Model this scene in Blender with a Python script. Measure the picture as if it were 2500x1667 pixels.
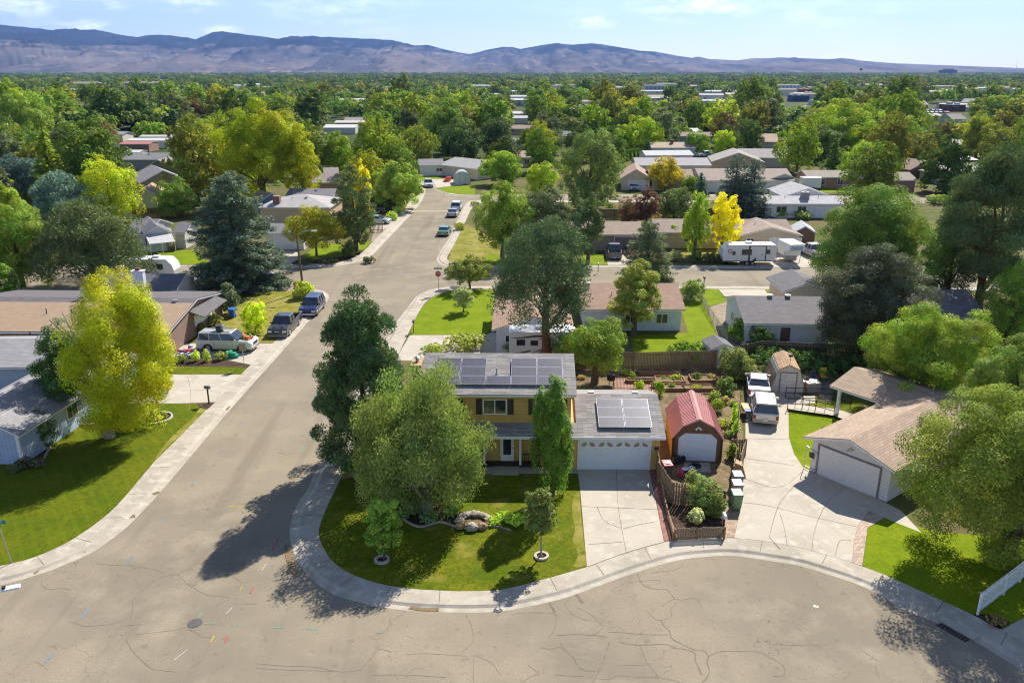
import bpy, math, random
import numpy as np
from mathutils import Vector, Matrix, noise as mnoise
random.seed(7)
scn = bpy.context.scene
for o in list(bpy.data.objects): bpy.data.objects.remove(o)
COL = scn.collection
PI = math.pi
# ---------------------------------------------------------------- camera
FOC, CX, CY, HOR, CAMH = 2000., 1250., 833.5, 172., 26.4      # measured on the 2500 px wide photograph
TH = math.atan((CY-HOR)/FOC); ST, CT = math.sin(TH), math.cos(TH)
cam = bpy.data.cameras.new('camera'); co = bpy.data.objects.new('camera', cam); COL.objects.link(co)
cam.sensor_width = 36; cam.lens = FOC/2500*36; cam.clip_start = .5; cam.clip_end = 60000
co.location = (0, 0, CAMH); co.rotation_euler = (PI/2-TH, 0, 0); scn.camera = co
# ---------------------------------------------------------------- sky, sun, exposure
SUN_EL, SUN_AZ = math.radians(43), math.radians(63)          # azimuth counted from +X towards +Y
w = bpy.data.worlds.new('World'); scn.world = w; w.use_nodes = True
nt = w.node_tree; nt.nodes.clear()
sky = nt.nodes.new('ShaderNodeTexSky'); sky.sky_type = 'NISHITA'; sky.sun_disc = False
sky.sun_elevation = SUN_EL; sky.sun_rotation = PI/2-SUN_AZ; sky.altitude = 800; sky.air_density = 1.0; sky.dust_density = .6; sky.ozone_density = 1.6
bg = nt.nodes.new('ShaderNodeBackground'); bg.inputs[1].default_value = .102
wo = nt.nodes.new('ShaderNodeOutputWorld')
tc = nt.nodes.new('ShaderNodeTexCoord'); mp = nt.nodes.new('ShaderNodeMapping'); mp.inputs['Scale'].default_value = (1.0, 1.0, 5.5)
nz = nt.nodes.new('ShaderNodeTexNoise'); nz.inputs['Scale'].default_value = 4.2; nz.inputs['Detail'].default_value = 7; nz.inputs['Roughness'].default_value = .58
cr = nt.nodes.new('ShaderNodeValToRGB'); cr.color_ramp.elements[0].position = .52; cr.color_ramp.elements[1].position = .8
cr.color_ramp.elements[1].color = (.25, .25, .25, 1)
mx = nt.nodes.new('ShaderNodeMixRGB'); mx.inputs[2].default_value = (10.5, 10.8, 11.2, 1)
L = nt.links.new
L(tc.outputs['Generated'], mp.inputs['Vector']); L(mp.outputs[0], nz.inputs['Vector']); L(nz.outputs['Fac'], cr.inputs[0])
tint = nt.nodes.new('ShaderNodeMixRGB'); tint.blend_type = 'MULTIPLY'; tint.inputs[0].default_value = 1; tint.inputs[2].default_value = (.60, .64, .74, 1)
sx = nt.nodes.new('ShaderNodeSeparateXYZ'); veil = nt.nodes.new('ShaderNodeMapRange'); L(tc.outputs['Generated'], sx.inputs[0]); L(sx.outputs[0], veil.inputs[0])
veil.inputs[1].default_value = .55; veil.inputs[2].default_value = -.35; veil.inputs[3].default_value = 0; veil.inputs[4].default_value = .04; vm = nt.nodes.new('ShaderNodeMath'); vm.operation = 'MAXIMUM'
L(veil.outputs[0], vm.inputs[0]); L(cr.outputs[0], vm.inputs[1])
def nd(t_, **k): q = nt.nodes.new('ShaderNode'+t_); [setattr(q, a, b) for a, b in k.items()]; return q
last = vm.outputs[0]; wn = nd('TexNoise'); wn.inputs['Scale'].default_value = 26; wn.inputs['Detail'].default_value = 6; wn.inputs['Roughness'].default_value = .6; mp2 = nd('Mapping'); mp2.inputs['Scale'].default_value = (1, 1, 3.2); L(tc.outputs['Generated'], mp2.inputs['Vector']); L(mp2.outputs[0], wn.inputs['Vector'])
for cx_, cy_, rr_, am in ((1440, 56, .035, .95), (1462, 48, .02, 1.), (1690, 12, .09, .6), (1760, 22, .06, .5), (205, 62, .035, .6), (30, 10, .09, .6), (540, 74, .03, .5), (820, 8, .12, .35), (230, 4, .05, .5), (455, 2, .06, .45), (2010, 30, .1, .3)):   # the few small clouds, by direction
    ax_ = (cx_-CX)/FOC; ay_ = (cy_-CY)/FOC; dv = Vector((ax_, CT-ay_*ST, -ST-ay_*CT)).normalized(); ms = nd('VectorMath', operation='MULTIPLY'); ms.inputs[1].default_value = (1, 1, 4.0); L(tc.outputs['Generated'], ms.inputs[0])
    ds = nd('VectorMath', operation='DISTANCE'); ds.inputs[1].default_value = (dv.x, dv.y, dv.z*4.0); L(ms.outputs[0], ds.inputs[0]); m1 = nd('MapRange'); m1.inputs[1].default_value = rr_; m1.inputs[2].default_value = 0; m1.inputs[3].default_value = 0; m1.inputs[4].default_value = am*1.3; L(ds.outputs['Value'], m1.inputs[0])
    m2 = nd('MapRange'); m2.inputs[1].default_value = .38; m2.inputs[2].default_value = .62; L(wn.outputs['Fac'], m2.inputs[0]); m3 = nd('Math', operation='MULTIPLY'); L(m1.outputs[0], m3.inputs[0]); L(m2.outputs[0], m3.inputs[1]); m4 = nd('Math', operation='MAXIMUM'); L(last, m4.inputs[0]); L(m3.outputs[0], m4.inputs[1]); last = m4.outputs[0]
L(last, mx.inputs[0]); L(sky.outputs[0], tint.inputs[1]); L(tint.outputs[0], mx.inputs[1]); L(mx.outputs[0], bg.inputs[0]); L(bg.outputs[0], wo.inputs[0])
sl = bpy.data.lights.new('sun', 'SUN'); sl.energy = 4.35; sl.angle = math.radians(.53); sl.color = (1, .95, .86)
so = bpy.data.objects.new('sun', sl); COL.objects.link(so)
sd = Vector((math.cos(SUN_AZ)*math.cos(SUN_EL), math.sin(SUN_AZ)*math.cos(SUN_EL), math.sin(SUN_EL)))
so.rotation_euler = (-sd).to_track_quat('-Z', 'Y').to_euler(); so.location = (0, 0, 300)
vs = scn.view_settings; vs.view_transform = 'Standard'; vs.look = 'None'; vs.exposure = .98; vs.gamma = 1
cy = scn.cycles; cy.max_bounces = 6; cy.diffuse_bounces = 4; cy.glossy_bounces = 2; cy.transmission_bounces = 3
cy.transparent_max_bounces = 8; cy.pixel_filter_type = 'BLACKMAN_HARRIS'; cy.filter_width = 1.15; cy.volume_bounces = 0; cy.use_denoising = True; cy.sample_clamp_indirect = 6
cy.caustics_reflective = False; cy.caustics_refractive = False
# ---------------------------------------------------------------- geometry helpers
G0 = .12                                                      # height of kerbed blocks above the asphalt
def P(x, y, z=G0):                                            # pixel of the photograph -> world point at height z
    u = (x-CX)/FOC; v = (y-CY)/FOC; dy = CT-v*ST; dz = -ST-v*CT; t = (z-CAMH)/dz
    return Vector((u*t, dy*t, z))
def PY(x, y, Y):                                              # pixel -> world point at distance Y
    u = (x-CX)/FOC; v = (y-CY)/FOC; t = Y/(CT-v*ST)
    return Vector((u*t, Y, CAMH+t*(-ST-v*CT)))
def pix(q):
    d = q[1]*CT+(CAMH-q[2])*ST
    return (CX+FOC*q[0]/d, CY+FOC*((CAMH-q[2])*CT-q[1]*ST)/d)
def depth(q): return q[1]*CT+(CAMH-q[2])*ST
def hgt(ytop, b): return PY(0, ytop, b[1])[2]-b[2]            # height of something whose foot is b and whose top shows at ytop
def put(o, parent=None):
    COL.objects.link(o)
    if parent: o.parent = parent
    return o
def thing(name, label, cat, loc=(0, 0, 0), rz=0, group=None, kind=None):
    o = put(bpy.data.objects.new(name, None)); o.location = loc; o.rotation_euler = (0, 0, rz); o.empty_display_size = .3
    return tag(o, label, cat, group, kind)
def tag(o, label=None, cat=None, group=None, kind=None):
    if label: o['label'] = label
    if cat: o['category'] = cat
    if group: o['group'] = group
    if kind: o['kind'] = kind
    return o
class MB:
    def __init__(s): s.v = []; s.f = []; s.m = []
    def add(s, v, f, m=0):
        n = len(s.v); s.v += [tuple(q) for q in v]; s.f += [[n+i for i in g] for g in f]; s.m += [m]*len(f); return s
    def box(s, x0, x1, y0, y1, z0, z1, m=0):
        return s.add([(x0, y0, z0), (x1, y0, z0), (x1, y1, z0), (x0, y1, z0), (x0, y0, z1), (x1, y0, z1), (x1, y1, z1), (x0, y1, z1)],
                     [(0, 3, 2, 1), (4, 5, 6, 7), (0, 1, 5, 4), (1, 2, 6, 5), (2, 3, 7, 6), (3, 0, 4, 7)], m)
    def obox(s, c, sx, sy, sz, rz=0, m=0):                    # centre of the bottom, sizes, turn
        k, q = math.cos(rz), math.sin(rz); v = []
        for z in (0, sz):
            for a, b in ((-1, -1), (1, -1), (1, 1), (-1, 1)):
                x, y = a*sx/2, b*sy/2; v.append((c[0]+x*k-y*q, c[1]+x*q+y*k, c[2]+z))
        return s.add(v, [(0, 3, 2, 1), (4, 5, 6, 7), (0, 1, 5, 4), (1, 2, 6, 5), (2, 3, 7, 6), (3, 0, 4, 7)], m)
    def tube(s, pts, rad, n=8, m=0, cap=True):
        pts = [Vector(p) for p in pts]; r = rad if isinstance(rad, (list, tuple)) else [rad]*len(pts); v = []; f = []
        for i, p in enumerate(pts):
            d = (pts[min(i+1, len(pts)-1)]-pts[max(i-1, 0)]); d = d.normalized() if d.length > 1e-6 else Vector((0, 0, 1))
            a = d.cross(Vector((0, 0, 1)) if abs(d.z) < .9 else Vector((1, 0, 0))).normalized(); b = d.cross(a)
            for k in range(n):
                t = 2*PI*k/n; v.append(p+(a*math.cos(t)+b*math.sin(t))*r[i])
        for i in range(len(pts)-1):
            for k in range(n): f.append((i*n+k, i*n+(k+1) % n, (i+1)*n+(k+1) % n, (i+1)*n+k))
        if cap: f += [tuple(range(n)), tuple((len(pts)-1)*n+k for k in reversed(range(n)))]
        return s.add(v, f, m)
    def prism(s, poly, a, b, ax='y', m=0):                    # 2-D outline (first, second coordinate) pushed along an axis
        def q(p, t): return {'y': (p[0], t, p[1]), 'x': (t, p[0], p[1]), 'z': (p[0], p[1], t)}[ax]
        n = len(poly)
        return s.add([q(p, a) for p in poly]+[q(p, b) for p in poly],
                     [tuple(range(n)), tuple(range(2*n-1, n-1, -1))]+[(i, (i+1) % n, n+(i+1) % n, n+i) for i in range(n)], m)
    def build(s, name, mat, parent=None, smooth=False, bevel=0):
        me = bpy.data.meshes.new(name); me.from_pydata(s.v, [], s.f)
        for mm in (mat if isinstance(mat, (list, tuple)) else [mat]): me.materials.append(mm)
        me.polygons.foreach_set('material_index', s.m)
        import bmesh
        b = bmesh.new(); b.from_mesh(me); bmesh.ops.recalc_face_normals(b, faces=b.faces)
        if bevel: bmesh.ops.bevel(b, geom=[e for e in b.edges if e.calc_face_angle(0) > .5], offset=bevel, segments=2, affect='EDGES', profile=.6)
        b.to_mesh(me); b.free()
        if smooth: me.polygons.foreach_set('use_smooth', [True]*len(me.polygons))
        me.update(); return put(bpy.data.objects.new(name, me), parent)
def catmull(pts, k=6):
    pts = [Vector((p[0], p[1], p[2] if len(p) > 2 else 0)) for p in pts]; out = []
    for i in range(len(pts)-1):
        a, b, c, d = pts[max(i-1, 0)], pts[i], pts[i+1], pts[min(i+2, len(pts)-1)]
        for j in range(k):
            t = j/k; out.append(.5*((2*b)+(c-a)*t+(2*a-5*b+4*c-d)*t*t+(3*b-a-3*c+d)*t**3))
    out.append(pts[-1]); return out
# ---------------------------------------------------------------- materials
def lin(r, g, b, k=1.):
    f = lambda c: (c/255/12.92 if c/255 <= .04045 else ((c/255+.055)/1.055)**2.4)*k
    return (f(r), f(g), f(b), 1)
MATS = {}
def N(nt, t, **kw):
    n = nt.nodes.new('ShaderNode'+t)
    for k, v in kw.items():
        if k in n.inputs: n.inputs[k].default_value = v
        else: setattr(n, k, v)
    return n
def newmat(name):
    m = bpy.data.materials.new(name); m.use_nodes = True; t = m.node_tree; b = t.nodes['Principled BSDF']; return m, t, b
def noisemix(t, vec, col_a, col_b, scale, lo=.35, hi=.65, detail=5, rough=.55):
    n = N(t, 'TexNoise', Scale=scale, Detail=detail, Roughness=rough); t.links.new(vec, n.inputs['Vector'])
    r = N(t, 'MapRange'); r.inputs[1].default_value = lo; r.inputs[2].default_value = hi; t.links.new(n.outputs['Fac'], r.inputs[0])
    x = N(t, 'MixRGB'); t.links.new(r.outputs[0], x.inputs[0])
    for i, c in ((1, col_a), (2, col_b)):
        if isinstance(c, tuple): x.inputs[i].default_value = c
        else: t.links.new(c, x.inputs[i])
    return x.outputs[0]
def sh(c, k): return (min(c[0]*k, 1), min(c[1]*k, 1), min(c[2]*k, 1), 1)
def plain(name, c, rough=.6, metal=0, var=.14, scale=3., coat=0):
    if name in MATS: return MATS[name]
    m, t, b = newmat(name); tcn = N(t, 'TexCoord')
    o = noisemix(t, tcn.outputs['Object'], sh(c, 1-var), sh(c, 1+var), scale)
    t.links.new(o, b.inputs['Base Color']); b.inputs['Roughness'].default_value = rough; b.inputs['Metallic'].default_value = metal
    if coat: b.inputs['Coat Weight'].default_value = coat
    MATS[name] = m; return m
def shingle(name, c, swap=False, w_=.6, h_=.2, var=.15):
    if name in MATS: return MATS[name]
    m, t, b = newmat(name); tcn = N(t, 'TexCoord'); mpn = N(t, 'Mapping')
    if swap: mpn.inputs['Rotation'].default_value = (0, 0, PI/2)
    t.links.new(tcn.outputs['Object'], mpn.inputs[0])
    br = N(t, 'TexBrick'); br.offset = .5; br.inputs['Color1'].default_value = sh(c, 1-var); br.inputs['Color2'].default_value = sh(c, 1+var)
    br.inputs['Mortar'].default_value = sh(c, .55); br.inputs['Scale'].default_value = 1; br.inputs['Brick Width'].default_value = w_
    br.inputs['Row Height'].default_value = h_; br.inputs['Mortar Size'].default_value = .018; br.inputs['Mortar Smooth'].default_value = .4
    br.inputs['Bias'].default_value = .1
    t.links.new(mpn.outputs[0], br.inputs['Vector'])
    o = noisemix(t, mpn.outputs[0], br.outputs['Color'], sh(c, .82), .6, .48, .75)
    t.links.new(o, b.inputs['Base Color']); b.inputs['Roughness'].default_value = .9
    MATS[name] = m; return m
def lines(name, c, ax='z', step=.2, dark=.6, wd=.1, rough=.55, metal=0, var=.08):   # boards: dark joint every step metres
    if name in MATS: return MATS[name]
    m, t, b = newmat(name); tcn = N(t, 'TexCoord'); sp = N(t, 'SeparateXYZ'); t.links.new(tcn.outputs['Object'], sp.inputs[0])
    src = sp.outputs[0 if ax == 'h' else 'XYZ'.index(ax.upper())]
    if ax == 'h':
        ad = N(t, 'Math', operation='ADD'); t.links.new(sp.outputs[0], ad.inputs[0]); t.links.new(sp.outputs[1], ad.inputs[1]); src = ad.outputs[0]
    d = N(t, 'Math', operation='DIVIDE'); d.inputs[1].default_value = step; t.links.new(src, d.inputs[0])
    fr = N(t, 'Math', operation='FRACT'); t.links.new(d.outputs[0], fr.inputs[0])
    lt = N(t, 'Math', operation='LESS_THAN'); lt.inputs[1].default_value = wd; t.links.new(fr.outputs[0], lt.inputs[0])
    base = noisemix(t, tcn.outputs['Object'], sh(c, 1-var), sh(c, 1+var), 1.7)
    x = N(t, 'MixRGB'); t.links.new(lt.outputs[0], x.inputs[0]); t.links.new(base, x.inputs[1]); x.inputs[2].default_value = sh(c, dark)
    t.links.new(x.outputs[0], b.inputs['Base Color']); b.inputs['Roughness'].default_value = rough; b.inputs['Metallic'].default_value = metal
    MATS[name] = m; return m
def linesh(name, c, step=.2, **k): 
    return lines(name, c, 'z', step, **k)
def brick(name, c, mort, bw=.22, bh=.08):
    if name in MATS: return MATS[name]
    m, t, b = newmat(name); tcn = N(t, 'TexCoord'); sp = N(t, 'SeparateXYZ'); t.links.new(tcn.outputs['Object'], sp.inputs[0])
    ad = N(t, 'Math', operation='ADD'); t.links.new(sp.outputs[0], ad.inputs[0]); t.links.new(sp.outputs[1], ad.inputs[1])
    cb = N(t, 'CombineXYZ'); t.links.new(ad.outputs[0], cb.inputs[0]); t.links.new(sp.outputs[2], cb.inputs[1])
    br = N(t, 'TexBrick'); br.inputs['Color1'].default_value = sh(c, .75); br.inputs['Color2'].default_value = sh(c, 1.25); br.inputs['Mortar'].default_value = mort
    br.inputs['Scale'].default_value = 1; br.inputs['Brick Width'].default_value = bw; br.inputs['Row Height'].default_value = bh; br.inputs['Mortar Size'].default_value = .012
    t.links.new(cb.outputs[0], br.inputs['Vector']); t.links.new(br.outputs[0], b.inputs['Base Color']); b.inputs['Roughness'].default_value = .85
    MATS[name] = m; return m
def pavers(name, c, s=.25):
    if name in MATS: return MATS[name]
    m, t, b = newmat(name); tcn = N(t, 'TexCoord')
    br = N(t, 'TexBrick'); br.inputs['Color1'].default_value = sh(c, .75); br.inputs['Color2'].default_value = sh(c, 1.25); br.inputs['Mortar'].default_value = sh(c, .5)
    br.inputs['Scale'].default_value = 1; br.inputs['Brick Width'].default_value = s; br.inputs['Row Height'].default_value = s*.6; br.inputs['Mortar Size'].default_value = .012
    t.links.new(tcn.outputs['Object'], br.inputs['Vector']); t.links.new(br.outputs[0], b.inputs['Base Color']); b.inputs['Roughness'].default_value = .85
    MATS[name] = m; return m
def ground(name, cols, scales, bump=.0, bscale=8, stripes=None, rough=.95, patch=None, cracks=False):
    # several octaves of noise, one colour pair per octave
    m, t, b = newmat(name); tcn = N(t, 'TexCoord'); vec = tcn.outputs['Object']; o = cols[0]
    for c, (s, lo, hi) in zip(cols[1:], scales): o = noisemix(t, vec, o, c, s, lo, hi, 6, .6)
    if stripes:                                               # mowing stripes: real alternation of the blades' lay
        ang, wd, amt = stripes; mpn = N(t, 'Mapping'); mpn.inputs['Rotation'].default_value = (0, 0, ang); t.links.new(vec, mpn.inputs[0])
        wv = N(t, 'TexWave', Scale=wd, Distortion=1.2, Detail=2); wv.inputs['Detail Scale'].default_value = .6; t.links.new(mpn.outputs[0], wv.inputs['Vector'])
        r = N(t, 'MapRange'); r.inputs[1].default_value = .55; r.inputs[2].default_value = 1; r.inputs[4].default_value = amt; t.links.new(wv.outputs['Fac'], r.inputs[0])
        x = N(t, 'MixRGB'); t.links.new(r.outputs[0], x.inputs[0]); t.links.new(o, x.inputs[1]); x.inputs[2].default_value = stripes_col; o = x.outputs[0]
    if cracks:                                                # wheel-worn lanes along the street
        mpn = N(t, 'Mapping'); mpn.inputs['Scale'].default_value = (.55, .03, 1); t.links.new(vec, mpn.inputs[0]); o = noisemix(t, mpn.outputs[0], o, cols[-1], 1., .56, .95, 3, .5)
    if cracks:                                                # hairline crazing of old asphalt
        wn = N(t, 'TexNoise', Scale=.35, Detail=4); t.links.new(vec, wn.inputs['Vector'])
        va = N(t, 'VectorMath', operation='SCALE'); va.inputs['Scale'].default_value = 5.; t.links.new(wn.outputs['Color'], va.inputs[0])
        vb = N(t, 'VectorMath', operation='ADD'); t.links.new(vec, vb.inputs[0]); t.links.new(va.outputs[0], vb.inputs[1])
        for vsz, wdt, mk in ((.28, .005, .5), (1.0, .010, .62)):
            vo = N(t, 'TexVoronoi', Scale=vsz); vo.feature = 'DISTANCE_TO_EDGE'; t.links.new(vb.outputs[0], vo.inputs['Vector'])
            r = N(t, 'MapRange'); r.inputs[1].default_value = wdt*.4; r.inputs[2].default_value = wdt; r.inputs[3].default_value = 1; r.inputs[4].default_value = 0; t.links.new(vo.outputs['Distance'], r.inputs[0])
            mk_ = N(t, 'TexNoise', Scale=.16, Detail=3); t.links.new(vec, mk_.inputs['Vector'])
            r2 = N(t, 'MapRange'); r2.inputs[1].default_value = mk-.05; r2.inputs[2].default_value = mk+.08; r2.inputs[4].default_value = .7; t.links.new(mk_.outputs['Fac'], r2.inputs[0])
            ml = N(t, 'Math', operation='MULTIPLY'); t.links.new(r.outputs[0], ml.inputs[0]); t.links.new(r2.outputs[0], ml.inputs[1])
            x = N(t, 'MixRGB'); t.links.new(ml.outputs[0], x.inputs[0]); t.links.new(o, x.inputs[1]); x.inputs[2].default_value = sh(cols[0], .42); o = x.outputs[0]
    t.links.new(o, b.inputs['Base Color']); b.inputs['Roughness'].default_value = rough; b.inputs['Specular IOR Level'].default_value = .08
    if bump:
        n = N(t, 'TexNoise', Scale=bscale, Detail=5, Roughness=.65); t.links.new(vec, n.inputs['Vector'])
        bp = N(t, 'Bump', Strength=1, Distance=bump); t.links.new(n.outputs['Fac'], bp.inputs['Height']); t.links.new(bp.outputs[0], b.inputs['Normal'])
    MATS[name] = m; return m
K = .62                                                       # photographed sunlit colour -> albedo
GR = (lin(104, 130, 18, K), lin(150, 150, 34, K), lin(94, 104, 16, K))
stripes_col = lin(165, 175, 40, K)
m_lawn = ground('lawn_grass', [GR[0], GR[1], GR[2], lin(176, 164, 78, K), lin(74, 84, 12, K)], [(.5, .35, .65), (3.5, .4, .75), (.45, .56, .72), (14, .5, .8)], .05, 14)
m_lawnb = ground('bright_lawn_grass', [lin(132, 156, 12, K), lin(156, 172, 24, K), lin(106, 132, 10, K), lin(104, 126, 10, K)], [(.6, .35, .65), (4, .5, .8), (14, .5, .8)], .05, 14)
m_lawns = ground('striped_lawn_grass', [lin(100, 124, 14, K), lin(132, 136, 24, K), GR[2], lin(74, 84, 12, K)], [(.4, .35, .65), (3.5, .45, .75), (14, .5, .8)], .05, 14, stripes=(math.radians(-35), .42, .09))
m_lawnd = ground('dry_lawn_grass', [lin(150, 150, 52, K), lin(185, 170, 92, K), lin(110, 128, 20, K), lin(190, 165, 105, K)], [(.45, .4, .6), (1.6, .5, .7), (5, .58, .8)], .05, 14)
m_yard = ground('yard_ground', [lin(128, 118, 78, K), lin(104, 116, 44, K), lin(150, 132, 100, K), lin(80, 84, 40, K)], [(.08, .42, .58), (.5, .5, .7), (3, .5, .8)], .04, 6)
m_base = ground('far_ground', [lin(92, 100, 52, K), lin(74, 92, 40, K), lin(140, 130, 95, K), lin(64, 82, 40, K)], [(.012, .45, .55), (.03, .55, .66), (.2, .5, .8)])
m_dirt = ground('bare_soil', [lin(160, 138, 106, K), lin(128, 112, 80, K), lin(186, 162, 126, K), lin(112, 92, 66, K)], [(.6, .4, .6), (2.5, .5, .7), (7, .55, .8)], .05, 8)
m_mulch = ground('mulch', [lin(86, 68, 56, K), lin(120, 98, 82, K), lin(60, 50, 44, K)], [(3, .4, .6), (12, .5, .7)], .06, 12)
m_gravel = ground('gravel', [lin(190, 172, 148, K), lin(160, 142, 120, K), lin(210, 195, 172, K)], [(2, .4, .6), (12, .5, .7)], .03, 14)
m_asph = ground('old_asphalt', [lin(184, 170, 146, K), lin(156, 145, 128, K), lin(196, 182, 156, K), lin(166, 153, 130, K), lin(130, 120, 106, K)],
                [(.09, .44, .6), (.3, .5, .66), (9, .25, .8), (1.6, .6, .85)], .012, 30, cracks=True, rough=.85)
m_conc = ground('concrete', [lin(218, 206, 186, K), lin(200, 188, 168, K), lin(228, 218, 200, K), lin(176, 162, 142, K)], [(.35, .42, .6), (1.3, .5, .66), (4, .62, .78)], .004, 20, rough=.8)
m_conc2 = ground('bright_concrete', [lin(224, 212, 192, K), lin(210, 198, 178, K), lin(232, 222, 204, K), lin(190, 176, 155, K)], [(.3, .42, .6), (1.2, .5, .66), (4, .62, .78)], .004, 20, rough=.8)
m_joint = plain('dark_joint_line', lin(150, 136, 116, K), .95)  # darker line colour of the concrete joints
m_crack = plain('crack_sealant', lin(146, 132, 112, K), .95)
m_white = plain('white_paint', (.82, .82, .83, 1), .5, var=.05)
m_dark = plain('dark_metal', (.02, .02, .022, 1), .5)
m_glass = plain('window_glass', (.03, .04, .05, 1), .06, var=.3); m_glass.node_tree.nodes['Principled BSDF'].inputs['Specular IOR Level'].default_value = .8
m_tyre = plain('tyre_rubber', (.018, .018, .018, 1), .85)
m_chrome = plain('bright_metal', (.6, .6, .62, 1), .25, .9)
m_steel = plain('galvanised_steel', (.42, .43, .44, 1), .4, .7)
m_wood = lines('weathered_fence_boards', lin(178, 156, 128, K), 'h', .14, .5, .14)
m_woodl = plain('old_timber', lin(176, 140, 104, K), .85, var=.25, scale=4)
m_bark = plain('grey_bark', lin(120, 104, 88, K), .95, var=.35, scale=6)
m_barkr = plain('orange_brown_bark', lin(150, 105, 72, K), .95, var=.35, scale=5)
m_barkw = plain('pale_bark', lin(190, 180, 165, K), .9, var=.25, scale=6)
# ---------------------------------------------------------------- the ground, street and blocks
def sheet(name, pts, z, mat, px=True, kind='structure', label=None, cat=None, smooth=0):
    q = [P(a, b, z) for a, b in pts] if px else [Vector((a, b, z)) for a, b in pts]
    if smooth: q = catmull(q+[q[0]], smooth)[:-1]
    me = bpy.data.meshes.new(name); me.from_pydata(q, [], [list(range(len(q)))]); me.materials.append(mat)
    import bmesh
    b = bmesh.new(); b.from_mesh(me); bmesh.ops.triangulate(b, faces=b.faces); bmesh.ops.recalc_face_normals(b, faces=b.faces)
    for f in b.faces:
        if f.normal.z < 0: f.normal_flip()
    b.to_mesh(me); b.free()
    return tag(put(bpy.data.objects.new(name, me)), label, cat, kind=kind)
sheet('ground', [(-15900, -300), (15900, -300), (15900, 19500), (-15900, 19500)], 0, m_base, px=False)
sheet('road', [(-260, 8), (260, 8), (260, 225), (-260, 225)], .004, m_asph, px=False)
SA = [((-420,1480),(-420,1432)),((-120,1450),(-120,1405)),((0,1428),(-12,1383)),((83,1405.5),(63,1366)),((149,1382),(115,1347)),((223,1349),(165,1323)),((268,1319),(200,1301)),
 ((310,1286),(232,1279)),((351,1245),(272,1246)),((387,1206),(310,1206)),((455,1127),(376.5,1127)),((536,1030),(474,1030)),((625,929),(573,929)),((687,860),(643,860)),
 ((740,800),(703,800)),((778,757),(742,757)),((797,738),(757,737)),((803,724),(765,727)),((795,713),(765,718)),((772,706.5),(753,711.5)),((740,703),(735,709.5)),((700,701),(700,708.5)),
 ((600,700),(600,707)),((400,700),(400,707)),((-600,703),(-600,710))]
SB = [((3100,704),(3100,711)),((2000,700),(2000,706.5)),((1721,698.5),(1721,705)),((1400,698.5),(1400,705)),((1205,698.5),(1205,705)),((1115,699),(1120,707)),((1080,702),(1086,713)),((1046,709),(1062,722)),
 ((1016,725),(1042,735)),((996,750),(1028,753)),((975,777),(1014,778)),((960,797),(1005,797)),((905,896),(958,896)),((840,1018),(900,1018)),((772,1148),(841,1148)),((751,1194),(819,1194)),
 ((731,1222),(804,1224)),((715,1258),(789,1260)),((707,1292),(779,1292)),((710,1325),(781,1318)),((723,1361),(793,1343)),((740,1390),(808,1365)),((768,1420),(832,1386)),((804,1444),(862,1402)),((848,1462),(898,1415.5)),
 ((911,1478),(940,1427)),((967,1487),(985,1434)),((1027,1492),(1035,1438.5)),((1116,1495),(1116,1442)),((1191,1494),(1185,1441)),((1250,1488),(1238,1436)),((1369,1462),(1343,1409)),((1458,1431),(1428,1384.5)),
 ((1536,1402.5),(1505,1357)),((1607,1380),(1585,1332)),((1652,1368),(1636,1320)),((1697,1361),(1690,1314.5)),((1771,1356),(1771,1312.5)),((1831,1361),(1838,1316.5)),((1875,1368),(1886,1323)),((1949,1380),(1965,1338)),
 ((2024,1402.5),(2045,1361)),((2098,1428),(2118,1386.5)),((2143,1450),(2165,1404)),((2203,1486),(2240,1438)),((2307,1528),(2335,1481)),((2381,1566),(2410,1517)),((2441,1602),(2470,1549)),((2500,1640),(2530,1580)),((2700,1775),(2740,1705)),((2950,1960),(3000,1880))]
SC = [((-600,658),(-600,649)),((300,655),(300,647.5)),((640,655),(640,647)),((720,654),(720,645)),((812,650.5),(806,642)),((855,644),(842,637)),((893,633),(872,624)),((912,620),(890,611)),((946,585),(917,583)),((979,550),(948,550)),((1008,519),(977,520)),((1024,500),(994,500)),((1036,478),(1008,478)),((1040,455),(1014,455)),((1040,425),(1016,425))]
SD = [((1900,491),(1900,496)),((1300,489),(1300,494)),((1165,489),(1180,496)),((1142,494),(1160,502)),((1131,507),(1150,512)),((1120.6,528.6),(1140,533)),((1107,558),(1127,560)),((1096.5,582),(1116,583)),((1080,606),(1104,606)),((1068,627),(1093,625)),((1067,637),(1093,635)),((1080,647),(1103,640)),
 ((1110,653),(1125,644.5)),((1200,655),(1200,647)),((1432,656),(1432,648)),((1875,656),(1875,648)),((3100,660),(3100,651))]
SE = [((1046,420),(1062,420)),((1050,440),(1066,438)),((1064,461),(1075,457)),((1082,472),(1090,468)),((1107,478),(1112,474)),((1145,480),(1146,476)),((1300,480),(1300,476)),((1900,479),(1900,475))]
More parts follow.
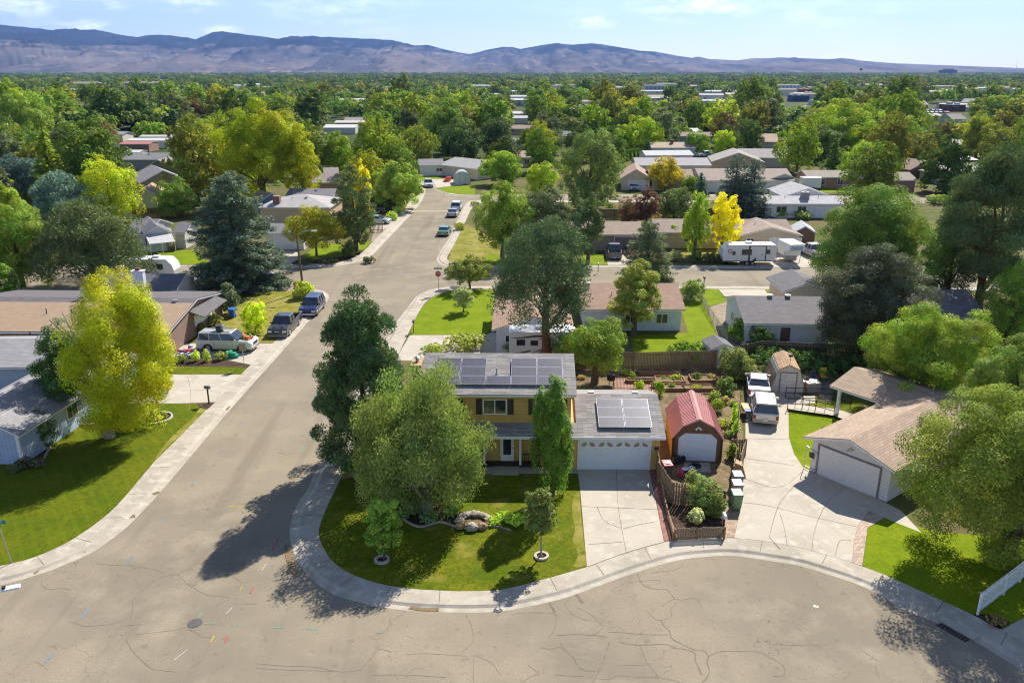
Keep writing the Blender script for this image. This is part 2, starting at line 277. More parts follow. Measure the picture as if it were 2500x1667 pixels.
def kerb(name, pairs):
    o_ = catmull([P(*a[0], .0) for a in pairs], 6); i_ = catmull([P(*a[1], G0) for a in pairs], 6); v, f = [], []
    prof = [(0, .006), (.2, .016), (.24, .05), (.30, .108), (.34, .118), (1, .122)]
    for a, b in zip(o_, i_):
        w_ = max((Vector((b.x, b.y))-Vector((a.x, a.y))).length, .6); sc_ = min(1, 1.95/w_)
        for t, z in prof:
            tt = t if t == 1 else t*sc_; p = a.lerp(b, tt); v.append((p.x, p.y, z))
    n = len(prof)
    for k in range(len(o_)-1):
        for j in range(n-1): f.append((k*n+j, (k+1)*n+j, (k+1)*n+j+1, k*n+j+1))
    me = bpy.data.meshes.new(name); me.from_pydata(v, [], f); me.materials.append(m_conc)
    import bmesh
    b = bmesh.new(); b.from_mesh(me); bmesh.ops.recalc_face_normals(b, faces=b.faces)
    for ff in b.faces:
        if ff.normal.z < 0: ff.normal_flip()
    b.to_mesh(me); b.free(); tag(put(bpy.data.objects.new(name, me)), kind='structure')
    # joints between slabs and along the back of the kerb
    jb = MB(); acc = 0; last = None
    for k in range(1, len(o_)):
        a, b = o_[k], i_[k]; acc += (a-o_[k-1]).length
        if acc > 3.0 and 15 < a.y < 140:
            acc = 0; d = (o_[k]-o_[k-1]).normalized()*.02; p = a.lerp(b, .36)
            jb.add([(p.x-d.x, p.y-d.y, .127), (p.x+d.x, p.y+d.y, .127), (b.x+d.x, b.y+d.y, .127), (b.x-d.x, b.y-d.y, .127)], [(0, 1, 2, 3)])
    if jb.v: tag(jb.build('pavement_joints', m_joint), kind='structure')
    return [q for q in i_]
ia, ib, ic, id_, ie = kerb('pavement', SA), kerb('pavement', SB), kerb('pavement', SC), kerb('pavement', SD), kerb('pavement', SE)
def block(inner, extra):
    pts = [(q.x, q.y) for q in inner]+[(P(a, b).x, P(a, b).y) for a, b in extra]
    sheet('block_ground', pts, G0, m_yard, px=False)
block(ia, []); block(ib, []); block(ic, [(1010,400),(-2500,400)]); block(id_, [(3100,500),(2200,497)]); block(ie, [(3200,478),(3200,330),(1080,400)])
z1, z2, z3, z4 = G0+.006, G0+.010, G0+.014, G0+.018
def lawn(pts, m=m_lawn, z=z1, name='lawn', smooth=0): return sheet(name, pts, z, m, smooth=smooth)
# west block
lawn([(-60,1386),(-12,1383),(63,1366),(115,1347),(165,1323),(200,1301),(232,1279),(272,1246),(310,1206),(376.5,1127),(474,1030),(503,998),(479.5,986),(434,985),(350,987),(290,1010),(262,1036),(161,1042),(145,1054),(129,1081),(108,1119),(107,1135),(0,1132),(-60,1135)], m_lawns)
lawn([(505,998),(492,992),(470,1020),(425,1060),(392,1098),(376,1128),(400,1100),(474,1030)], m_lawnd, z2, 'dry_verge', smooth=2)
sheet('driveway', [(150,914),(589,914),(573,929),(527,981),(437,984.5),(150,986)], z2, m_conc2)
sheet('flower_bed', [(480,985.5),(525,982),(506,999),(490,996)], z3, m_mulch)
lawn([(402,894),(603,896),(590,912.5),(400,912.5)], m_lawn)
sheet('driveway', [(380,838),(560,838),(640,838),(665,838),(640,864),(612,890),(520,872),(400,872)], z2, m_conc2)
sheet('flower_bed', [(395,872.5),(520,872.5),(611,891),(606,895.5),(402,893.5)], z3, m_mulch)
lawn([(525,709),(735,709.5),(753,711.5),(764,718),(764,728),(757,737),(742,757),(703,800),(668,836),(560,836),(530,800),(520,760)], m_lawnd)
lawn([(150,716),(470,710),(520,709),(520,714),(150,722)], m_lawn)
# centre block
lawn([(1214,706),(1120,708),(1086,714),(1062,723),(1042,736),(1028,754),(1014,779),(1005,798),(1003,815),(1010,817.5),(1182,816),(1198,803)], m_lawnb)
sheet('driveway', [(1001,818),(1185,817.5),(1200,812),(1420,812),(1425,880),(964,880)], z2, m_conc2)
lawn([(838,1169),(819,1194),(804,1224),(789,1260),(779,1292),(781,1318),(793,1343),(808,1365),(832,1386),(862,1402),(898,1415.5),(940,1427),(985,1434),(1035,1438.5),(1116,1442),(1185,1441),(1238,1436),(1343,1409),(1428,1384.5),(1432,1383),(1424,1290),(1416,1200),(1411,1156),(1250,1158),(1100,1158),(1000,1166)], m_lawn)
sheet('dry_grass_patch', [(1414,1200),(1402,1210),(1396,1250),(1404,1290),(1398,1320),(1412,1352),(1400,1382),(1428,1381),(1431,1370),(1422,1290)], z2, m_lawnd, smooth=3)
sheet('driveway', [(1409,1141),(1584,1145),(1596,1200),(1621,1322),(1607,1326.6),(1530,1347.5),(1494,1360),(1433,1383),(1417,1200)], z2, m_conc2)
sheet('brick_path', [(1585,1147),(1603,1147),(1614,1200),(1641,1319),(1622,1322),(1597,1200)], z3, pavers('red_brick_pavers', lin(178, 120, 105, K), .4))
sheet('porch_slab', [(1180,1136),(1409,1139),(1411,1155),(1180,1157)], z3, m_conc)
sheet('bare_yard', [(1603,1050),(1815,1050),(1812,1170),(1808,1230),(1768,1240),(1614,1200),(1603,1147)], z1, m_dirt)
sheet('flower_bed', [(1614,1198),(1768,1198),(1770,1311),(1643,1318)], z2, m_mulch)
sheet('brick_path', [(1770,1232),(1808,1232),(1793,1311.5),(1770,1311.5)], z3, pavers('tan_pavers', lin(196, 165, 135, K), .4))
sheet('driveway', [(1793,1312.5),(1810,1227),(1812.5,1170),(1820,1068),(1820,1033),(1826,960),(1838,925),(1870,925),(1960,966),(1990,966),(1990,984),(1923,990),(1925,1001),(1926,1068),(1939,1108),(1960.7,1140),(1978,1148),(2162,1226),(2200,1246),(2250,1300),(2161,1264),(2122,1247),(2095.4,1282),(2085,1319),(2080.5,1372),(2045,1361),(1965,1338),(1886,1323),(1838,1316.5)], z2, m_conc2)
sheet('paver_strip', [(2122,1248),(2160,1263),(2118,1288),(2111,1340),(2105,1380),(2081,1373),(2085.5,1319),(2096,1282)], z3, pavers('pink_pavers', lin(214, 186, 162, K), .25))
lawn([(1925.5,1001),(2003,1006),(2065,1032),(2110,1060),(1990,1150),(1978,1148),(1961,1140),(1939,1108),(1926,1068)], m_lawnb, z3)
lawn([(2106,1380),(2119,1289),(2161,1265),(2300,1300),(2900,1330),(3000,1880),(2740,1705),(2530,1580),(2470,1549),(2410,1517),(2335,1481),(2240,1438),(2165,1404),(2120,1387)], m_lawnb)
sheet('flower_bed', [(2375,1499),(2385,1496),(2420,1500),(2470,1519),(2440,1535)], z3, m_mulch)
sheet('driveway', [(2444,1537),(2560,1475),(2900,1600),(2800,1740),(2530,1580)], z2, m_conc2)
lawn([(1657,734),(1713,732),(1733,770),(1752,820),(1740,860),(1724,872),(1545,872),(1545,816),(1600,816),(1680,812)], m_lawnb)
lawn([(1727,706),(1753,706),(1775,735),(1727,750),(1705,730)], m_lawnb)
sheet('driveway', [(1754,706),(1868,707),(1876,722),(1880,735),(1900,768),(1808,768)], z2, m_conc2)
sheet('gravel_pad', [(1775,736),(1807,768),(1870,775),(1900,800),(1850,845),(1760,845),(1728,751)], z1, m_gravel)
lawn([(1869,707),(1928,708),(1931,720),(1877,722)], m_lawnb, z1)
sheet('bare_yard', [(1404,905),(1800,895),(1812,1048),(1610,1048),(1560,1000),(1404,975)], z1, m_dirt)
lawn([(2400,840),(2520,838),(2560,885),(2380,885)], m_lawnb)
sheet('gravel_pad', [(1824,905),(2030,905),(2030,985),(1990,966),(1870,924),(1838,924)], z1, ground('gravel_painted_shade', [lin(150, 138, 120, K), lin(120, 112, 98, K), lin(170, 158, 140, K)], [(1, .4, .6), (8, .5, .7)]))  # darker copy of the gravel, the shade put into its colour
lawn([(1925,989),(2100,975),(2110,1040),(2065,1031),(2003,1005),(1926,1000)], m_lawn, z2)
# far side of the cross street
lawn([(321,614),(470,611),(520,645),(296,646.5),(310,630)], m_lawnb)
lawn([(733,636),(770,600),(800,596),(908,590),(890,609),(872,622),(820,628),(760,636)], m_lawnb)
sheet('shrub_bed', [(706,645),(733,634),(760,636),(820,628),(872,622),(876,610),(890,610),(872,624),(842,637),(806,642),(720,645)], z2, m_mulch)
sheet('driveway', [(640,612),(722,612),(735,630),(704,645.5),(610,647)], z2, m_conc2)
sheet('gravel_pad', [(905,590),(912,570),(946,556),(917,583),(909,590)], z1, m_gravel)
sheet('driveway', [(905,556),(930,530),(972,526),(948,550),(944,556),(915,570)], z2, m_conc2)
lawn([(912,535),(925,518),(960,518),(972,525),(930,538)], m_lawnd)
lawn([(1094,636),(1104,607),(1116,584),(1127,561),(1140,548),(1200,580),(1262,610),(1262,645),(1125,644),(1103,640)], m_lawnd)
lawn([(1183,622),(1300,618),(1300,646),(1200,646),(1180,640)], m_lawnb, z2)
lawn([(1424,620),(1474,620),(1483,646.5),(1400,646.5)], m_lawnb)
sheet('driveway', [(1476,612),(1560,612),(1580,647),(1484,647)], z2, m_conc2)
lawn([(1640,610),(1800,608),(1800,630),(1640,632)], m_lawnd)
sheet('driveway', [(1855,605),(1970,605),(1985,648),(1856,648)], z2, m_conc2)
sheet('driveway', [(1800,605),(1854,605),(1855,648),(1800,648)], z1, m_conc)
lawn([(1065,459),(1078,466),(1092,471),(1115,474),(1160,475),(1160,455),(1120,452)], m_lawnb)
lawn([(1021,425),(1075,423),(1075,437),(1025,437)], m_lawnb)
sheet('driveway', [(1052,438),(1100,436),(1130,452),(1066,458)], z2, m_conc2)
lawn([(1985,458),(2110,456),(2130,468),(1990,470)], m_lawnb)
lawn([(1700,455),(1850,455),(1850,470),(1700,470)], m_lawn)
lawn([(1875,465),(1905,468),(1900,477),(1875,476)], m_lawnb)
lawn([(435,418),(462,418),(465,430),(436,430)], m_lawnb); lawn([(380,505),(470,505),(470,516),(370,516)], m_lawn)
# valley gutter across the street, manhole, drain, utility paint marks, cracks
def strip(pts, wd, z, px=True):
    q = [P(a, b, z) for a, b in pts] if px else [Vector(p) for p in pts]; q = catmull(q, 3) if len(q) > 2 else q
    v, f = [], []
    for i, p in enumerate(q):
        d = (q[min(i+1, len(q)-1)]-q[max(i-1, 0)]).normalized(); n = Vector((-d.y, d.x, 0))*wd/2*(random.uniform(.55, 1.25) if wd < .2 and len(q) > 2 else 1)
        v += [p-n, p+n]
    for i in range(len(q)-1): f.append((2*i, 2*i+1, 2*i+3, 2*i+2))
    return v, f
b = MB(); b.add(*strip([(1010,515.7),(1121,516)], .9, .010)); tag(b.build('valley_gutter', m_conc2), kind='structure')
CR = [(.12,[(650,1667),(690,1560),(712,1545)]),]
def cr_(ox, oy, pts): return [(ox+a/3.358, oy+b/3.358) for a, b in pts]
CRK = [(.1, cr_(1250,1200,[(0,1005),(90,990),(340,995),(360,1040),(345,1130),(295,1195)])),(.14, cr_(1250,1200,[(370,1175),(560,1165),(670,1172),(745,1110)])),(.1, cr_(1250,1200,[(670,1172),(790,1190)])),
 (.07, cr_(1250,1200,[(430,910),(480,990),(590,1045),(650,1055)])),(.07, cr_(1250,1200,[(530,945),(640,1000),(720,1075),(760,1110)])),(.1, cr_(1250,1200,[(790,1150),(900,1152),(1130,1170),(1290,1168)])),
 (.17, cr_(1250,1200,[(395,1235),(430,1290),(500,1350),(545,1430),(600,1460),(690,1465)])),(.08, cr_(1250,1200,[(230,1270),(300,1288),(400,1270)])),(.22, cr_(1250,1200,[(800,1230),(770,1320),(745,1400),(700,1490),(660,1568)])),
 (.16, cr_(1250,1200,[(880,1230),(1000,1252),(1130,1250),(1270,1250),(1330,1280),(1420,1290),(1500,1320),(1500,1370),(1530,1440),(1555,1500)])),(.14, cr_(1250,1200,[(1050,1258),(1075,1330),(1105,1400),(1160,1460),(1190,1505)])),
 (.14, cr_(1250,1200,[(1220,1045),(1240,1090),(1290,1140),(1310,1200),(1380,1240),(1450,1275),(1520,1300),(1570,1300),(1610,1345),(1600,1400),(1620,1470),(1590,1530),(1550,1568)])),
 (.1, cr_(1250,1200,[(1030,675),(1060,745),(1110,780),(1200,800),(1260,795),(1300,835),(1330,875),(1300,890),(1230,935)])),(.08, cr_(1250,1200,[(1330,875),(1400,885),(1500,870),(1550,930)])),(.07, cr_(1250,1200,[(1330,900),(1340,930),(1300,960),(1310,1015),(1240,1050),(1170,1040),(1110,975)])),
 (.08, cr_(1250,1200,[(960,740),(1080,730),(1210,725),(1200,755)])),(.07, cr_(1250,1200,[(1140,665),(1230,650),(1330,640),(1400,605),(1380,590)])),(.1, cr_(1250,1200,[(1610,1350),(1690,1310),(1760,1305),(1990,1308),(2060,1325),(2099,1350)])),
 (.1, cr_(1875,1200,[(0,1350),(60,1380),(110,1410),(140,1460),(120,1505),(40,1510)])),(.06, cr_(1250,1200,[(700,1530),(800,1535),(870,1505),(1000,1515),(1200,1520),(1300,1540),(1400,1560)])),(.1, cr_(1250,1200,[(350,1495),(440,1505),(580,1510)])),
 (.06, cr_(1250,1200,[(130,1420),(190,1460),(220,1490),(160,1510),(80,1560)])),(.06, cr_(1250,1200,[(850,1425),(1000,1420),(1110,1415)])),
 (.07, cr_(625,1200,[(0,1405),(220,1425),(480,1435),(700,1475),(870,1455)])),(.06, cr_(625,1200,[(0,1445),(300,1460),(640,1468)])),(.07, cr_(625,1200,[(950,1500),(1250,1500),(1560,1520)])),(.06, cr_(625,1200,[(1230,1330),(1400,1325),(1720,1345)])),
 (.08, cr_(625,1200,[(1720,1010),(1760,1080),(1780,1170),(1770,1240),(1690,1310)])),(.08, cr_(625,1200,[(1790,1340),(1780,1430),(1785,1568)])),(.06, cr_(625,1200,[(1790,1340),(1930,1400),(2000,1500)])),(.07, cr_(625,1200,[(870,1440),(950,1360),(1000,1290),(1110,1310)])),
 (.06, cr_(625,1200,[(1230,975),(1100,1080),(1060,1140),(930,1190)])),
 (.07, cr_(0,1200,[(800,585),(900,600),(1060,605),(1200,625),(1320,655),(1330,690)])),(.09, cr_(0,1200,[(1460,675),(1340,695),(1240,745),(1150,820),(1090,890),(1090,960),(1060,1060)])),(.07, cr_(0,1200,[(1460,675),(1540,755),(1620,805),(1700,845),(1880,862)])),
 (.07, cr_(0,1200,[(1460,675),(1560,620),(1640,560),(1700,480)])),(.08, cr_(0,1200,[(560,1060),(640,1080),(700,1100),(900,1085),(1000,1055)])),(.07, cr_(0,1200,[(1000,1100),(1100,1090),(1155,1090),(1040,1180),(1060,1260),(1130,1350),(1230,1440),(1300,1460),(1450,1475)])),
 (.06, cr_(0,1200,[(1110,1170),(1300,1150),(1460,1125),(1530,1105)])),(.06, cr_(0,1200,[(1530,1120),(1600,1150),(1660,1190),(1730,1200),(1650,1380),(1560,1440)])),(.06, cr_(0,1200,[(1910,915),(2099,920)])),
 (.06, cr_(0,1200,[(1720,580),(1800,600),(1870,650),(1930,710),(2000,755)])),(.06, cr_(0,1200,[(340,700),(345,770),(410,800),(500,790),(580,800)])),(.06, cr_(0,1200,[(130,1510),(260,1395),(330,1410),(390,1460)])),
 (.05, cr_(1875,1200,[(740,1265),(800,1320),(890,1380),(880,1440),(920,1530)])),(.05, cr_(1875,1200,[(0,1250),(200,1255),(500,1250)]))]
b = MB()
for wd, pts in CRK: b.add(*strip(pts, wd*.45, .0095))
tag(b.build('road_cracks', m_crack), kind='structure')
def marks(name, col, rows):
    b = MB()
    for pts, wd in rows: b.add(*strip(pts, wd*.7, .012))
    tag(b.build(name, plain(name+'_paint', col, .8, var=.3, scale=9)), kind='structure')
c0 = lambda *p: cr_(0, 1200, p)
c1 = lambda *p: cr_(625, 1200, p)
marks('blue_utility_marks', lin(130, 155, 180, K), [(c0((1325,235),(1365,190)), .1), (c0((1030,590),(1078,535)), .1), (c0((660,1040),(733,950)), .11), (c0((365,1405),(435,1320)), .16),
  ([(583.5,1037),(590,1030)], .08), ([(531,1105),(540,1094)], .08), ([(467,1182),(477,1168)], .08), ([(676,935),(684,925)], .09), ([(632,985),(640,975)], .09), ([(742,868),(748,860)], .1), ([(988,568),(996,562)], .2), ([(972,674),(984,668)], .15)])
marks('red_utility_marks', lin(200, 92, 88, K), [(c0((1840,1235),(1870,1180)), .14), (c0((2050,830),(2078,782)), .11), (c1((135,470),(185,375)), .12), ([(756,1163),(761,1155)], .12), ([(808,718),(813,713)], .25)])
marks('yellow_utility_marks', lin(208, 178, 80, K), [(c0((1870,122),(2025,124)), .16), (c0((1722,1235),(1755,1180)), .13), (c0((1970,805),(1985,770)), .08), ([(1044,605),(1056,606)], .1), ([(1040,622),(1062,623)], .1)])
marks('green_utility_marks', lin(130, 172, 140, K), [(c0((1625,1035),(1655,985)), .1), (c0((1660,1078),(1760,1082)), .07), (c0((1890,1092),(1985,1094)), .08), (c1((140,1112),(235,1112)), .12), (c1((385,1122),(510,1125)), .12), (c1((980,1152),(1045,1155)), .1), ([(735,1106),(742,1085)], .07)])
marks('white_utility_marks', lin(225, 220, 205, K), [(c0((1430,1375),(1535,1292)), .06), (c0((1850,1000),(1903,948)), .06), (c1((50,640),(80,592)), .06), (cr_(1875,1200,[(372,932),(415,945)]), .3)])
marks('tyre_scuffs', lin(128, 116, 98, K), [(cr_(1250,1200,[(525,838),(580,910)]), .25), (cr_(1250,1200,[(305,905),(350,985)]), .18)])
q = P(476, 1520.5, .012); b = MB(); b.prism([(q.x+.36*math.cos(a*PI/12), q.y+.36*math.sin(a*PI/12)) for a in range(24)], .006, .02, 'z')
tag(b.build('manhole_cover', plain('cast_iron', lin(105, 98, 95, K), .6, var=.3, scale=12)), 'round dark iron manhole cover in the lower left roadway with green paint beside it', 'manhole cover')
# mud and leaves lying in the gutter
b = MB()
for pts, wd in (([(1000,1481.5),(1030,1486),(1072,1487)], .25), ([(388,1200),(374,1206)], .3), ([(312,1262),(330,1258)], .35), ([(86,1395),(91,1396)], .3), ([(200,1345),(208,1346)], .2), ([(700,1330),(708,1375),(722,1400)], .3), ([(560,992),(553,1000)], .2)):
    b.add(*strip(pts, wd, .03))
tag(b.build('gutter_mud', plain('wet_mud', lin(150, 122, 85, K), .9, var=.3, scale=6)), kind='structure')
# driveway joints
b = MB()
for pts in ([(1504.5,1142),(1509,1236),(1529,1347)], [(1418,1235),(1510,1239),(1604,1243)], [(1433,1383),(1530,1347.5),(1621,1322)], [(1437,1328),(1520,1322)], [(1820,1118),(1941,1136)], [(1812,1226),(1875,1234),(1994,1263),(2093,1285)],
            [(1878,1310),(1900,1235),(1935,1190),(1978,1150)], [(1982,1345),(1990,1290),(2020,1225),(2065,1187)], [(1812,1165),(1900,1190),(1960,1150)], [(525,982),(532,955),(437,953)], [(1003,845),(1180,842)], [(1080,818),(1090,870)], [(1878,1310),(1905,1340)],
            [(1820,1070),(1926,1072)], [(1458,1237),(1475,1270),(1515,1288)], [(1522,1290),(1560,1280),(1605,1272)], [(2040,1355),(2050,1320),(2078,1318)], [(1905,1255),(1915,1290),(1922,1332)], [(460,1005),(466,962),(458,920)]):
    b.add(*strip(pts, .032, z3+.004))
tag(b.build('concrete_joints', m_joint), kind='structure')
# storm drain with its grate at the kerb
q = P(2335, 1537, .02); t = thing('storm_drain', 'storm drain inlet with black iron grate in the shaded gutter at lower right', 'storm drain', q, math.radians(-58))
b = MB(); b.box(-.9, .9, -.1, .5, .0, .09); b.build('kerb_box', m_conc, t)
b = MB(); b.box(-.75, .75, -.5, -.12, -.01, .012)
for k in range(9): b.box(-.72+k*.17, -.69+k*.17, -.5, -.12, .012, .03, 1)
b.build('grate', [m_dark, plain('grate_iron', (.12, .12, .12, 1), .6)], t)
# ---------------------------------------------------------------- mountains
RB = [(-300,66),(0,61.6),(102,71),(187,80),(222,79),(262,79.5),(308,88),(335,92),(356,87),(415,87),(479,97),(504,86),(522,78),(541,77),(576,82),(625,88),(681,96),(700,92),(799,91),(893,95),(960,99),(984,107),(1013,112),(1043,110),(1067,116.5),(1107,126),(1147,132.6),(1187,123),(1228,115),(1250,115),
 (1269,120.5),(1303,114),(1349,106.6),(1400,110),(1448,106),(1491,112.5),(1526,118),(1563,124.5),(1598,126),(1652,136.6),(1689,142),(1705,139),(1732,144.6),(1799,148),(1834,143),(1875,143),(1904,140.6),(1969,143),(2022,145),(2049,143),(2076,144),(2103,148.6),(2183,155),(2330,160.7),(2500,167),(2800,170)]
RF = [(-300,118),(0,115),(80,97),(187,115),(320,104),(375,120),(509,112),(625,118),(732,128),(840,143),(920,140),(1027,150),(1134,150),(1250,152),(1357,146),(1464,136),(1571,150),(1678,158),(1875,163),(2100,168),(2800,173)]
def ipx(tab, x):
    for (a, p), (c, d) in zip(tab, tab[1:]):
        if a <= x <= c: return p+(d-p)*(x-a)/(c-a)
    return tab[-1][1]
def range_(name, tab, Y0, Y1, mat, amp, base_drop, seed, nx=900, ny=60):
    v, f, rel = [], [], []
    for i in range(nx+1):
        x = -300+3100*i/nx; yt = ipx(tab, x)
        top = PY(x, yt, Y1)
        yt2 = 0
        for j in range(ny+1):
            t = j/ny
            if t <= .8:
                s = t/.8; Y = Y0+(Y1-Y0)*s; q = PY(x, yt, Y1); X = q.x*Y/Y1; zt = q.z
                n1 = 1-abs(mnoise.fractal(Vector((X/1500+seed, Y/2600, 3.1)), 1, 2, 5))*2.0
                n2 = mnoise.fractal(Vector((X/420, Y/700+seed, 7.7)), .8, 2, 4)
                g1 = abs(mnoise.noise(Vector((X/520+.25*mnoise.noise(Vector((X/300, Y/900, seed))), Y/5200, seed)))); g2 = abs(mnoise.noise(Vector((X/190+.4*mnoise.noise(Vector((X/200, Y/400, 2.2+seed))), Y/2400, seed+5))))
                z = zt*(s**1.1)*(1-.3*(1-s)*(1-n1)*s**.3) + zt*(.5*(g1-.25)+.24*(g2-.2)+.12*n2)*((1-s)*s*4)**.7*amp
                if j == 0: z = 0
                rel.append(z/560.)
                if s == 1: z = zt*(1+.012*mnoise.fractal(Vector((X/160, 1.3, seed)), .9, 2, 4))
                v.append((X, Y, max(z, -2)))
            else:
                s = (t-.8)/.2; Y = Y1+(Y1-Y0)*.5*s; v.append((top.x*Y/Y1, Y, top.z*(1-s)-3*s)); rel.append(1)
    n = ny+1
    for i in range(nx):
        for j in range(ny): f.append((i*n+j, (i+1)*n+j, (i+1)*n+j+1, i*n+j+1))
    me = bpy.data.meshes.new(name); me.from_pydata(v, [], f); me.materials.append(mat)
    me.polygons.foreach_set('use_smooth', [True]*len(f)); at = me.attributes.new('rel', 'FLOAT', 'POINT'); at.data.foreach_set('value', rel); me.update()
    tag(put(bpy.data.objects.new(name, me)), kind='structure')
def mtmat(name):                                              # dark tones on the heights, dry grass with darker mottles below
    m, t, b_ = newmat(name); tcn = N(t, 'TexCoord'); mpn = N(t, 'Mapping'); mpn.inputs['Scale'].default_value = (1, .12, 2.4); t.links.new(tcn.outputs['Object'], mpn.inputs[0]); v = mpn.outputs[0]
    lo_ = noisemix(t, v, (.175, .145, .125, 1), (.08, .075, .075, 1), .0016, .42, .58, 9, .62); lo_ = noisemix(t, v, lo_, (.055, .06, .055, 1), .006, .52, .64, 8, .7); lo_ = noisemix(t, v, lo_, (.27, .21, .155, 1), .009, .58, .7, 6, .6)
    hi_ = noisemix(t, v, (.008, .014, .018, 1), (.026, .028, .028, 1), .003, .42, .6, 9, .7); hi_ = noisemix(t, v, hi_, (.07, .062, .055, 1), .007, .62, .74, 7, .7)
    at = N(t, 'Attribute'); at.attribute_name = 'rel'; nz_ = N(t, 'TexNoise', Scale=.0035, Detail=8, Roughness=.65); t.links.new(v, nz_.inputs['Vector'])
    ma = N(t, 'MapRange'); ma.inputs[1].default_value = .3; ma.inputs[2].default_value = .7; ma.inputs[3].default_value = -.26; ma.inputs[4].default_value = .26; t.links.new(nz_.outputs['Fac'], ma.inputs[0])
    ad = N(t, 'Math', operation='ADD'); t.links.new(at.outputs['Fac'], ad.inputs[0]); t.links.new(ma.outputs[0], ad.inputs[1])
    mr = N(t, 'MapRange'); mr.inputs[1].default_value = .40; mr.inputs[2].default_value = .54; t.links.new(ad.outputs[0], mr.inputs[0])
    x = N(t, 'MixRGB'); t.links.new(mr.outputs[0], x.inputs[0]); t.links.new(lo_, x.inputs[1]); t.links.new(hi_, x.inputs[2])
    t.links.new(x.outputs[0], b_.inputs['Base Color']); b_.inputs['Roughness'].default_value = 1; b_.inputs['Specular IOR Level'].default_value = 0; return m
range_('mountains', RB, 6800, 12500, mtmat('mountain_slopes'), 1.25, 0, 4.2)
# ---------------------------------------------------------------- foliage
def leafmat(name, rough=.45, trans=.34, var=.5, gain=2.3):
    m, t, b = newmat(name); t.nodes.remove(b); out = t.nodes['Material Output']
    oi = N(t, 'ObjectInfo'); at = N(t, 'Attribute'); at.attribute_name = 'tint'
    mr = N(t, 'MapRange'); mr.inputs[3].default_value = (1-var)*gain; mr.inputs[4].default_value = (1+var)*gain; t.links.new(at.outputs['Fac'], mr.inputs[0])
    hs = N(t, 'HueSaturation'); wm = N(t, 'MixRGB', blend_type='MULTIPLY'); wm.inputs[0].default_value = 1; wm.inputs[2].default_value = (1.08, 1.0, .85, 1); t.links.new(oi.outputs['Color'], wm.inputs[1]); t.links.new(wm.outputs[0], hs.inputs['Color']); t.links.new(mr.outputs[0], hs.inputs['Value'])
    a2 = N(t, 'Attribute'); a2.attribute_name = 'hue'; m2 = N(t, 'MapRange'); m2.inputs[3].default_value = .475; m2.inputs[4].default_value = .525; t.links.new(a2.outputs['Fac'], m2.inputs[0]); t.links.new(m2.outputs[0], hs.inputs['Hue'])
    d = N(t, 'BsdfDiffuse'); tr = N(t, 'BsdfTranslucent'); g = N(t, 'BsdfGlossy'); g.inputs['Roughness'].default_value = rough
    t.links.new(hs.outputs[0], d.inputs['Color'])
    gm = N(t, 'MixRGB', blend_type='MULTIPLY'); gm.inputs[0].default_value = 1; gm.inputs[2].default_value = (1.15, 1.1, .6, 1); t.links.new(hs.outputs[0], gm.inputs[1]); t.links.new(gm.outputs[0], tr.inputs['Color'])
    x = N(t, 'MixShader'); x.inputs[0].default_value = trans; t.links.new(d.outputs[0], x.inputs[1]); t.links.new(tr.outputs[0], x.inputs[2])
    y = N(t, 'MixShader'); y.inputs[0].default_value = .012; t.links.new(x.outputs[0], y.inputs[1]); t.links.new(g.outputs[0], y.inputs[2])
    t.links.new(y.outputs[0], out.inputs['Surface']); return m
m_leaf = leafmat('leaves'); m_needle = leafmat('needles', .6, .14, .42, 2.55)
def unit(v): return v/np.maximum(np.linalg.norm(v, axis=1, keepdims=True), 1e-6)
def rdir(rng, n): return unit(rng.normal(size=(n, 3)))
def leafmesh(name, pos, nrm, size, asp, tint, hue, rng, mat, tang=None):
    n = len(pos); nrm = unit(nrm)
    tg = rdir(rng, n) if tang is None else tang
    tg = unit(tg-(tg*nrm).sum(1, keepdims=True)*nrm); bt = np.cross(nrm, tg); s = size[:, None]
    v = np.stack([pos+tg*s*asp, pos+bt*s*.5+nrm*s*.12, pos-tg*s*asp, pos-bt*s*.5+nrm*s*.12], 1).reshape(-1, 3)
    me = bpy.data.meshes.new(name); me.vertices.add(4*n); me.vertices.foreach_set('co', v.astype(np.float32).ravel())
    me.loops.add(4*n); me.loops.foreach_set('vertex_index', np.arange(4*n, dtype=np.int32)); me.polygons.add(n); me.polygons.foreach_set('loop_start', np.arange(0, 4*n, 4, dtype=np.int32))
    for nm, a in (('tint', tint), ('hue', hue)):
        at = me.attributes.new(nm, 'FLOAT', 'FACE'); at.data.foreach_set('value', np.clip(a, 0, 1).astype(np.float32))
    me.materials.append(mat); me.update(calc_edges=True); return me
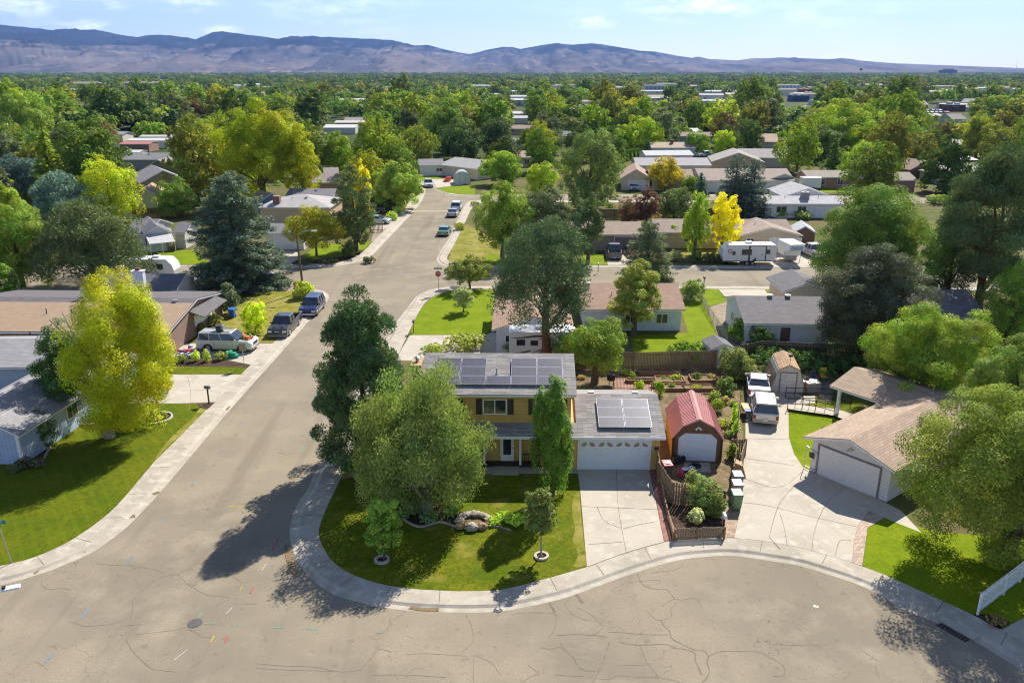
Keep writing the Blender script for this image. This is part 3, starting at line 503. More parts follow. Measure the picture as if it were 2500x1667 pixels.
def crown_mesh(kind, rx, rz, n, s, seed):                     # centre of the crown at the origin of z = 0 .. 2*rz
    rng = np.random.default_rng(seed)
    if 'spruce' not in kind:
        # lobes, clumps per lobe, lobe radius, clump radius, flatness, taper, shell (small = leaves on the clump's skin)
        P_ = dict(broad=(17, 12, .44, .18, .8, .2, .3), round=(16, 12, .42, .18, .75, .1, .3), oval=(24, 12, .36, .19, .8, .42, .3), dense=(20, 11, .40, .19, .7, .15, .3), willow=(22, 12, .36, .15, .9, .05, .45), column=(13, 9, .40, .22, .9, .3, .3),
                  pine=(17, 8, .36, .21, .6, .28, .3), blackpine=(26, 11, .39, .19, .75, .12, .3), loose=(18, 11, .44, .17, .7, .15, .5), fine=(13, 14, .46, .17, .85, .2, .35))[kind]
        nl, nc, lr, cr_, flat, tap, shl = P_
        d = rdir(rng, nl*3)
        pick = [0]
        while len(pick) < nl:                                 # lobes kept well apart
            dm = np.min(np.linalg.norm(d[:, None]-d[pick][None], axis=2), axis=1); pick.append(int(np.argmax(dm*rng.uniform(.75, 1, len(d)))))
        d = d[pick]; d[:, 2] = d[:, 2]*.95+.05; d = unit(d); lob = d*rng.uniform(.46, .68, (nl, 1))
        if kind == 'blackpine':
            zz = np.linspace(-.85, .72, nl)+rng.uniform(-.06, .06, nl); aa = np.arange(nl)*2.4+rng.uniform(-.4, .4, nl); rr_ = .62*np.sqrt(np.clip(1-((zz+.6)/1.42)**2, .05, 1))*rng.uniform(.75, 1.1, nl)
            lob = np.stack([np.cos(aa)*rr_, np.sin(aa)*rr_, zz*.78], 1)
        else: low_ = np.clip(-lob[:, 2], 0, 1); lob[:, 0] *= 1+.3*low_; lob[:, 1] *= 1+.3*low_
        lob = np.vstack([lob, rng.uniform(-.2, .2, (3, 3))]); lrad = rng.uniform(.7, 1.2, len(lob))*lr
        cd = rdir(rng, len(lob)*nc); cl = np.repeat(lob, nc, 0)+cd*np.repeat(lrad, nc)[:, None]*rng.uniform(.7, 1.0, (len(cd), 1))
        cl = cl[np.linalg.norm(cl, axis=1) > .32]
        k = 1-tap*np.clip(cl[:, 2], -.7 if kind == 'blackpine' else -.1, 1); cl[:, 0] *= k; cl[:, 1] *= k
        crad = cr_*rng.uniform(.45, 1.55, len(cl)); ct = rng.random(len(cl)); ch = rng.random(len(cl))
        per = rng.choice(len(cl), n, p=crad**2/np.sum(crad**2)); dd = rdir(rng, n); dd = unit(dd+unit(cl)[per]*.45+np.array([0, 0, .2])); ur = rng.random((n, 1))**shl
        sc = np.array([rx, rx, rz]); cs = np.array([1, 1, flat])*min(rx, rz*1.3)
        if kind == 'willow': cs = cs*np.array([1, 1, 1.15])
        if kind == 'column': cs = cs*np.array([.9, .9, 2.2])
        off = dd*crad[per][:, None]*ur*cs; pos = cl[per]*sc+off
        nr = dd*1.0+rdir(rng, n)*.5+np.array([0, 0, .35]); tang = None
        if kind == 'willow':
            pos[:, 2] -= rng.random(n)**2*rz*.22; nr = dd*.5+rdir(rng, n)*.8; nr[:, 2] *= .3; tang = rdir(rng, n)*.8+np.array([0, 0, -.8])
        if kind in ('pine', 'blackpine'): nr = dd*.4+rdir(rng, n); tang = dd+rdir(rng, n)*.5+np.array([0, 0, .6])
        if kind == 'column': tang = rdir(rng, n)*.6+np.array([0, 0, 1.])
        q_ = np.percentile(np.hypot(pos[:, 0]-np.median(pos[:, 0]), pos[:, 1]-np.median(pos[:, 1])), 97); pos[:, :2] = (pos[:, :2]-np.median(pos[:, :2], 0))*rx/q_
        a_, b_ = np.percentile(pos[:, 2], [1, 99.6]); pos[:, 2] = (pos[:, 2]-a_)/(b_-a_)*2*rz-rz
        pos[:, 2] += rz; asp = dict(willow=1.15, pine=1.5, blackpine=1.5, fine=1.3, column=1.2).get(kind, .9)
        size = s*rng.uniform(.45, 1.35, n); tint = ct[per]*.55+rng.random(n)*.45; hue = ch[per]*.85+rng.random(n)*.15
        return leafmesh('crown', pos, nr, size, asp, tint, hue, rng, m_needle if 'pine' in kind else m_leaf, tang)
    # spruce: whorls of drooping branches carrying sprays of needles
    H = 2*rz; nb = int(60+H*20); zb = rng.random(nb)**1.25*H*.985; az = rng.random(nb)*2*PI
    prof = (1-zb/H)**(.45 if kind == 'fatspruce' else .6)*(.93+.10*np.sin(zb*5.1))
    Lb = rx*prof*rng.uniform(.72, 1.1, nb)+.12; wgt = (Lb**1.6+.12); per = rng.choice(nb, n, p=wgt/wgt.sum())
    t = rng.random(n)**.62; L_ = Lb[per]; a = az[per]; u = np.stack([np.cos(a), np.sin(a), np.zeros(n)], 1); sd = np.stack([-np.sin(a), np.cos(a), np.zeros(n)], 1)
    lat = rng.normal(size=n)*.17*(L_*(1.1-t)+.35); droop = -.20*L_*t+.12*L_*t*t; hang = -rng.random(n)**1.5*.28*np.minimum(L_, 1.6)
    pos = u*(t*L_)[:, None]+sd*lat[:, None]; pos[:, 2] = zb[per]+droop+hang+rng.normal(size=n)*.05+.1
    tang = u+sd*(np.sign(lat)*.7)[:, None]+np.array([0, 0, -.25])+rdir(rng, n)*.35; nr = np.array([0, 0, 1.])+rdir(rng, n)*.7
    tint = rng.random(nb)[per]*.45+rng.random(n)*.55; hue = rng.random(n)
    q_ = np.percentile(np.hypot(pos[:, 0], pos[:, 1]), 98); pos[:, :2] *= rx/q_
    return leafmesh('crown', pos, nr, s*rng.uniform(.6, 1.3, n), 1.35, tint, hue, rng, m_needle, tang)
def trunk_mesh(rx, z0, H, r, seed, nl=8, lean=.02, bark=None, conic=False):
    rng = random.Random(seed); b = MB(); top = H*(.96 if conic else .72); pts = [(0, 0, -.1)]
    for i in range(1, 6): pts.append((rng.uniform(-1, 1)*lean*H*i/5, rng.uniform(-1, 1)*lean*H*i/5, top*i/5))
    b.tube(pts, [r*1.35, r, r*.85, r*.62, r*.4, r*.12], 9)
    if not conic:
        for i in range(nl):
            a = 2*PI*i/nl+rng.uniform(-.4, .4); zs = z0*.75+(H-z0)*rng.uniform(0, .35); k = zs/top*5; j = min(int(k), 4); p0 = Vector(pts[j]).lerp(Vector(pts[j+1]), k-j)
            L_ = rx*rng.uniform(.55, .9); up = (H-z0)*rng.uniform(.18, .42)
            p1 = p0+Vector((math.cos(a)*L_*.45, math.sin(a)*L_*.45, up*.55)); p2 = p0+Vector((math.cos(a+.2)*L_, math.sin(a+.2)*L_, up))
            b.tube([p0, p1, p2], [r*.42, r*.28, r*.07], 6)
            for q in (-.5, .55):
                p3 = p1+Vector((math.cos(a+q)*L_*.45, math.sin(a+q)*L_*.45, up*.5)); b.tube([p1, p3], [r*.2, r*.05], 5)
    me = bpy.data.meshes.new('trunk'); me.from_pydata(b.v, [], b.f); me.materials.append(bark or m_bark); me.polygons.foreach_set('use_smooth', [True]*len(b.f)); return me
# leaf colours (albedo)
GC = dict(green=(.09, .155, .022), dark=(.045, .085, .025), mid=(.075, .125, .026), bright=(.155, .26, .02), yellowgreen=(.25, .30, .015), gold=(.40, .35, .016), yellow=(.62, .50, .02), orange=(.40, .27, .03),
          olive=(.125, .15, .04), grey=(.13, .165, .085), blue=(.075, .12, .115), spruce=(.05, .088, .055), pine=(.058, .095, .040), purple=(.075, .045, .035), wine=(.055, .045, .032), silver=(.20, .24, .14), brown=(.15, .12, .05), pear=(.11, .18, .03))
def colr(c, j=.1):
    q = GC[c] if isinstance(c, str) else c; k = random.uniform(1-j, 1+j); return (q[0]*k*random.uniform(1-j/2, 1+j/2), q[1]*k, q[2]*k, 1)
NAMES = dict(spruce='spruce_tree', fatspruce='spruce_tree', pine='pine_tree', blackpine='pine_tree', willow='weeping_tree', column='columnar_tree')
CATS = dict(spruce='spruce', fatspruce='spruce', pine='pine tree', blackpine='pine tree')
import zlib
SEEDS = {}
tseed = [100]; TREES = []
def density(d): return max(.075, d*.00125)                    # leaf half length by distance
def tree(kind, x, yb, yt, wpx, col, label, frac=.22, name=None, cat=None, group=None, unique=True, dens=1., bark=None, tr=None, z=G0, leaf=None, nl=8, bx=None):
    b = P(bx or x, yb, z); H = max(hgt(yt, b), .4); d = depth((0, b.y, b.z+H*.55)); rx = wpx*d/FOC/2; cx_ = (x-CX)/FOC*d
    if bx is None: b.x = cx_
    # the crown's top lies nearer the camera than its foot's line of sight: shrink so that the far rim of the crown still meets the photographed outline
    H = max(H-rx*.10, .4)
    t = thing(name or NAMES.get(kind, 'deciduous_tree'), label, cat or CATS.get(kind, 'tree'), b, 0, group)
    tseed[0] = zlib.crc32(label.encode()) % 100000+SEEDS.get(label[:14], 0); s = leaf or density(d); z0 = H*frac; rz = (H-z0)/2
    asp = dict(willow=1.15, pine=1.5, blackpine=1.5, fine=1.3, column=1.2, spruce=1.35, fatspruce=1.35).get(kind, .9)
    area = 4*PI*((rx*rx+2*rx*rz)/3); n = int(min(115000, max(700, dens*2.0*area/(s*s*asp))))
    c = put(bpy.data.objects.new('crown', crown_mesh(kind, rx*(1.0 if 'spruce' in kind else .98), rz, n, s, tseed[0])), t); c.location = (cx_-b.x, 0, z0); c.color = colr(col, .03)
    tr = tr or max(.05, min(.42, H*.022+rx*.012))
    put(bpy.data.objects.new('trunk', trunk_mesh(rx*.8, z0, H, tr, tseed[0], nl, bark=bark, conic=('spruce' in kind))), t)
    TREES.append((b.x, b.y, rx)); return t
SHRUB = {}
def shrub(x, yb, hm, wm, col, label, kind='round', name='shrub', cat='shrub', group=None, leaf=None, world=None, z=G0):
    b = world or P(x, yb, z); d = depth(b); t = thing(name, label, cat, b, 0, group); tseed[0] = zlib.crc32(label.encode()) % 100000+SEEDS.get(label[:14], 0); s = leaf or density(d)*.9; rx, rz = wm/2, hm/2
    n = int(min(9000, max(250, 1.6*4*PI*((rx*rx+2*rx*rz)/3)/(s*s))))
    c = put(bpy.data.objects.new('foliage', crown_mesh(kind, rx*.9, rz*.95, n, s, tseed[0])), t); c.location = (0, 0, .02); c.color = colr(col, .04)
    m = MB(); r_ = random.Random(tseed[0])
    for i in range(4): m.tube([(0, 0, -.05), (r_.uniform(-.5, .5)*rx, r_.uniform(-.5, .5)*rx, hm*.6)], [.025, .008], 5)
    m.build('stems', m_bark, t); return t
# ---------------------------------------------------------------- the trees one can tell apart, near to far
T = tree
T('oval', 294, 1066, 660, 272, (.215, .245, .008), 'large yellow-green maple on the striped lawn by the left street kerb', .10, bark=m_barkw, tr=.34, dens=1.8, bx=268)
T('dense', 158, 1040, 782, 150, (.045, .095, .03), 'dark green maple partly hidden behind the big yellow-green one, beside the grey roof', .22)
T('round', 376, 1010, 880, 88, (.22, .26, .010), 'small yellow-green tree growing in the round stone-ringed bed', .3, tr=.07)
shrub(96, 1092, 3.1, 3.0, 'dark', 'dark glossy shrub against the wall of the pale blue house', 'dense')
shrub(128, 1046, 3.0, 3.0, (.07, .11, .04), 'second dark shrub further along the wall of the pale blue house', 'dense')
T('blackpine', 882, 1135, 708, 252, (.050, .085, .036), 'big dark blue-green pine overhanging the street left of the yellow house', .0, dens=1.8, tr=.3)
T('willow', 1034, 1246, 893, 345, (.115, .165, .055), 'large weeping birch drooping over the front lawn of the yellow house', .07, bark=m_barkw, tr=.34, dens=1.15)
T('column', 1352, 1212, 918, 116, (.08, .145, .024), 'tall narrow columnar pear tree in front of the garage corner', .06, dens=1.25, tr=.12)
T('round', 933, 1367, 1214, 94, (.13, .215, .035), 'small bright green tree in a concrete ring near the curved kerb', .2, tr=.06, leaf=.085)
T('dense', 1322, 1358, 1186, 86, (.09, .12, .04), 'slim young dark-leaved tree with white-wrapped stem in a concrete ring', .34, tr=.05, bark=m_barkw, leaf=.085)
T('broad', 2425, 1352, 950, 425, (.105, .145, .026), 'very large spreading maple in front of the white garage house at right', .05, bx=2455, tr=.45, dens=1.15)
T('broad', 2480, 1120, 800, 210, (.10, .15, .035), 'maple at the right edge rising behind the beige roof', .2)
T('loose', 2265, 1005, 730, 330, (.125, .185, .025), 'wide feathery bright green locust tree behind the beige roof', .12, dens=1.5)
T('dense', 2125, 880, 595, 285, (.052, .064, .045), 'huge purple-black maple beside the long grey roof', .12, dens=1.2, tr=.4)
T('broad', 2140, 745, 440, 310, (.085, .14, .03), 'huge dark green maple standing behind the purple-black maple', .15, dens=1.1)
T('pine', 2425, 780, 350, 275, (.065, .095, .042), 'towering dark pine at the right edge beyond the grey roof', .16, dens=1.25, tr=.45, bark=m_barkr)
T('pine', 2330, 745, 520, 150, (.045, .07, .034), 'shaded lower pine left of the towering one', .1)
T('broad', 2475, 850, 640, 125, (.12, .19, .03), 'bright broadleaf tree at the right edge below the towering pine', .15)
T('blackpine', 1335, 892, 522, 262, (.055, .088, .045), 'tall Scots pine with bare orange trunk behind the solar-panel house', .30, dens=.8, bark=m_barkr, tr=.42)
T('broad', 1455, 935, 768, 168, (.115, .18, .03), 'spreading fruit tree in the back yard behind the yellow house', .25, tr=.3)
T('loose', 1552, 818, 632, 132, (.15, .19, .045), 'half-dead tree with broken bare limbs before the brown-roofed house', .2, tr=.28, dens=1.3)
T('broad', 1398, 895, 800, 100, (.045, .085, .03), 'dark bushy tree behind the ridge of the solar-panel roof', .1)
T('fatspruce', 1583, 690, 528, 140, (.085, .11, .062), 'olive-green spruce at the roadside beside the parked pickup', .02, dens=1.1)
T('round', 1146, 705, 620, 122, (.105, .135, .035), 'round-headed tree at the corner lawn by the stop sign', .25, tr=.14)
T('fine', 1131, 762, 697, 55, (.20, .25, .13), 'small silvery shrub-like tree alone on the corner lawn', .2, name='small_tree', tr=.07)
T('broad', 1226, 634, 440, 150, (.12, .18, .028), 'broad green tree at the corner beyond the cross street', .2)
T('dense', 1332, 628, 448, 145, (.062, .085, .045), 'dark chestnut behind the Scots pine top, left of its twin', .15)
T('dense', 1438, 643, 470, 92, (.065, .1, .045), 'upright dark chestnut tree left of the driveway pickup', .22)
T('fine', 1442, 530, 312, 165, (.10, .145, .05), 'tall feathery grey-green tree rising in the middle distance right of centre', .15)
T('round', 1230, 452, 366, 118, (.13, .21, .022), 'rounded bright green tree right of the far driveway greenhouse', .08)
T('round', 1318, 478, 392, 92, (.19, .26, .022), 'yellow-green rounded tree beside the tall feathery one', .1)
T('broad', 632, 500, 236, 225, (.185, .225, .010), 'giant golden-green plane tree left of the street', .12, dens=1.1, tr=.6)
T('broad', 735, 500, 300, 110, (.20, .23, .010), 'yellow-tipped tree adjoining the giant golden-green plane tree on its right', .12)
T('broad', 500, 440, 285, 130, (.16, .19, .025), 'olive-green tree adjoining the giant golden-green plane tree on its left', .12)
T('fatspruce', 566, 700, 400, 250, (.072, .105, .080), 'massive blue-green spruce at the corner of the cross street', .0, dens=1.9, tr=.4)
T('blackpine', 212, 692, 478, 270, (.07, .095, .042), 'massive round dark olive pine above the long tan roof', .06, name='pine_tree', cat='pine tree', dens=1.1)
T('pine', 140, 560, 415, 150, (.085, .135, .125), 'blue-grey spruce behind the massive round pine', .06, name='spruce_tree', cat='spruce')
T('pine', 50, 480, 372, 150, (.07, .11, .11), 'wide blue-grey conifer at the left edge', .06, name='spruce_tree', cat='spruce')
T('broad', 35, 700, 490, 175, (.105, .165, .025), 'leafy green tree at the left edge beside the massive round pine', .06)
T('broad', 20, 600, 432, 110, (.14, .2, .025), 'lighter green tree at the left edge behind another green one', .08)
T('loose', 12, 735, 645, 70, (.12, .2, .035), 'fern-leaved sumac at the left edge above the tan roof', .05, dens=1.5)
T('broad', 262, 545, 378, 152, (.23, .28, .018), 'bright lime tree above the grey garage roofs at left', .08)
T('round', 215, 520, 430, 120, (.10, .14, .03), 'dull green tree below the bright lime one', .08)
T('round', 425, 530, 430, 104, (.105, .165, .03), 'twin-headed green tree between the grey roofs and the massive spruce', .08)
T('broad', 768, 625, 497, 140, (.175, .185, .018), 'round golden-rain tree with orange tips on the corner lawn by the lamp', .22, tr=.16)
T('pine', 862, 613, 402, 112, (.075, .105, .042), 'slender dark pine beside the golden-rain tree at the corner', .08)
T('column', 882, 560, 392, 50, (.34, .33, .02), 'yellow poplar peeping out behind the slender dark pine', .1)
T('loose', 962, 512, 386, 140, (.15, .215, .04), 'wispy light green honey locust leaning over the far pavement', .16, dens=1.4)
T('column', 1702, 622, 468, 72, (.16, .235, .022), 'bright green upright tree left of the yellow one', .1)
T('broad', 1768, 624, 472, 84, (.40, .40, .010), 'brilliant yellow autumn tree left of the travel trailer', .1)
T('round', 1580, 545, 452, 72, (.085, .05, .04), 'round purple-leaved plum tree before the beige roofs', .06)
T('round', 1536, 548, 478, 58, (.12, .075, .045), 'smaller reddish plum tree left of the purple-leaved one', .06)
T('round', 1648, 540, 455, 88, (.085, .12, .045), 'rounded grey-green tree between the plum tree and the bright green one', .04)
T('broad', 1625, 465, 380, 98, (.24, .22, .016), 'orange-topped tree in front of the tan-roofed garage', .12)
T('fatspruce', 1795, 530, 370, 100, (.065, .095, .085), 'dark blue spruce, taller of the pair behind the yellow tree', .02)
T('fatspruce', 1840, 530, 380, 108, (.07, .10, .088), 'dark blue spruce, right one of the pair behind the yellow tree', .02)
T('spruce', 1712, 480, 420, 44, (.05, .085, .07), 'little dark spruce by the beige garage', .02)
T('broad', 2120, 452, 340, 154, (.15, .23, .025), 'bright round green tree before the brown brick house at right', .14)
T('broad', 2060, 385, 235, 215, (.155, .225, .025), 'great domed light green tree on the right in the middle distance', .08, dens=1.1)
T('broad', 2200, 400, 278, 115, (.13, .2, .025), 'light green tree adjoining the great domed one on its right', .1)
T('round', 2010, 395, 300, 130, (.09, .13, .04), 'dull green tree in front of the great domed one', .08)
T('round', 1765, 382, 316, 60, (.22, .3, .02), 'lime green rounded tree in the middle distance', .06)
T('round', 1700, 378, 315, 68, (.12, .19, .03), 'green tree left of the lime green rounded one', .1)
T('dense', 1820, 365, 290, 60, (.06, .09, .04), 'dark tree right of the lime green rounded one', .06)
T('broad', 1565, 372, 278, 145, (.17, .24, .02), 'wide bright tree above the row of clipped cypresses', .08)
T('broad', 1545, 330, 238, 95, (.26, .27, .015), 'golden-topped tree behind the wide bright one', .1)
T('broad', 1090, 375, 235, 115, (.10, .155, .028), 'sunlit green tree in the dark group at centre', .08)
T('dense', 1120, 392, 285, 130, (.05, .085, .03), 'dark front tree of the group at centre', .04)
T('dense', 1215, 385, 285, 95, (.045, .07, .032), 'darkest tree at the right end of the group at centre', .04)
T('willow', 1018, 414, 305, 106, (.12, .15, .03), 'drooping birch above the white bungalow by the far bend', .14)
T('broad', 930, 318, 224, 78, (.13, .175, .02), 'yellow-green tree standing over the white mobile home roofs', .06)
T('dense', 938, 388, 312, 62, (.085, .085, .035), 'brownish tree left of the drooping birch', .04)
T('round', 802, 415, 355, 58, (.10, .085, .055), 'dusky purple-brown tree right of the giant plane tree', .04)
T('broad', 858, 412, 365, 92, (.105, .175, .02), 'fresh green clump before the blue spruce in the middle distance', .04)
T('spruce', 873, 385, 336, 52, (.08, .125, .12), 'pale blue spruce in the middle distance left of the drooping birch', .02)
T('spruce', 267, 390, 316, 56, (.05, .085, .085), 'blue spruce beside the red-roofed mobile home', .02)
T('spruce', 478, 418, 372, 30, (.04, .075, .045), 'small dark cone of a spruce below the giant plane tree', .02)
T('broad', 178, 378, 292, 108, (.095, .155, .028), 'green tree behind the tan roof on the left', .06)
T('broad', 55, 365, 220, 150, (.115, .175, .03), 'tall green cottonwood at the far left', .06)
T('broad', 150, 330, 222, 110, (.10, .165, .03), 'tall green cottonwood, right of the far left one', .06)
T('broad', 262, 318, 212, 92, (.07, .115, .032), 'tall dark cottonwood with yellow crest on the left', .1)
T('broad', 335, 318, 222, 80, (.065, .105, .03), 'tall dark cottonwood with pale forked trunk on the left', .12, bark=m_barkw)
T('round', 368, 332, 292, 88, (.13, .21, .03), 'low bright green tree above the white trailer roofs', .05)
T('broad', 440, 318, 262, 92, (.12, .17, .03), 'green tree between the forked cottonwood and the giant plane tree', .06)
T('round', 85, 380, 345, 60, (.085, .055, .045), 'purple-leaved tree beside the wooden fence on the left', .03)
T('broad', 975, 262, 175, 58, (.08, .11, .03), 'tall spiky elm breaking the skyline left of centre', .08)
T('broad', 1325, 290, 212, 108, (.085, .135, .022), 'broad green tree of the skyline group right of centre', .06)
T('broad', 1385, 262, 198, 80, (.075, .12, .025), 'tree behind the broad green one of the skyline group', .06)
T('broad', 2215, 240, 180, 105, (.085, .10, .025), 'great brownish-green copse tree on the right skyline', .04)
T('willow', 2392, 385, 275, 92, (.14, .175, .03), 'weeping willow near the right edge in the middle distance', .08)
T('loose', 2425, 300, 228, 112, (.14, .19, .045), 'airy light green tree near the right edge in the distance', .1, dens=1.4)
T('dense', 1690, 470, 425, 60, (.11, .17, .03), 'green bush tree behind the little dark spruce', .05)
T('round', 1905, 530, 500, 42, (.13, .2, .03), 'small young tree in front of the long white house', .05)
T('loose', 1960, 535, 512, 48, (.17, .22, .08), 'grey-green bush tree at the wall of the long white house', .05)
T('round', 1640, 600, 545, 60, (.2, .28, .02), 'bright shrub tree behind the olive-green spruce', .05)
T('round', 1600, 560, 520, 40, (.16, .13, .04), 'orange-tinged small tree behind the olive-green spruce tip', .05)
T('round', 1500, 380, 352, 60, (.14, .2, .03), 'bushy tree left of the cypress row', .03)
T('dense', 2298, 372, 292, 68, (.10, .085, .045), 'reddish-brown tree by the red pickup in the distance', .05)
T('spruce', 2445, 440, 360, 90, (.06, .085, .045), 'dark conifer at the right edge in front of the weeping willow', .02)
T('dense', 1350, 352, 285, 48, (.045, .062, .035), 'slim dark juniper in front of the skyline group', .02)
T('round', 1870, 790, 745, 0.1, 'dark', 'x') if False else None
for i, (x, yb, yt, wpx, col, kd, lb) in enumerate([
  (1815, 835, 768, 78, 'green', 'dense', 'round clipped tree by the gravel pad'), (1860, 855, 795, 62, 'dark', 'dense', 'dark clipped bush beside the grey-roofed house'), (1795, 925, 845, 88, (.14, .17, .06), 'loose', 'pale flowering shrub tree beside the vegetable beds'),
  (1690, 733, 680, 62, (.13, .19, .04), 'loose', 'small magnolia at the front of the brown-roofed house'), (1675, 885, 830, 95, 'green', 'loose', 'climber sprawling over the back fence'),
  (557, 765, 690, 52, (.08, .115, .07), 'round', 'round blue-green bush at the gable of the tan-roofed house'), (620, 813, 732, 66, (.30, .38, .02), 'fine', 'small lime-green sapling on the dry lawn'),
  (742, 727, 684, 54, (.22, .28, .03), 'fine', 'spiky light green bush at the foot of the street lamp'), (512, 790, 765, 60, (.13, .15, .05), 'loose', 'rose bush along the brown brick gable'),
  (480, 812, 785, 50, (.12, .13, .05), 'loose', 'reddish rose bush at the white gate'), (1385, 1335, 1200, 0, 'green', 'round', '')]):
    if lb: T(kd, x, yb, yt, wpx, col, lb, .04, name='bush' if wpx < 70 else 'small_tree', cat='bush' if wpx < 70 else 'tree', tr=.06)
# ---------------------------------------------------------------- houses
def RM(rgb): return 'shingles_%d_%d_%d' % rgb
def rmat(rgb, swap): return shingle(RM(rgb)+('_turned' if swap else ''), lin(*rgb, K*1.0), swap)
def smat(rgb, kind='siding'):
    nm = '%s_%d_%d_%d' % (kind, *rgb); K = .98
    if kind == 'siding': return linesh(nm, lin(*rgb, K), .22, dark=.72, wd=.12)
    if kind == 'boards': return lines(nm, lin(*rgb, K), 'h', .3, .7, .1)
    if kind == 'brick': return brick(nm, lin(*rgb, K), lin(170, 150, 135, K))
    return plain(nm, lin(*rgb, K), .8, var=.06)
def walls(t, W, D, h, pitch, mat, ridge='x', hip=False, name='wall'):
    b = MB()
    if hip: b.box(0, W, 0, D, 0, h)
    elif ridge == 'x': b.prism([(0, 0), (D, 0), (D, h), (D/2, h+pitch*D/2), (0, h)], 0, W, 'x')
    else: b.prism([(0, 0), (W, 0), (W, h), (W/2, h+pitch*W/2), (0, h)], 0, D, 'y')
    return b.build(name, mat, t)
def roof(t, W, D, h, pitch, mat, ridge='x', ov=.5, og=.35, hip=False, th=.16, fas=None, peak=.5, vents=(), x0=0, y0=0):
    """Gable or hip roof over 0..W x 0..D; ov = eave overhang, og = gable overhang, peak = place of the ridge across the span."""
    g = t
    if ridge == 'y': W_, D_ = D, W
    else: W_, D_ = W, D
    tr = (lambda u, v, z: (u+x0, v+y0, z)) if ridge == 'x' else (lambda u, v, z: (v+x0, u+y0, z))
    za = h-pitch*ov; zr = h+pitch*D_*peak; p2 = (zr-h)/(D_*(1-peak)); zb = h-p2*ov; yr = D_*peak
    def slab(b, th_, e, dz):
        u0, u1, v0, v1 = -og-e, W_+og+e, -ov-e, D_+ov+e
        if hip:
            k = min(D_/2+ov, W_/2+og)
            top = [(u0, v0, za), (u1, v0, za), (u1, v1, zb), (u0, v1, zb), (u0+k, yr, zr), (u1-k, yr, zr)]
            n = len(b.v); q = [tr(a, c, z+dz) for a, c, z in top]; lo = [tr(a, c, z+dz-th_) for a, c, z in top[:4]]
            b.add(q+lo, [(0, 1, 5, 4), (2, 3, 4, 5), (1, 2, 5), (3, 0, 4), (0, 6, 7, 1), (1, 7, 8, 2), (2, 8, 9, 3), (3, 9, 6, 0), (6, 9, 8, 7)])
        else:
            q = [(u, v, z) for u in (u0, u1) for v, z in ((v0, za-e*pitch), (yr, zr), (v1, zb-e*p2))]
            up = [tr(a, c, z+dz) for a, c, z in q]; lo = [tr(a, c, z+dz-th_) for a, c, z in q]
            b.add(up+lo, [(0, 3, 4, 1), (1, 4, 5, 2), (6, 7, 10, 9), (7, 8, 11, 10), (0, 6, 9, 3), (2, 5, 11, 8), (0, 1, 7, 6), (1, 2, 8, 7), (3, 9, 10, 4), (4, 10, 11, 5)])
    b = MB(); slab(b, .05, 0, th); r = b.build('roof', mat, g)
    b = MB(); slab(b, th-.02, -.03, th-.055); b.build('fascia', fas or m_white, r)
    for k, (u, s, kd) in enumerate(vents):                    # along the ridge (0..1), side and place across the slope, kind
        sgn = 1 if s >= 0 else -1; v = yr-abs(s)*(yr+ov)*.95 if s >= 0 else yr+abs(s)*(D_-yr+ov)*.95
        z = (zr-(yr-v)*pitch if s >= 0 else zr-(v-yr)*p2)+th; x_, y_, z_ = tr(u*W_, v, z); b = MB()
        if kd == 'p': b.tube([(x_, y_, z_-.1), (x_, y_, z_+.45)], .05, 8); b.tube([(x_, y_, z_-.05), (x_, y_, z_+.06)], [.16, .07], 8); b.build('vent_pipe', m_steel, r)
        elif kd == 'd': b.box(x_-.02, x_+.02, y_-.3, y_+.3, z_, z_+.3); b.build('vent_pipe', m_dark, r)
        else: b.obox((x_, y_, z_-.06), .38, .38, .22); b.obox((x_, y_, z_+.16), .5, .5, .05); b.build('vent', m_steel, r)
    return r
def side_frame(s, W, D):                                      # origin, direction along the wall, outward normal
    return {'f': ((0, 0), (1, 0), (0, -1)), 'b': ((W, D), (-1, 0), (0, 1)), 'l': ((0, D), (0, -1), (-1, 0)), 'r': ((W, 0), (0, 1), (1, 0))}[s]
def wbox(b, fr, u0, u1, z0, z1, d0, d1, m=0):
    (ox, oy), (ax, ay), (nx, ny) = fr; v = []
    for z in (z0, z1):
        for u, d in ((u0, d0), (u1, d0), (u1, d1), (u0, d1)): v.append((ox+ax*u+nx*d, oy+ay*u+ny*d, z))
    b.add(v, [(0, 3, 2, 1), (4, 5, 6, 7), (0, 1, 5, 4), (1, 2, 6, 5), (2, 3, 7, 6), (3, 0, 4, 7)], m)
def window(t, fr, u, z, w_, h_, frame=None, mull=1, shutters=None):
    fm = frame or m_white; b = MB(); e = .07
    wbox(b, fr, u, u+w_, z, z+e, -.02, .05); wbox(b, fr, u, u+w_, z+h_-e, z+h_, -.02, .05); wbox(b, fr, u, u+e, z+e, z+h_-e, -.02, .05); wbox(b, fr, u+w_-e, u+w_, z+e, z+h_-e, -.02, .05)
    for k in range(1, mull+1):
        c = u+w_*k/(mull+1); wbox(b, fr, c-.03, c+.03, z+e, z+h_-e, -.02, .045)
    wd = b.build('window', fm, t); b = MB(); wbox(b, fr, u+e, u+w_-e, z+e, z+h_-e, -.01, .015); b.build('pane', m_glass, wd)
    if shutters:
        for q in (u-.48, u+w_+.06): b = MB(); wbox(b, fr, q, q+.42, z-.02, z+h_+.02, -.01, .04); b.build('shutter', shutters, wd)
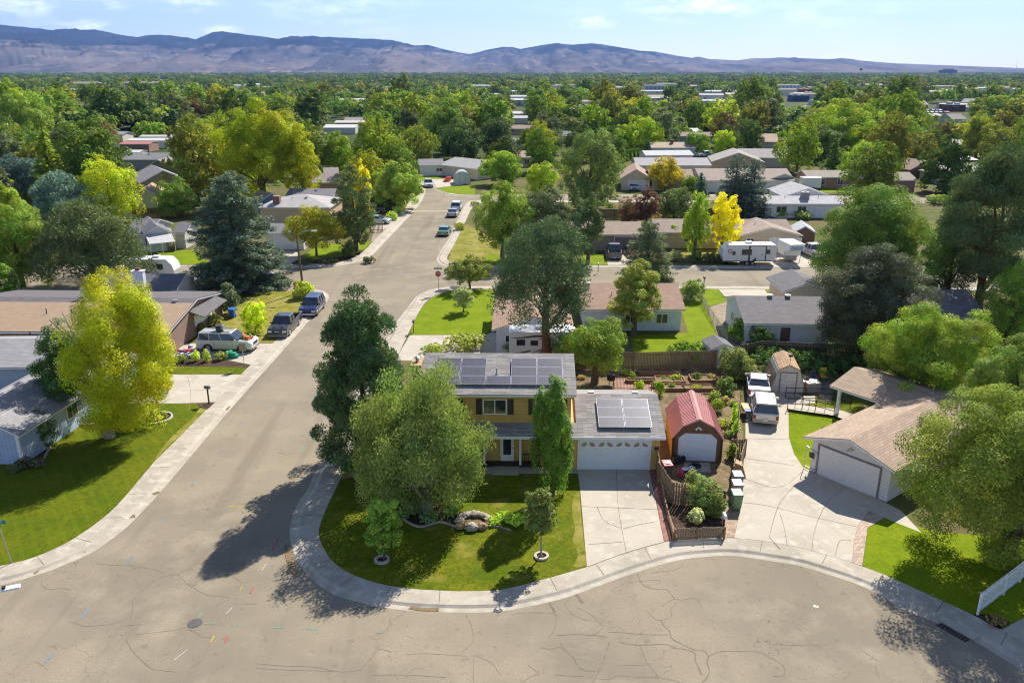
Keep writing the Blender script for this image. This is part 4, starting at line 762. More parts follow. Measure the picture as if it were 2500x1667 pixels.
def door(t, fr, u, w_, h_, mat, z=0, glass=False):
    b = MB(); wbox(b, fr, u, u+w_, z+.02, z+h_, -.02, .05); d = b.build('door', mat, t)
    b = MB(); wbox(b, fr, u+w_-.14, u+w_-.08, z+1.0, z+1.06, .05, .11); b.build('handle', m_chrome, d)
    if glass: b = MB(); wbox(b, fr, u+.2, u+w_-.2, z+.5, z+h_-.2, .05, .06); b.build('pane', m_glass, d)
def garage_door(t, fr, u, w_, h_, mat=None, fans=0, frame=None, rows=4):
    b = MB(); g = .02; hh = h_/rows
    for r in range(rows): wbox(b, fr, u, u+w_, .01+r*hh, (r+1)*hh-g, -.02, .035)
    wbox(b, fr, u, u+w_, .01, h_, -.02, .02); d = b.build('garage_door', mat or m_white, t)
    b = MB(); wbox(b, fr, u-.12, u-.01, 0, h_+.12, -.01, .07); wbox(b, fr, u+w_+.01, u+w_+.12, 0, h_+.12, -.01, .07); wbox(b, fr, u-.01, u+w_+.01, h_+.01, h_+.12, -.01, .07); b.build('door_frame', frame or m_white, d)
    if rows == 4 and not fans:
        b = MB()
        for r in range(rows):
            n = int(w_/.6)
            for k in range(n): c = u+w_*(k+.5)/n; wbox(b, fr, c-.2, c+.2, r*hh+.15, (r+1)*hh-.15, .034, .045)
        b.build('panel', mat or m_white, d)
    if fans:
        for k in range(fans):                                 # fan-shaped lights, mirrored in pairs
            sgn = 1 if k % 2 else -1; cx = u+w_*(k+.5)/fans-sgn*.2; z0 = h_-.46
            for j in range(4):
                a0, a1 = math.radians(8+j*21), math.radians(24+j*21); b = MB(); pl = []
                for rr, aa in ((.12, a0), (.40, a0), (.40, a1), (.12, a1)): pl.append((cx+sgn*rr*math.cos(aa), z0+rr*.8*math.sin(aa)))
                (ox, oy), (ax, ay), (nx, ny) = fr
                v = [(ox+ax*a_+nx*dd, oy+ay*a_+ny*dd, z_) for dd in (.03, .05) for a_, z_ in pl]
                b.add(v, [(0, 1, 2, 3), (4, 7, 6, 5), (0, 4, 5, 1), (1, 5, 6, 2), (2, 6, 7, 3), (3, 7, 4, 0)]); b.build('fan_light', m_fan, d)
m_fan = plain('amber_glass', lin(170, 150, 105, K), .3)
def solve_half(A, dirn, ze, pitch, ridge_y):
    lo, hi = .3, 14
    for _ in range(40):
        m = (lo+hi)/2; q = Vector((A.x+dirn.x*m, A.y+dirn.y*m, ze+pitch*m))
        if pix(q)[1] > ridge_y: lo = m
        else: hi = m
    return (lo+hi)/2
HOUSES = []
def houseE(xl, yl, xr, yr, ry, roofc, wallc, label, ze=2.75, pitch=.3, ov=.5, og=.35, wk='siding', hip=False, wins=(), doors=(), gdoors=(), vents=(), chim=None, name='house', cat='house', group=None, fas=None, Dmax=14, back=None, gfr=None):
    """House whose front eave shows from (xl,yl) to (xr,yr) and whose ridge shows at height ry in the photograph."""
    A, B = P(xl, yl, ze+G0), P(xr, yr, ze+G0); ax = (B-A); Wt = ax.length; rz = math.atan2(ax.y, ax.x); n = Vector((-math.sin(rz), math.cos(rz), 0))
    d = min(solve_half((A+B)/2, n, ze+G0, pitch, ry), Dmax/2+ov); D = max(2*(d-ov), 2.); W = Wt-2*og; u = ax.normalized()
    o = A+u*og+n*ov; h = ze+pitch*ov-.16
    t = thing(name, label, cat, (o.x, o.y, G0), rz, group)
    walls(t, W, D, h, pitch, smat(wallc, wk), hip=hip); roof(t, W, D, h, pitch, rmat(roofc, False), 'x', ov, og, hip, fas=fas, vents=vents)
    feats(t, W, D, h, wins, doors, gdoors, chim, pitch); HOUSES.append((o.x, o.y, W, D, rz)); return t, W, D, h
def feats(t, W, D, h, wins, doors, gdoors, chim, pitch=.3):
    for s, u, z, w_, hh in wins: window(t, side_frame(s, W, D), u*(W if s in 'fb' else D), z, w_, hh)
    for s, u, w_, c in doors: door(t, side_frame(s, W, D), u*(W if s in 'fb' else D), w_, 2.05, plain('door_%d_%d_%d' % c, lin(*c, K), .5))
    for s, u, w_, c in gdoors: garage_door(t, side_frame(s, W, D), u*(W if s in 'fb' else D), w_, min(2.15, h-.3), plain('gdoor_%d_%d_%d' % c, lin(*c, .95), .5, var=.04))
    if chim:
        cx, cy_, s, c = chim; b = MB(); z0 = h+.2; z1 = h+pitch*D/2+.9; x, y = cx*W, cy_*D
        b.obox((x, y, z0), s, s, z1-z0); b.obox((x, y, z1), s+.16, s+.16, .1); ch = b.build('chimney', plain('chimney_%d_%d_%d' % c, lin(*c, K), .8, var=.2, scale=8), t)
        b = MB(); b.tube([(x, y, z1+.1), (x, y, z1+.35)], .14, 10); b.build('flue', m_steel, ch)
def houseG(xl, yl, xr, yr, xa, ya, L_, roofc, wallc, label, ze=2.75, ov=.45, og=.4, wk='siding', wins=(), doors=(), gdoors=(), vents=(), name='house', cat='house', group=None, chim=None, fas=None, rz=None):
    """House whose gable faces the camera: eave ends (xl,yl), (xr,yr), apex (xa,ya)."""
    A, B = P(xl, yl, ze+G0), P(xr, yr, ze+G0); ax = B-A; rz = math.atan2(ax.y, ax.x) if rz is None else rz; Wt = ax.length; u = Vector((math.cos(rz), math.sin(rz), 0)); n = Vector((-u.y, u.x, 0)); m = (A+B)/2
    zz = PY(xa, ya, m.y).z; pitch = max(.16, min(.6, (zz-ze-G0)/(Wt/2))); W = Wt-2*ov; o = A+u*ov+n*og; h = ze+pitch*ov-.16
    t = thing(name, label, cat, (o.x, o.y, G0), rz, group)
    walls(t, W, L_, h, pitch, smat(wallc, wk), 'y'); roof(t, W, L_, h, pitch, rmat(roofc, True), 'y', ov, og, fas=fas, vents=vents)
    feats(t, W, L_, h, wins, doors, gdoors, chim, pitch); HOUSES.append((o.x, o.y, W, L_, rz)); return t, W, L_, h
GY, LG, TN, BR = (128, 124, 124), (190, 186, 182), (188, 166, 145), (170, 140, 122)
# ---- the yellow two-storey house with solar panels
A = P(1021.5, 963.5, 5.47); B = P(1408.6, 966, 5.47); rz = math.radians(-.9); og, ov, ze = .35, .55, 5.35
Wt = (B-A).length; pit = .345; n = Vector((-math.sin(rz), math.cos(rz), 0)); d = solve_half((A+B)/2, n, ze+G0, pit, 863.8-1.5); D = 2*(d-ov); W = Wt-2*og
u = Vector((math.cos(rz), math.sin(rz), 0)); o = A+u*og+n*ov; h = ze+pit*ov-.16
main = thing('two_storey_house', 'yellow two-storey house with grey shingle roof and solar panels, attached double garage at its right', 'house', (o.x, o.y, G0), rz)
yel = linesh('yellow_lap_siding', lin(205, 165, 95, K*1.5), .22, dark=.7, wd=.1); GS = (172, 165, 160)
def ltoL(x, y, z):                                            # pixel at height z above the block -> local x, y of the main house
    q = P(x, y, z+G0)-Vector((o.x, o.y, G0)); return q.x*u.x+q.y*u.y, q.x*n.x+q.y*n.y
walls(main, W, D, h, pit, yel); mr = roof(main, W, D, h, pit, shingle('grey_shingles', lin(*GS, K*1.08), False, .75, .17, .32), vents=((.487, .55, 'p'),))
fr = side_frame('f', W, D)
shut = plain('dark_shutters', lin(70, 58, 52, K), .6)
for px0, px1 in ((1181, 1238), (1306.5, 1366), (1085, 1120)):
    a, _ = ltoL(px0, 985, 4.0); c, _ = ltoL(px1, 985, 4.0); a = ltoL(px0, 975, 4.3)[0]; c = ltoL(px1, 975, 4.3)[0]; window(main, fr, a, 3.72, c-a, 1.12, shutters=shut)
# chimney against the left gable
b = MB(); b.box(-.9, -.35, .75, 2.35, 0, h+pit*D/2+.2); b.box(-1.0, -.25, .65, 2.45, h+pit*D/2+.2, h+pit*D/2+.32); ch = b.build('chimney', plain('tan_stucco', lin(205, 170, 125, K), .85), main)
b = MB(); z_ = h+pit*D/2+.32; b.tube([(-.62, 1.5, z_), (-.62, 1.5, z_+.3)], .12, 10); b.tube([(-.62, 1.5, z_+.3), (-.62, 1.5, z_+.42)], [.22, .04], 10); b.build('flue', m_steel, ch)
# garage wing and the porch roof share one eave line
gz = 2.62; gx0, gy0 = ltoL(1391, 1068, gz); gx1, gy1 = ltoL(1626.4, 1069.3, gz); gy0 = (gy0+gy1)/2; gp = .32
q0 = Vector((o.x, o.y, 0))+u*((gx0+gx1)/2)+n*gy0; gd = solve_half(q0, n, gz+G0, gp, 963)
GX0 = W-.0; GW = gx1-.3-GX0; GD = 2*(gd-.5); gh = gz+gp*.5-.16; gy = gy0+.5
gar = smat((206, 168, 98), 'boards')
b = MB(); b.prism([(gy, 0), (gy+GD, 0), (gy+GD, gh), (gy+GD/2, gh+gp*GD/2), (gy, gh)], GX0+.003, GX0+GW, 'x'); b.build('garage_wall', gar, main)
def gslab(b, x0, x1, ya, yb, dz=0, th=.05):                   # one slope of the low roofs
    za = gz+gp*(ya-gy0)+G0*0; zb = gz+gp*(yb-gy0)
    b.add([(x, y, z+dz+e) for x in (x0, x1) for y, z in ((ya, za), (yb, zb)) for e in (0, th)], [(0, 1, 5, 4), (2, 6, 7, 3), (1, 3, 7, 5), (0, 4, 6, 2), (0, 2, 3, 1), (4, 5, 7, 6)])
gr_m = MATS['grey_shingles']; yr_ = gy0+gd
b = MB(); gslab(b, GX0+.38, gx1, gy0, yr_, .0); za = gz+gp*gd
b.add([(x, y, z+e) for x in (GX0+.02, gx1) for y, z in ((yr_, za), (yr_+gd, gz)) for e in (0, .05)], [(0, 1, 5, 4), (2, 6, 7, 3), (1, 3, 7, 5), (0, 4, 6, 2), (0, 2, 3, 1), (4, 5, 7, 6)])
gslab(b, GX0+.0, GX0+.381, gy0, 0.0, .0); gro = b.build('garage_roof', gr_m, main)
px0 = ltoL(1040, 1067, gz)[0]
b = MB(); gslab(b, px0, GX0+.0, gy0, -.004, .0); b.build('porch_roof', gr_m, main)
b = MB(); b.box(px0, gx1, gy0-.03, gy0-.003, gz-.14, gz+.05); b.box(gx1-.03, gx1, gy0, gy0+2, gz-.12, gz-.01); b.build('gutter', m_white, main)
for vx in (1443, 1551):
    a, c = ltoL(vx, 960, gz+gp*gd); b = MB(); b.obox((a, yr_+.5, za-.12), .42, .3, .16); b.build('vent', m_steel, gro)
frg = ((0, gy), (1, 0), (0, -1)); ga = ltoL(1412.5, 1142, 0)[0]; gb = ltoL(1581.5, 1143, 0)[0]
garage_door(main, frg, ga, gb-ga, 2.2, plain('garage_white', lin(232, 232, 236, .98), .5, var=.03), fans=8)
# porch: set-back wall, door, window, columns, railing, dark deck
pw = MB(); pw.box(px0+.5, GX0, -.0, .05, 0, gh); pw.box(px0+.5, GX0-.01, gy+.9, gy+1.0, 0, .5)
b = MB(); b.box(px0+.3, GX0-.01, gy+.2, -.01, .004, .16); b.build('porch_deck', plain('dark_deck', lin(70, 45, 40, K), .7), main)
dx0 = ltoL(1225, 1100, 1)[0]
fr0 = ((0, 0), (1, 0), (0, -1)); door(main, fr0, dx0-.1, .95, 2.1, m_white, .16, True); window(main, fr0, dx0+2.9, .9, 1.3, 1.2, plain('dark_frame', (.03, .03, .03, 1)), 0); window(main, fr0, dx0-2.6, .8, 1.6, 1.3, None, 1)
for cx in (px0+.5, dx0-1.2, dx0+1.3, GX0-.4):
    b = MB(); b.box(cx-.07, cx+.07, gy+.22, gy+.36, .16, gz+.02); b.build('porch_post', m_white if cx > px0+1 else shut, main)
b = MB(); b.box(dx0+1.4, GX0-.3, gy+.26, gy+.31, .95, 1.02); b.box(dx0+1.4, GX0-.3, gy+.26, gy+.31, .2, .26)
x = dx0+1.45
while x < GX0-.35: b.box(x, x+.035, gy+.265, gy+.305, .26, .95); x += .13
b.build('railing', plain('brown_railing', lin(60, 48, 42, K), .6), main)
b = MB(); b.box(dx0-.6, dx0+1.2, gy-1.0, gy+.18, .003, .08); b.build('step', m_conc, main)
# solar panels
m, t_, b_ = newmat('solar_cells'); tcn = N(t_, 'TexCoord'); br = N(t_, 'TexBrick'); br.offset = 0; br.inputs['Color1'].default_value = (.062, .060, .082, 1); br.inputs['Color2'].default_value = (.072, .070, .092, 1); br.inputs['Mortar'].default_value = (.12, .117, .145, 1)
br.inputs['Scale'].default_value = 1; br.inputs['Brick Width'].default_value = .16; br.inputs['Row Height'].default_value = .5; br.inputs['Mortar Size'].default_value = .01
t_.links.new(tcn.outputs['Object'], br.inputs['Vector']); t_.links.new(br.outputs[0], b_.inputs['Base Color']); b_.inputs['Roughness'].default_value = .4; b_.inputs['Specular IOR Level'].default_value = .35
m_solar = m
def panel(x0, x1, s0, s1, z_of, dz=.12):                      # corners along the slope; z_of(y) = roof surface
    pr = put(bpy.data.objects.new('solar_panel', None), main)
    pr.name = 'solar_panel'; bpy.data.objects.remove(pr)
    b = MB(); e = .03
    for xa, xb, ya, yb, th, m_ in ((x0, x1, s0, s1, .04, 0),):
        b.add([(x, y, z_of(y)+dz+q) for x in (xa, xb) for y in (ya, yb) for q in (0, th)], [(0, 1, 5, 4), (2, 6, 7, 3), (1, 3, 7, 5), (0, 4, 6, 2), (0, 2, 3, 1), (4, 5, 7, 6)])
    f = b.build('solar_panel', plain('panel_frame', lin(200, 200, 215, K), .4, .3), main)
    b = MB(); b.add([(x, y, z_of(y)+dz+.04+q) for x in (x0+e, x1-e) for y in (s0+e, s1-e) for q in (0, .006)], [(0, 1, 5, 4), (2, 6, 7, 3), (1, 3, 7, 5), (0, 4, 6, 2), (0, 2, 3, 1), (4, 5, 7, 6)])
    b.build('cells', m_solar, f)
def inv_y(py, px_, z_of, dz=.16):                             # place on the slope that shows at image height py
    lo, hi = -2., D+2
    for _ in range(40):
        m_ = (lo+hi)/2; q = Vector((o.x, o.y, G0))+u*((px_))+n*m_+Vector((0, 0, z_of(m_)+dz))
        if pix(q)[1] > py: lo = m_
        else: hi = m_
    return (lo+hi)/2
zm = lambda y: h+.16+pit*(y)
ys = [inv_y(v, W/2, zm) for v in (938.5, 917, 894.5, 873.5)]
xs = []
for vx in (1057.5, 1121.5, 1185, 1247, 1312, 1376): 
    q = ltoL(vx, 938, zm(ys[0])+.16); xs.append(q[0])
for r in range(3):
    for c_ in range(5):
        if c_ == 2 and r > 0: continue
        panel(xs[c_]+.02, xs[c_+1]-.02, ys[r]+.02, ys[r+1]-.02, zm)
zg = lambda y: gz+gp*(y-gy0)+.05
ys = [inv_y(v, GX0+GW/2, zg) for v in (1043.5, 1018.5, 995, 973.5)]
xs = [ltoL(v, 1043, zg(ys[0])+.16)[0] for v in (1461.5, 1527, 1593)]
for r in range(3):
    for c_ in range(2): panel(xs[c_]+.02, xs[c_+1]-.02, ys[r]+.02, ys[r+1]-.02, zg, .16)
HOUSES.append((o.x, o.y, W+GW, D, rz))
b = MB(); wbox(b, frg, gb+.35, gb+.65, 1.5, 1.75, 0, .02); b.build('house_number_plate', shut, main)
# ---- red-roofed barn shed
def gambrel(name, label, xl, yl, xr, yr, L_, hw, kn, hp, roofm, wallm, front=None, knw=.62, ov=.12):
    A, B = P(xl, yl), P(xr, yr); ax = B-A; rz_ = math.atan2(ax.y, ax.x); W_ = ax.length
    t = thing(name, label, 'shed', A, rz_); c = W_/2; k = c*knw; out = [(0, 0), (W_, 0), (W_, hw), (c+k, kn), (c, hp), (c-k, kn), (0, hw)]
    b = MB(); b.prism(out, 0, .06, 'y'); b.prism(out, L_-.06, L_, 'y'); 
    b.box(0, .06, .06, L_-.06, 0, hw); b.box(W_-.06, W_, .06, L_-.06, 0, hw); b.build('wall', wallm, t)
    b = MB(); e = .08; pr = [(-ov, hw-.14), (c-k, kn), (c, hp), (c+k, kn), (W_+ov, hw-.14)]
    b.prism([(p[0], p[1]+.02) for p in pr]+[(p[0], p[1]+.02+e) for p in reversed(pr)], -.22, L_+.15, 'y'); r = b.build('roof', roofm, t)
    if 'metal' in roofm.name:
        b = MB(); L__ = L_+.37; y = -.2
        while y < L_+.1:
            for (a, za_), (b2, zb_) in zip(pr, pr[1:]):
                b.add([(a, y, za_+.1), (b2, y, zb_+.1), (b2, y+.05, zb_+.1), (a, y+.05, za_+.1), (a, y+.01, za_+.135), (b2, y+.01, zb_+.135), (b2, y+.04, zb_+.135), (a, y+.04, za_+.135)], [(0, 1, 5, 4), (4, 5, 6, 7), (7, 6, 2, 3), (0, 4, 7, 3), (1, 2, 6, 5)])
            y += .23
        b.build('ribs', roofm, r); b = MB(); b.prism([(c-.2, hp+.03), (c, hp+.13), (c+.2, hp+.03), (c+.2, hp+.06), (c, hp+.17), (c-.2, hp+.06)], -.24, L_+.17, 'y'); b.build('ridge_cap', roofm, r)
    return t, W_
LB = 5.15
redm = plain('red_metal_roof', lin(216, 146, 138, .85), .5, 0, var=.08, scale=1)
dkw = linesh('dark_stained_boards', lin(140, 98, 68, .8), .28, dark=.6); 
t, Wb = gambrel('barn_shed', 'timber barn shed with red metal gambrel roof and white roll-up door', 1638.5, 1121.5, 1760.5, 1127, LB, 1.72, 2.62, 3.15, redm, dkw)
fr = side_frame('f', Wb, LB)
b = MB()
for k in range(16): wbox(b, fr, .42, Wb-.42, .02+k*.13, .02+k*.13+.115, 0, .035)
wbox(b, fr, .42, Wb-.42, .02, 2.1, 0, .02); d = b.build('roll_up_door', plain('door_white_metal', lin(228, 232, 240, 1.), .4, var=.03), t)
b = MB()                                                       # cut corners of the door opening
b.prism([(.41, 1.72), (.86, 2.12), (.41, 2.12)], -.05, 0, 'y'); b.prism([(Wb-.41, 1.72), (Wb-.86, 2.12), (Wb-.41, 2.12)], -.05, 0, 'y'); wbox(b, fr, .3, .41, 0, 2.12, 0, .05); wbox(b, fr, Wb-.41, Wb-.3, 0, 2.12, 0, .05); wbox(b, fr, .3, Wb-.3, 2.12, 2.3, 0, .05); b.build('door_trim', dkw, t)
b = MB(); wbox(b, fr, -.01, .16, 0, 1.7, 0, .04); wbox(b, fr, Wb-.16, Wb+.01, 0, 1.7, 0, .04); b.build('corner_board', plain('brown_trim', lin(96, 72, 56, K), .7), t)
b = MB(); wbox(b, fr, Wb/2-.22, Wb/2+.22, 2.85, 3.1, 0, .04); b.build('gable_vent', plain('grey_vent', lin(120, 118, 112, K), .6), t)
b = MB(); (ox, oy) = (0, 0)
for sg in (-1, 1): b.tube([(Wb/2, -.08, 2.62), (Wb/2+sg*.2, -.1, 2.42)], [.05, .08], 8)
b.build('floodlight', m_white, t)
b = MB(); b.box(-.012, -.004, .06, LB-.1, .05, 1.6); b.build('side_boards', smat((225, 165, 75), 'boards'), t)
HOUSES.append((P(1638.5, 1121.5).x, P(1638.5, 1121.5).y, Wb, LB, 0))
# ---- small white barn shed
t, Ws = gambrel('garden_shed', 'small white barn shed with tan shingle roof and a weathervane, at the driveway end', 1880.4, 956, 1962, 960.5, 3.6, .25, 2.1, 2.5, rmat((205, 165, 125), True), smat((222, 214, 200), 'boards'), knw=.62)
b = MB(); b.prism([(-.08, .1), (Ws*.19-.06, 2.08), (Ws*.19+.0, 2.14), (-.0, .1)], -.1, 3.68, 'y'); b.prism([(Ws+.08, .1), (Ws-Ws*.19+.06, 2.08), (Ws-Ws*.19, 2.14), (Ws+0, .1)], -.1, 3.68, 'y'); b.build('side_panel', smat((222, 214, 200), 'boards'), t)
fr = side_frame('f', Ws, 3.6); door(t, fr, Ws/2-.62, 1.24, 1.75, plain('shed_door', lin(226, 218, 206, .95), .6), .02)
b = MB(); wbox(b, fr, Ws/2-.72, Ws/2-.62, .02, 1.87, 0, .05); wbox(b, fr, Ws/2+.62, Ws/2+.72, .02, 1.87, 0, .05); wbox(b, fr, Ws/2-.62, Ws/2+.62, 1.77, 1.87, 0, .05); b.build('door_frame', plain('grey_trim', lin(170, 160, 165, K), .6), t)
b = MB(); b.tube([(Ws/2, .1, 2.5), (Ws/2, .1, 3.25)], .02, 6); b.box(Ws/2-.25, Ws/2+.25, .085, .115, 2.95, 2.98); b.obox((Ws/2, .1, 3.2), .35, .03, .22); b.tube([(Ws/2-.2, .1, 3.4), (Ws/2-.28, .1, 3.5)], .03, 6); b.build('weathervane', m_dark, t)
# ---- white garage house at the right
A, B = P(1976, 1148), P(2164, 1225.5); ax = B-A; rzr = math.atan2(ax.y, ax.x); Wg = ax.length; Lg = 13.0
wh = thing('house', 'white house with beige shingle roof, double garage facing the curved driveway at right', 'house', A, rzr)
wsm = smat((222, 214, 210)); bro = (200, 172, 145); hp_ = .31
walls(wh, Wg, Lg, 2.5, hp_, wsm, 'y'); roof(wh, Wg, Lg, 2.5, hp_, rmat(bro, True), 'y', .5, .45, vents=((.5, -.4, 'p'),))
fr = side_frame('f', Wg, Lg); gu = Wg*.085; garage_door(wh, fr, gu+.1, Wg*.77, 2.12, plain('cream_garage_door', lin(226, 218, 212, 1.), .5, var=.03), frame=plain('mauve_trim', lin(150, 140, 142, K), .6), rows=8)
b = MB(); b.obox((Wg*.5, -.1, 2.6), .22, .2, .12); b.tube([(Wg*.5-.1, -.2, 2.62), (Wg*.5-.2, -.3, 2.55)], .06, 8); b.build('gable_lamp', plain('cream_lamp', lin(235, 225, 190, K), .4), wh)
# its second wing crosses behind: work in the wing's own frame
Aw = P(2025, 940.6, 2.6+G0); Bw = P(2139, 978.2, 2.6+G0); axw = Bw-Aw; rzw = math.atan2(axw.y, axw.x); uw = axw.normalized(); nw = Vector((-uw.y, uw.x, 0))
dw = solve_half(Aw, nw, 2.6+G0, .27, 895); wing = put(bpy.data.objects.new('side_wing', None), wh); Lw = 15.; ow = Aw+uw*.35+nw*.5
wing.matrix_world = Matrix.Identity(4)
Mi = (Matrix.Translation(A) @ Matrix.Rotation(rzr, 4, 'Z')).inverted() @ (Matrix.Translation(Vector((ow.x, ow.y, G0))) @ Matrix.Rotation(rzw, 4, 'Z')); wing.matrix_local = Mi
Dw = 2*(dw-.5); hw_ = 2.6+.27*.5-.16
b = MB(); xo = 3.3; b.prism([(0, 0), (Dw, 0), (Dw, hw_), (Dw/2, hw_+.27*Dw/2), (0, hw_)], xo, Lw, 'x'); b.build('wall', wsm, wing)
roof(wing, Lw, Dw, hw_, .27, rmat(bro, False), 'x', .5, .35, vents=((.42, .1, 'p'),))
b = MB(); b.box(.1, .32, .05, .27, 0, hw_); b.build('porch_post', m_white, wing); b = MB(); b.box(.1, xo, .02, .2, hw_-.2, hw_); b.box(.1, .3, .2, Dw-.1, hw_-.2, hw_); b.box(.1, .32, Dw-.3, Dw-.08, 0, hw_-.2); b.build('porch_beam', m_white, wing)
b = MB(); b.tube([(xo+.9, -.7, 2.9), (xo+.9, -1.0, 3.6)], .03, 6); v = []
for k in range(12): v.append((xo+.9+.36*math.cos(k*PI/6), -1.05+.1*math.sin(k*PI/6), 3.75+.42*math.sin(k*PI/6)))
b.add(v+[(xo+.9, -.9, 3.72)], [(k, (k+1) % 12, 12) for k in range(12)]+[tuple(range(11, -1, -1))]); b.tube([(xo+.9, -1.1, 3.5), (xo+1.2, -1.5, 3.8)], .02, 5); b.build('satellite_dish', plain('dish_grey', lin(175, 172, 165, K), .5), wing)
HOUSES.append((A.x, A.y, Wg, Lg, rzr)); HOUSES.append((ow.x, ow.y, Lw, Dw, rzw))
# ---- long tan-roofed house at left
t, W_, D_, h_ = houseE(-190, 808, 410, 812.5, 712.5, (125, 118, 118), (120, 85, 70), 'long brown-brick house with pale tan low-slope roof and grey shingle ridge strip at left', 2.5, .17, .75, .35, 'brick', vents=((.93, .12, 'v'), (.74, .1, 'v')))
b = MB(); m_tan = lines('tan_membrane', lin(190, 160, 128, K), 'y', .45, .88, .06, .8)
pr_ = .17; ya, yb = -.73, D_/2-.95*1.3
b.add([(x, y, h_+.16+pr_*y+e) for x in (-.33, W_+.33) for y in (ya, yb) for e in (.004, .03)], [(0, 1, 5, 4), (2, 6, 7, 3), (1, 3, 7, 5), (0, 4, 6, 2), (0, 2, 3, 1), (4, 5, 7, 6)])
rf = [c for c in t.children if c.name.startswith('roof')][0]; tb = b.build('roof_membrane', m_tan, rf)
for vx in (.42, .53): b = MB(); x_ = W_*vx; b.tube([(x_, D_*.22, h_+.16+pr_*D_*.22), (x_, D_*.22, h_+.75+pr_*D_*.22)], .05, 8); b.build('vent_pipe', m_dark, rf)
frr = side_frame('r', W_, D_)
b = MB(); wbox(b, frr, D_*.45, D_*.78, .9, 2.1, 0, .03); b.build('window', m_white, t); aw = MB(); 
(ox, oy), (ax_, ay_), (nx_, ny_) = frr
aw.add([(W_+dd, D_*uu, z) for uu in (.38, .85) for dd, z in ((.02, 2.75), (1.5, 2.2)) for z in (z, z+.09)], [(0, 1, 3, 2), (4, 6, 7, 5), (1, 5, 7, 3), (0, 2, 6, 4), (0, 4, 5, 1), (2, 3, 7, 6)]); aw.build('window_awning', rmat((125, 120, 122), False), t)
b = MB()
for uu in (.1, .35, .6): b.tube([(W_*uu+2, -.7, 0), (W_*uu+2, -.7, h_)], .07, 6)
b.build('porch_post', shut, t)
b = MB(); k = MB(); ix = W_*.53; k.obox((W_-9.5, D_*.47, h_+1.2), .1, .1, .1)
b.tube([(W_*.5, D_*.52, h_+1), (W_*.5, D_*.52, h_+2.1)], .03, 6); v = [(W_*.5+.35*math.cos(a*PI/6), D_*.5+.1*math.cos(a*PI/6), h_+2.2+.35*math.sin(a*PI/6)) for a in range(12)]; b.add(v, [tuple(range(12)), ]); b.build('satellite_dish', plain('dish_white', lin(225, 225, 222, K), .5), t)
# ---- bottom-left pale blue house with grey hip roof
t, W_, L_, h_ = houseG(-190, 1054, 54, 1058, -70, 1000, 15.5, (182, 177, 178), (175, 190, 215), 'pale blue house with pale grey shingle roof at the lower left edge', 2.5, .5, .5, 'boards', rz=math.radians(78)-PI/2+.12, wins=(('r', .35, 1, 1.4, 1.1),))
b = MB(); b.box(W_-.2, W_+.012, -.02, .15, 0, 2.4); b.build('corner_trim', m_white, t)
A = P(112, 902, 2.6+G0)
A2 = P(-30, 905, 2.6); t2, W2, D2, h2 = houseE(-260, 900, 160, 895, 827, (182, 178, 178), (180, 190, 205), 'grey hip-roofed rear wing beside the pale blue house, half hidden by the dark maple', 2.5, .26, .5, .5, 'plainwall', hip=True, name='house')
# ---- grey-roofed house with white chimney behind the tan one
t, W_, D_, h_ = houseE(215, 712, 428, 712, 668, (120, 118, 126), (200, 195, 185), 'grey-roofed house with a white chimney beyond the long tan roof', 2.4, .33, .5, .4, hip=False)
b = MB(); c_ = P(337, 711, 3.0); b.obox((W_*.60, -.2, 1.2), 1.25, .7, 3.5); b.obox((W_*.60, -.2, 4.7), 1.4, .85, .12); ch = b.build('chimney', smat((225, 225, 235), 'boards'), t); b = MB(); b.obox((W_*.60, -.2, 4.82), .5, .4, .3); b.build('flue', plain('rust', lin(150, 100, 85, K)), ch)
# ---- brown-roofed house with white garage wing behind the Scots pine
houseE(1216, 797, 1674.5, 755.5, 690, (190, 154, 128), (200, 210, 215), 'long brown-roofed house with pale blue siding on the bright lawn', 2.5, .28, .5, .35, wins=(('f', .84, .9, 1.5, 1.1), ('f', .62, .9, 1.2, 1.1)), vents=((.3, .1, 'v'), (.45, .1, 'v')), Dmax=12) if False else None
t, W_, D_, h_ = houseE(1420, 755, 1674.5, 755.5, 691, (190, 154, 128), (205, 214, 220), 'brown-roofed house with pale blue siding standing on the bright green lawn', 2.5, .28, .5, .35, wins=(('f', .74, .8, 1.3, 1.1), ('f', .42, .9, 1.2, 1.1)), vents=((.07, .05, 'v'), (.3, .5, 'p')), Dmax=15)
t, W_, D_, h_ = houseG(1200, 806, 1404, 806, 1312, 772, 12.5, (192, 156, 130), (214, 216, 226), 'brown-roofed garage wing with white gable behind the motorhome', 2.5, rz=0, gdoors=(('f', .52, 2.6, (215, 215, 222)),), wins=(('f', .12, 1.1, .9, .8),))
# ---- grey-roofed house right, and its right-hand neighbour
houseE(1817, 789.5, 2040, 792, 722.5, (140, 134, 134), (205, 212, 218), 'grey-roofed house with pale siding and a brown door left of the purple maple', 2.6, .3, .5, .3, wins=(('l', .3, 1, 1.2, 1),), doors=(('f', .42, .95, (120, 95, 82)),), vents=((.4, .03, 'v'), (.62, .03, 'v')))
houseE(2225, 777.5, 2418, 780, 706, (142, 136, 138), (200, 205, 200), 'grey-roofed house with white fascia right of the purple maple', 2.6, .3, .5, .3, vents=((.15, .03, 'v'), (.6, .03, 'v')))
houseG(1912, 712, 2040, 712, 1985, 690, 6, (125, 120, 124), (205, 185, 160), 'low grey gable with an orange-brown front peeping out beyond the long grey roof', 2.3, wk='plainwall')
t, Wt2, Lt2, ht2 = houseG(1737, 853, 1797, 850, 1768, 839, 2.6, (130, 126, 128), (190, 200, 225), 'tiny pale blue tool shed with grey roof at the fence corner', 1.9, .12, .12, 'boards', name='tool_shed', cat='shed', rz=.12)
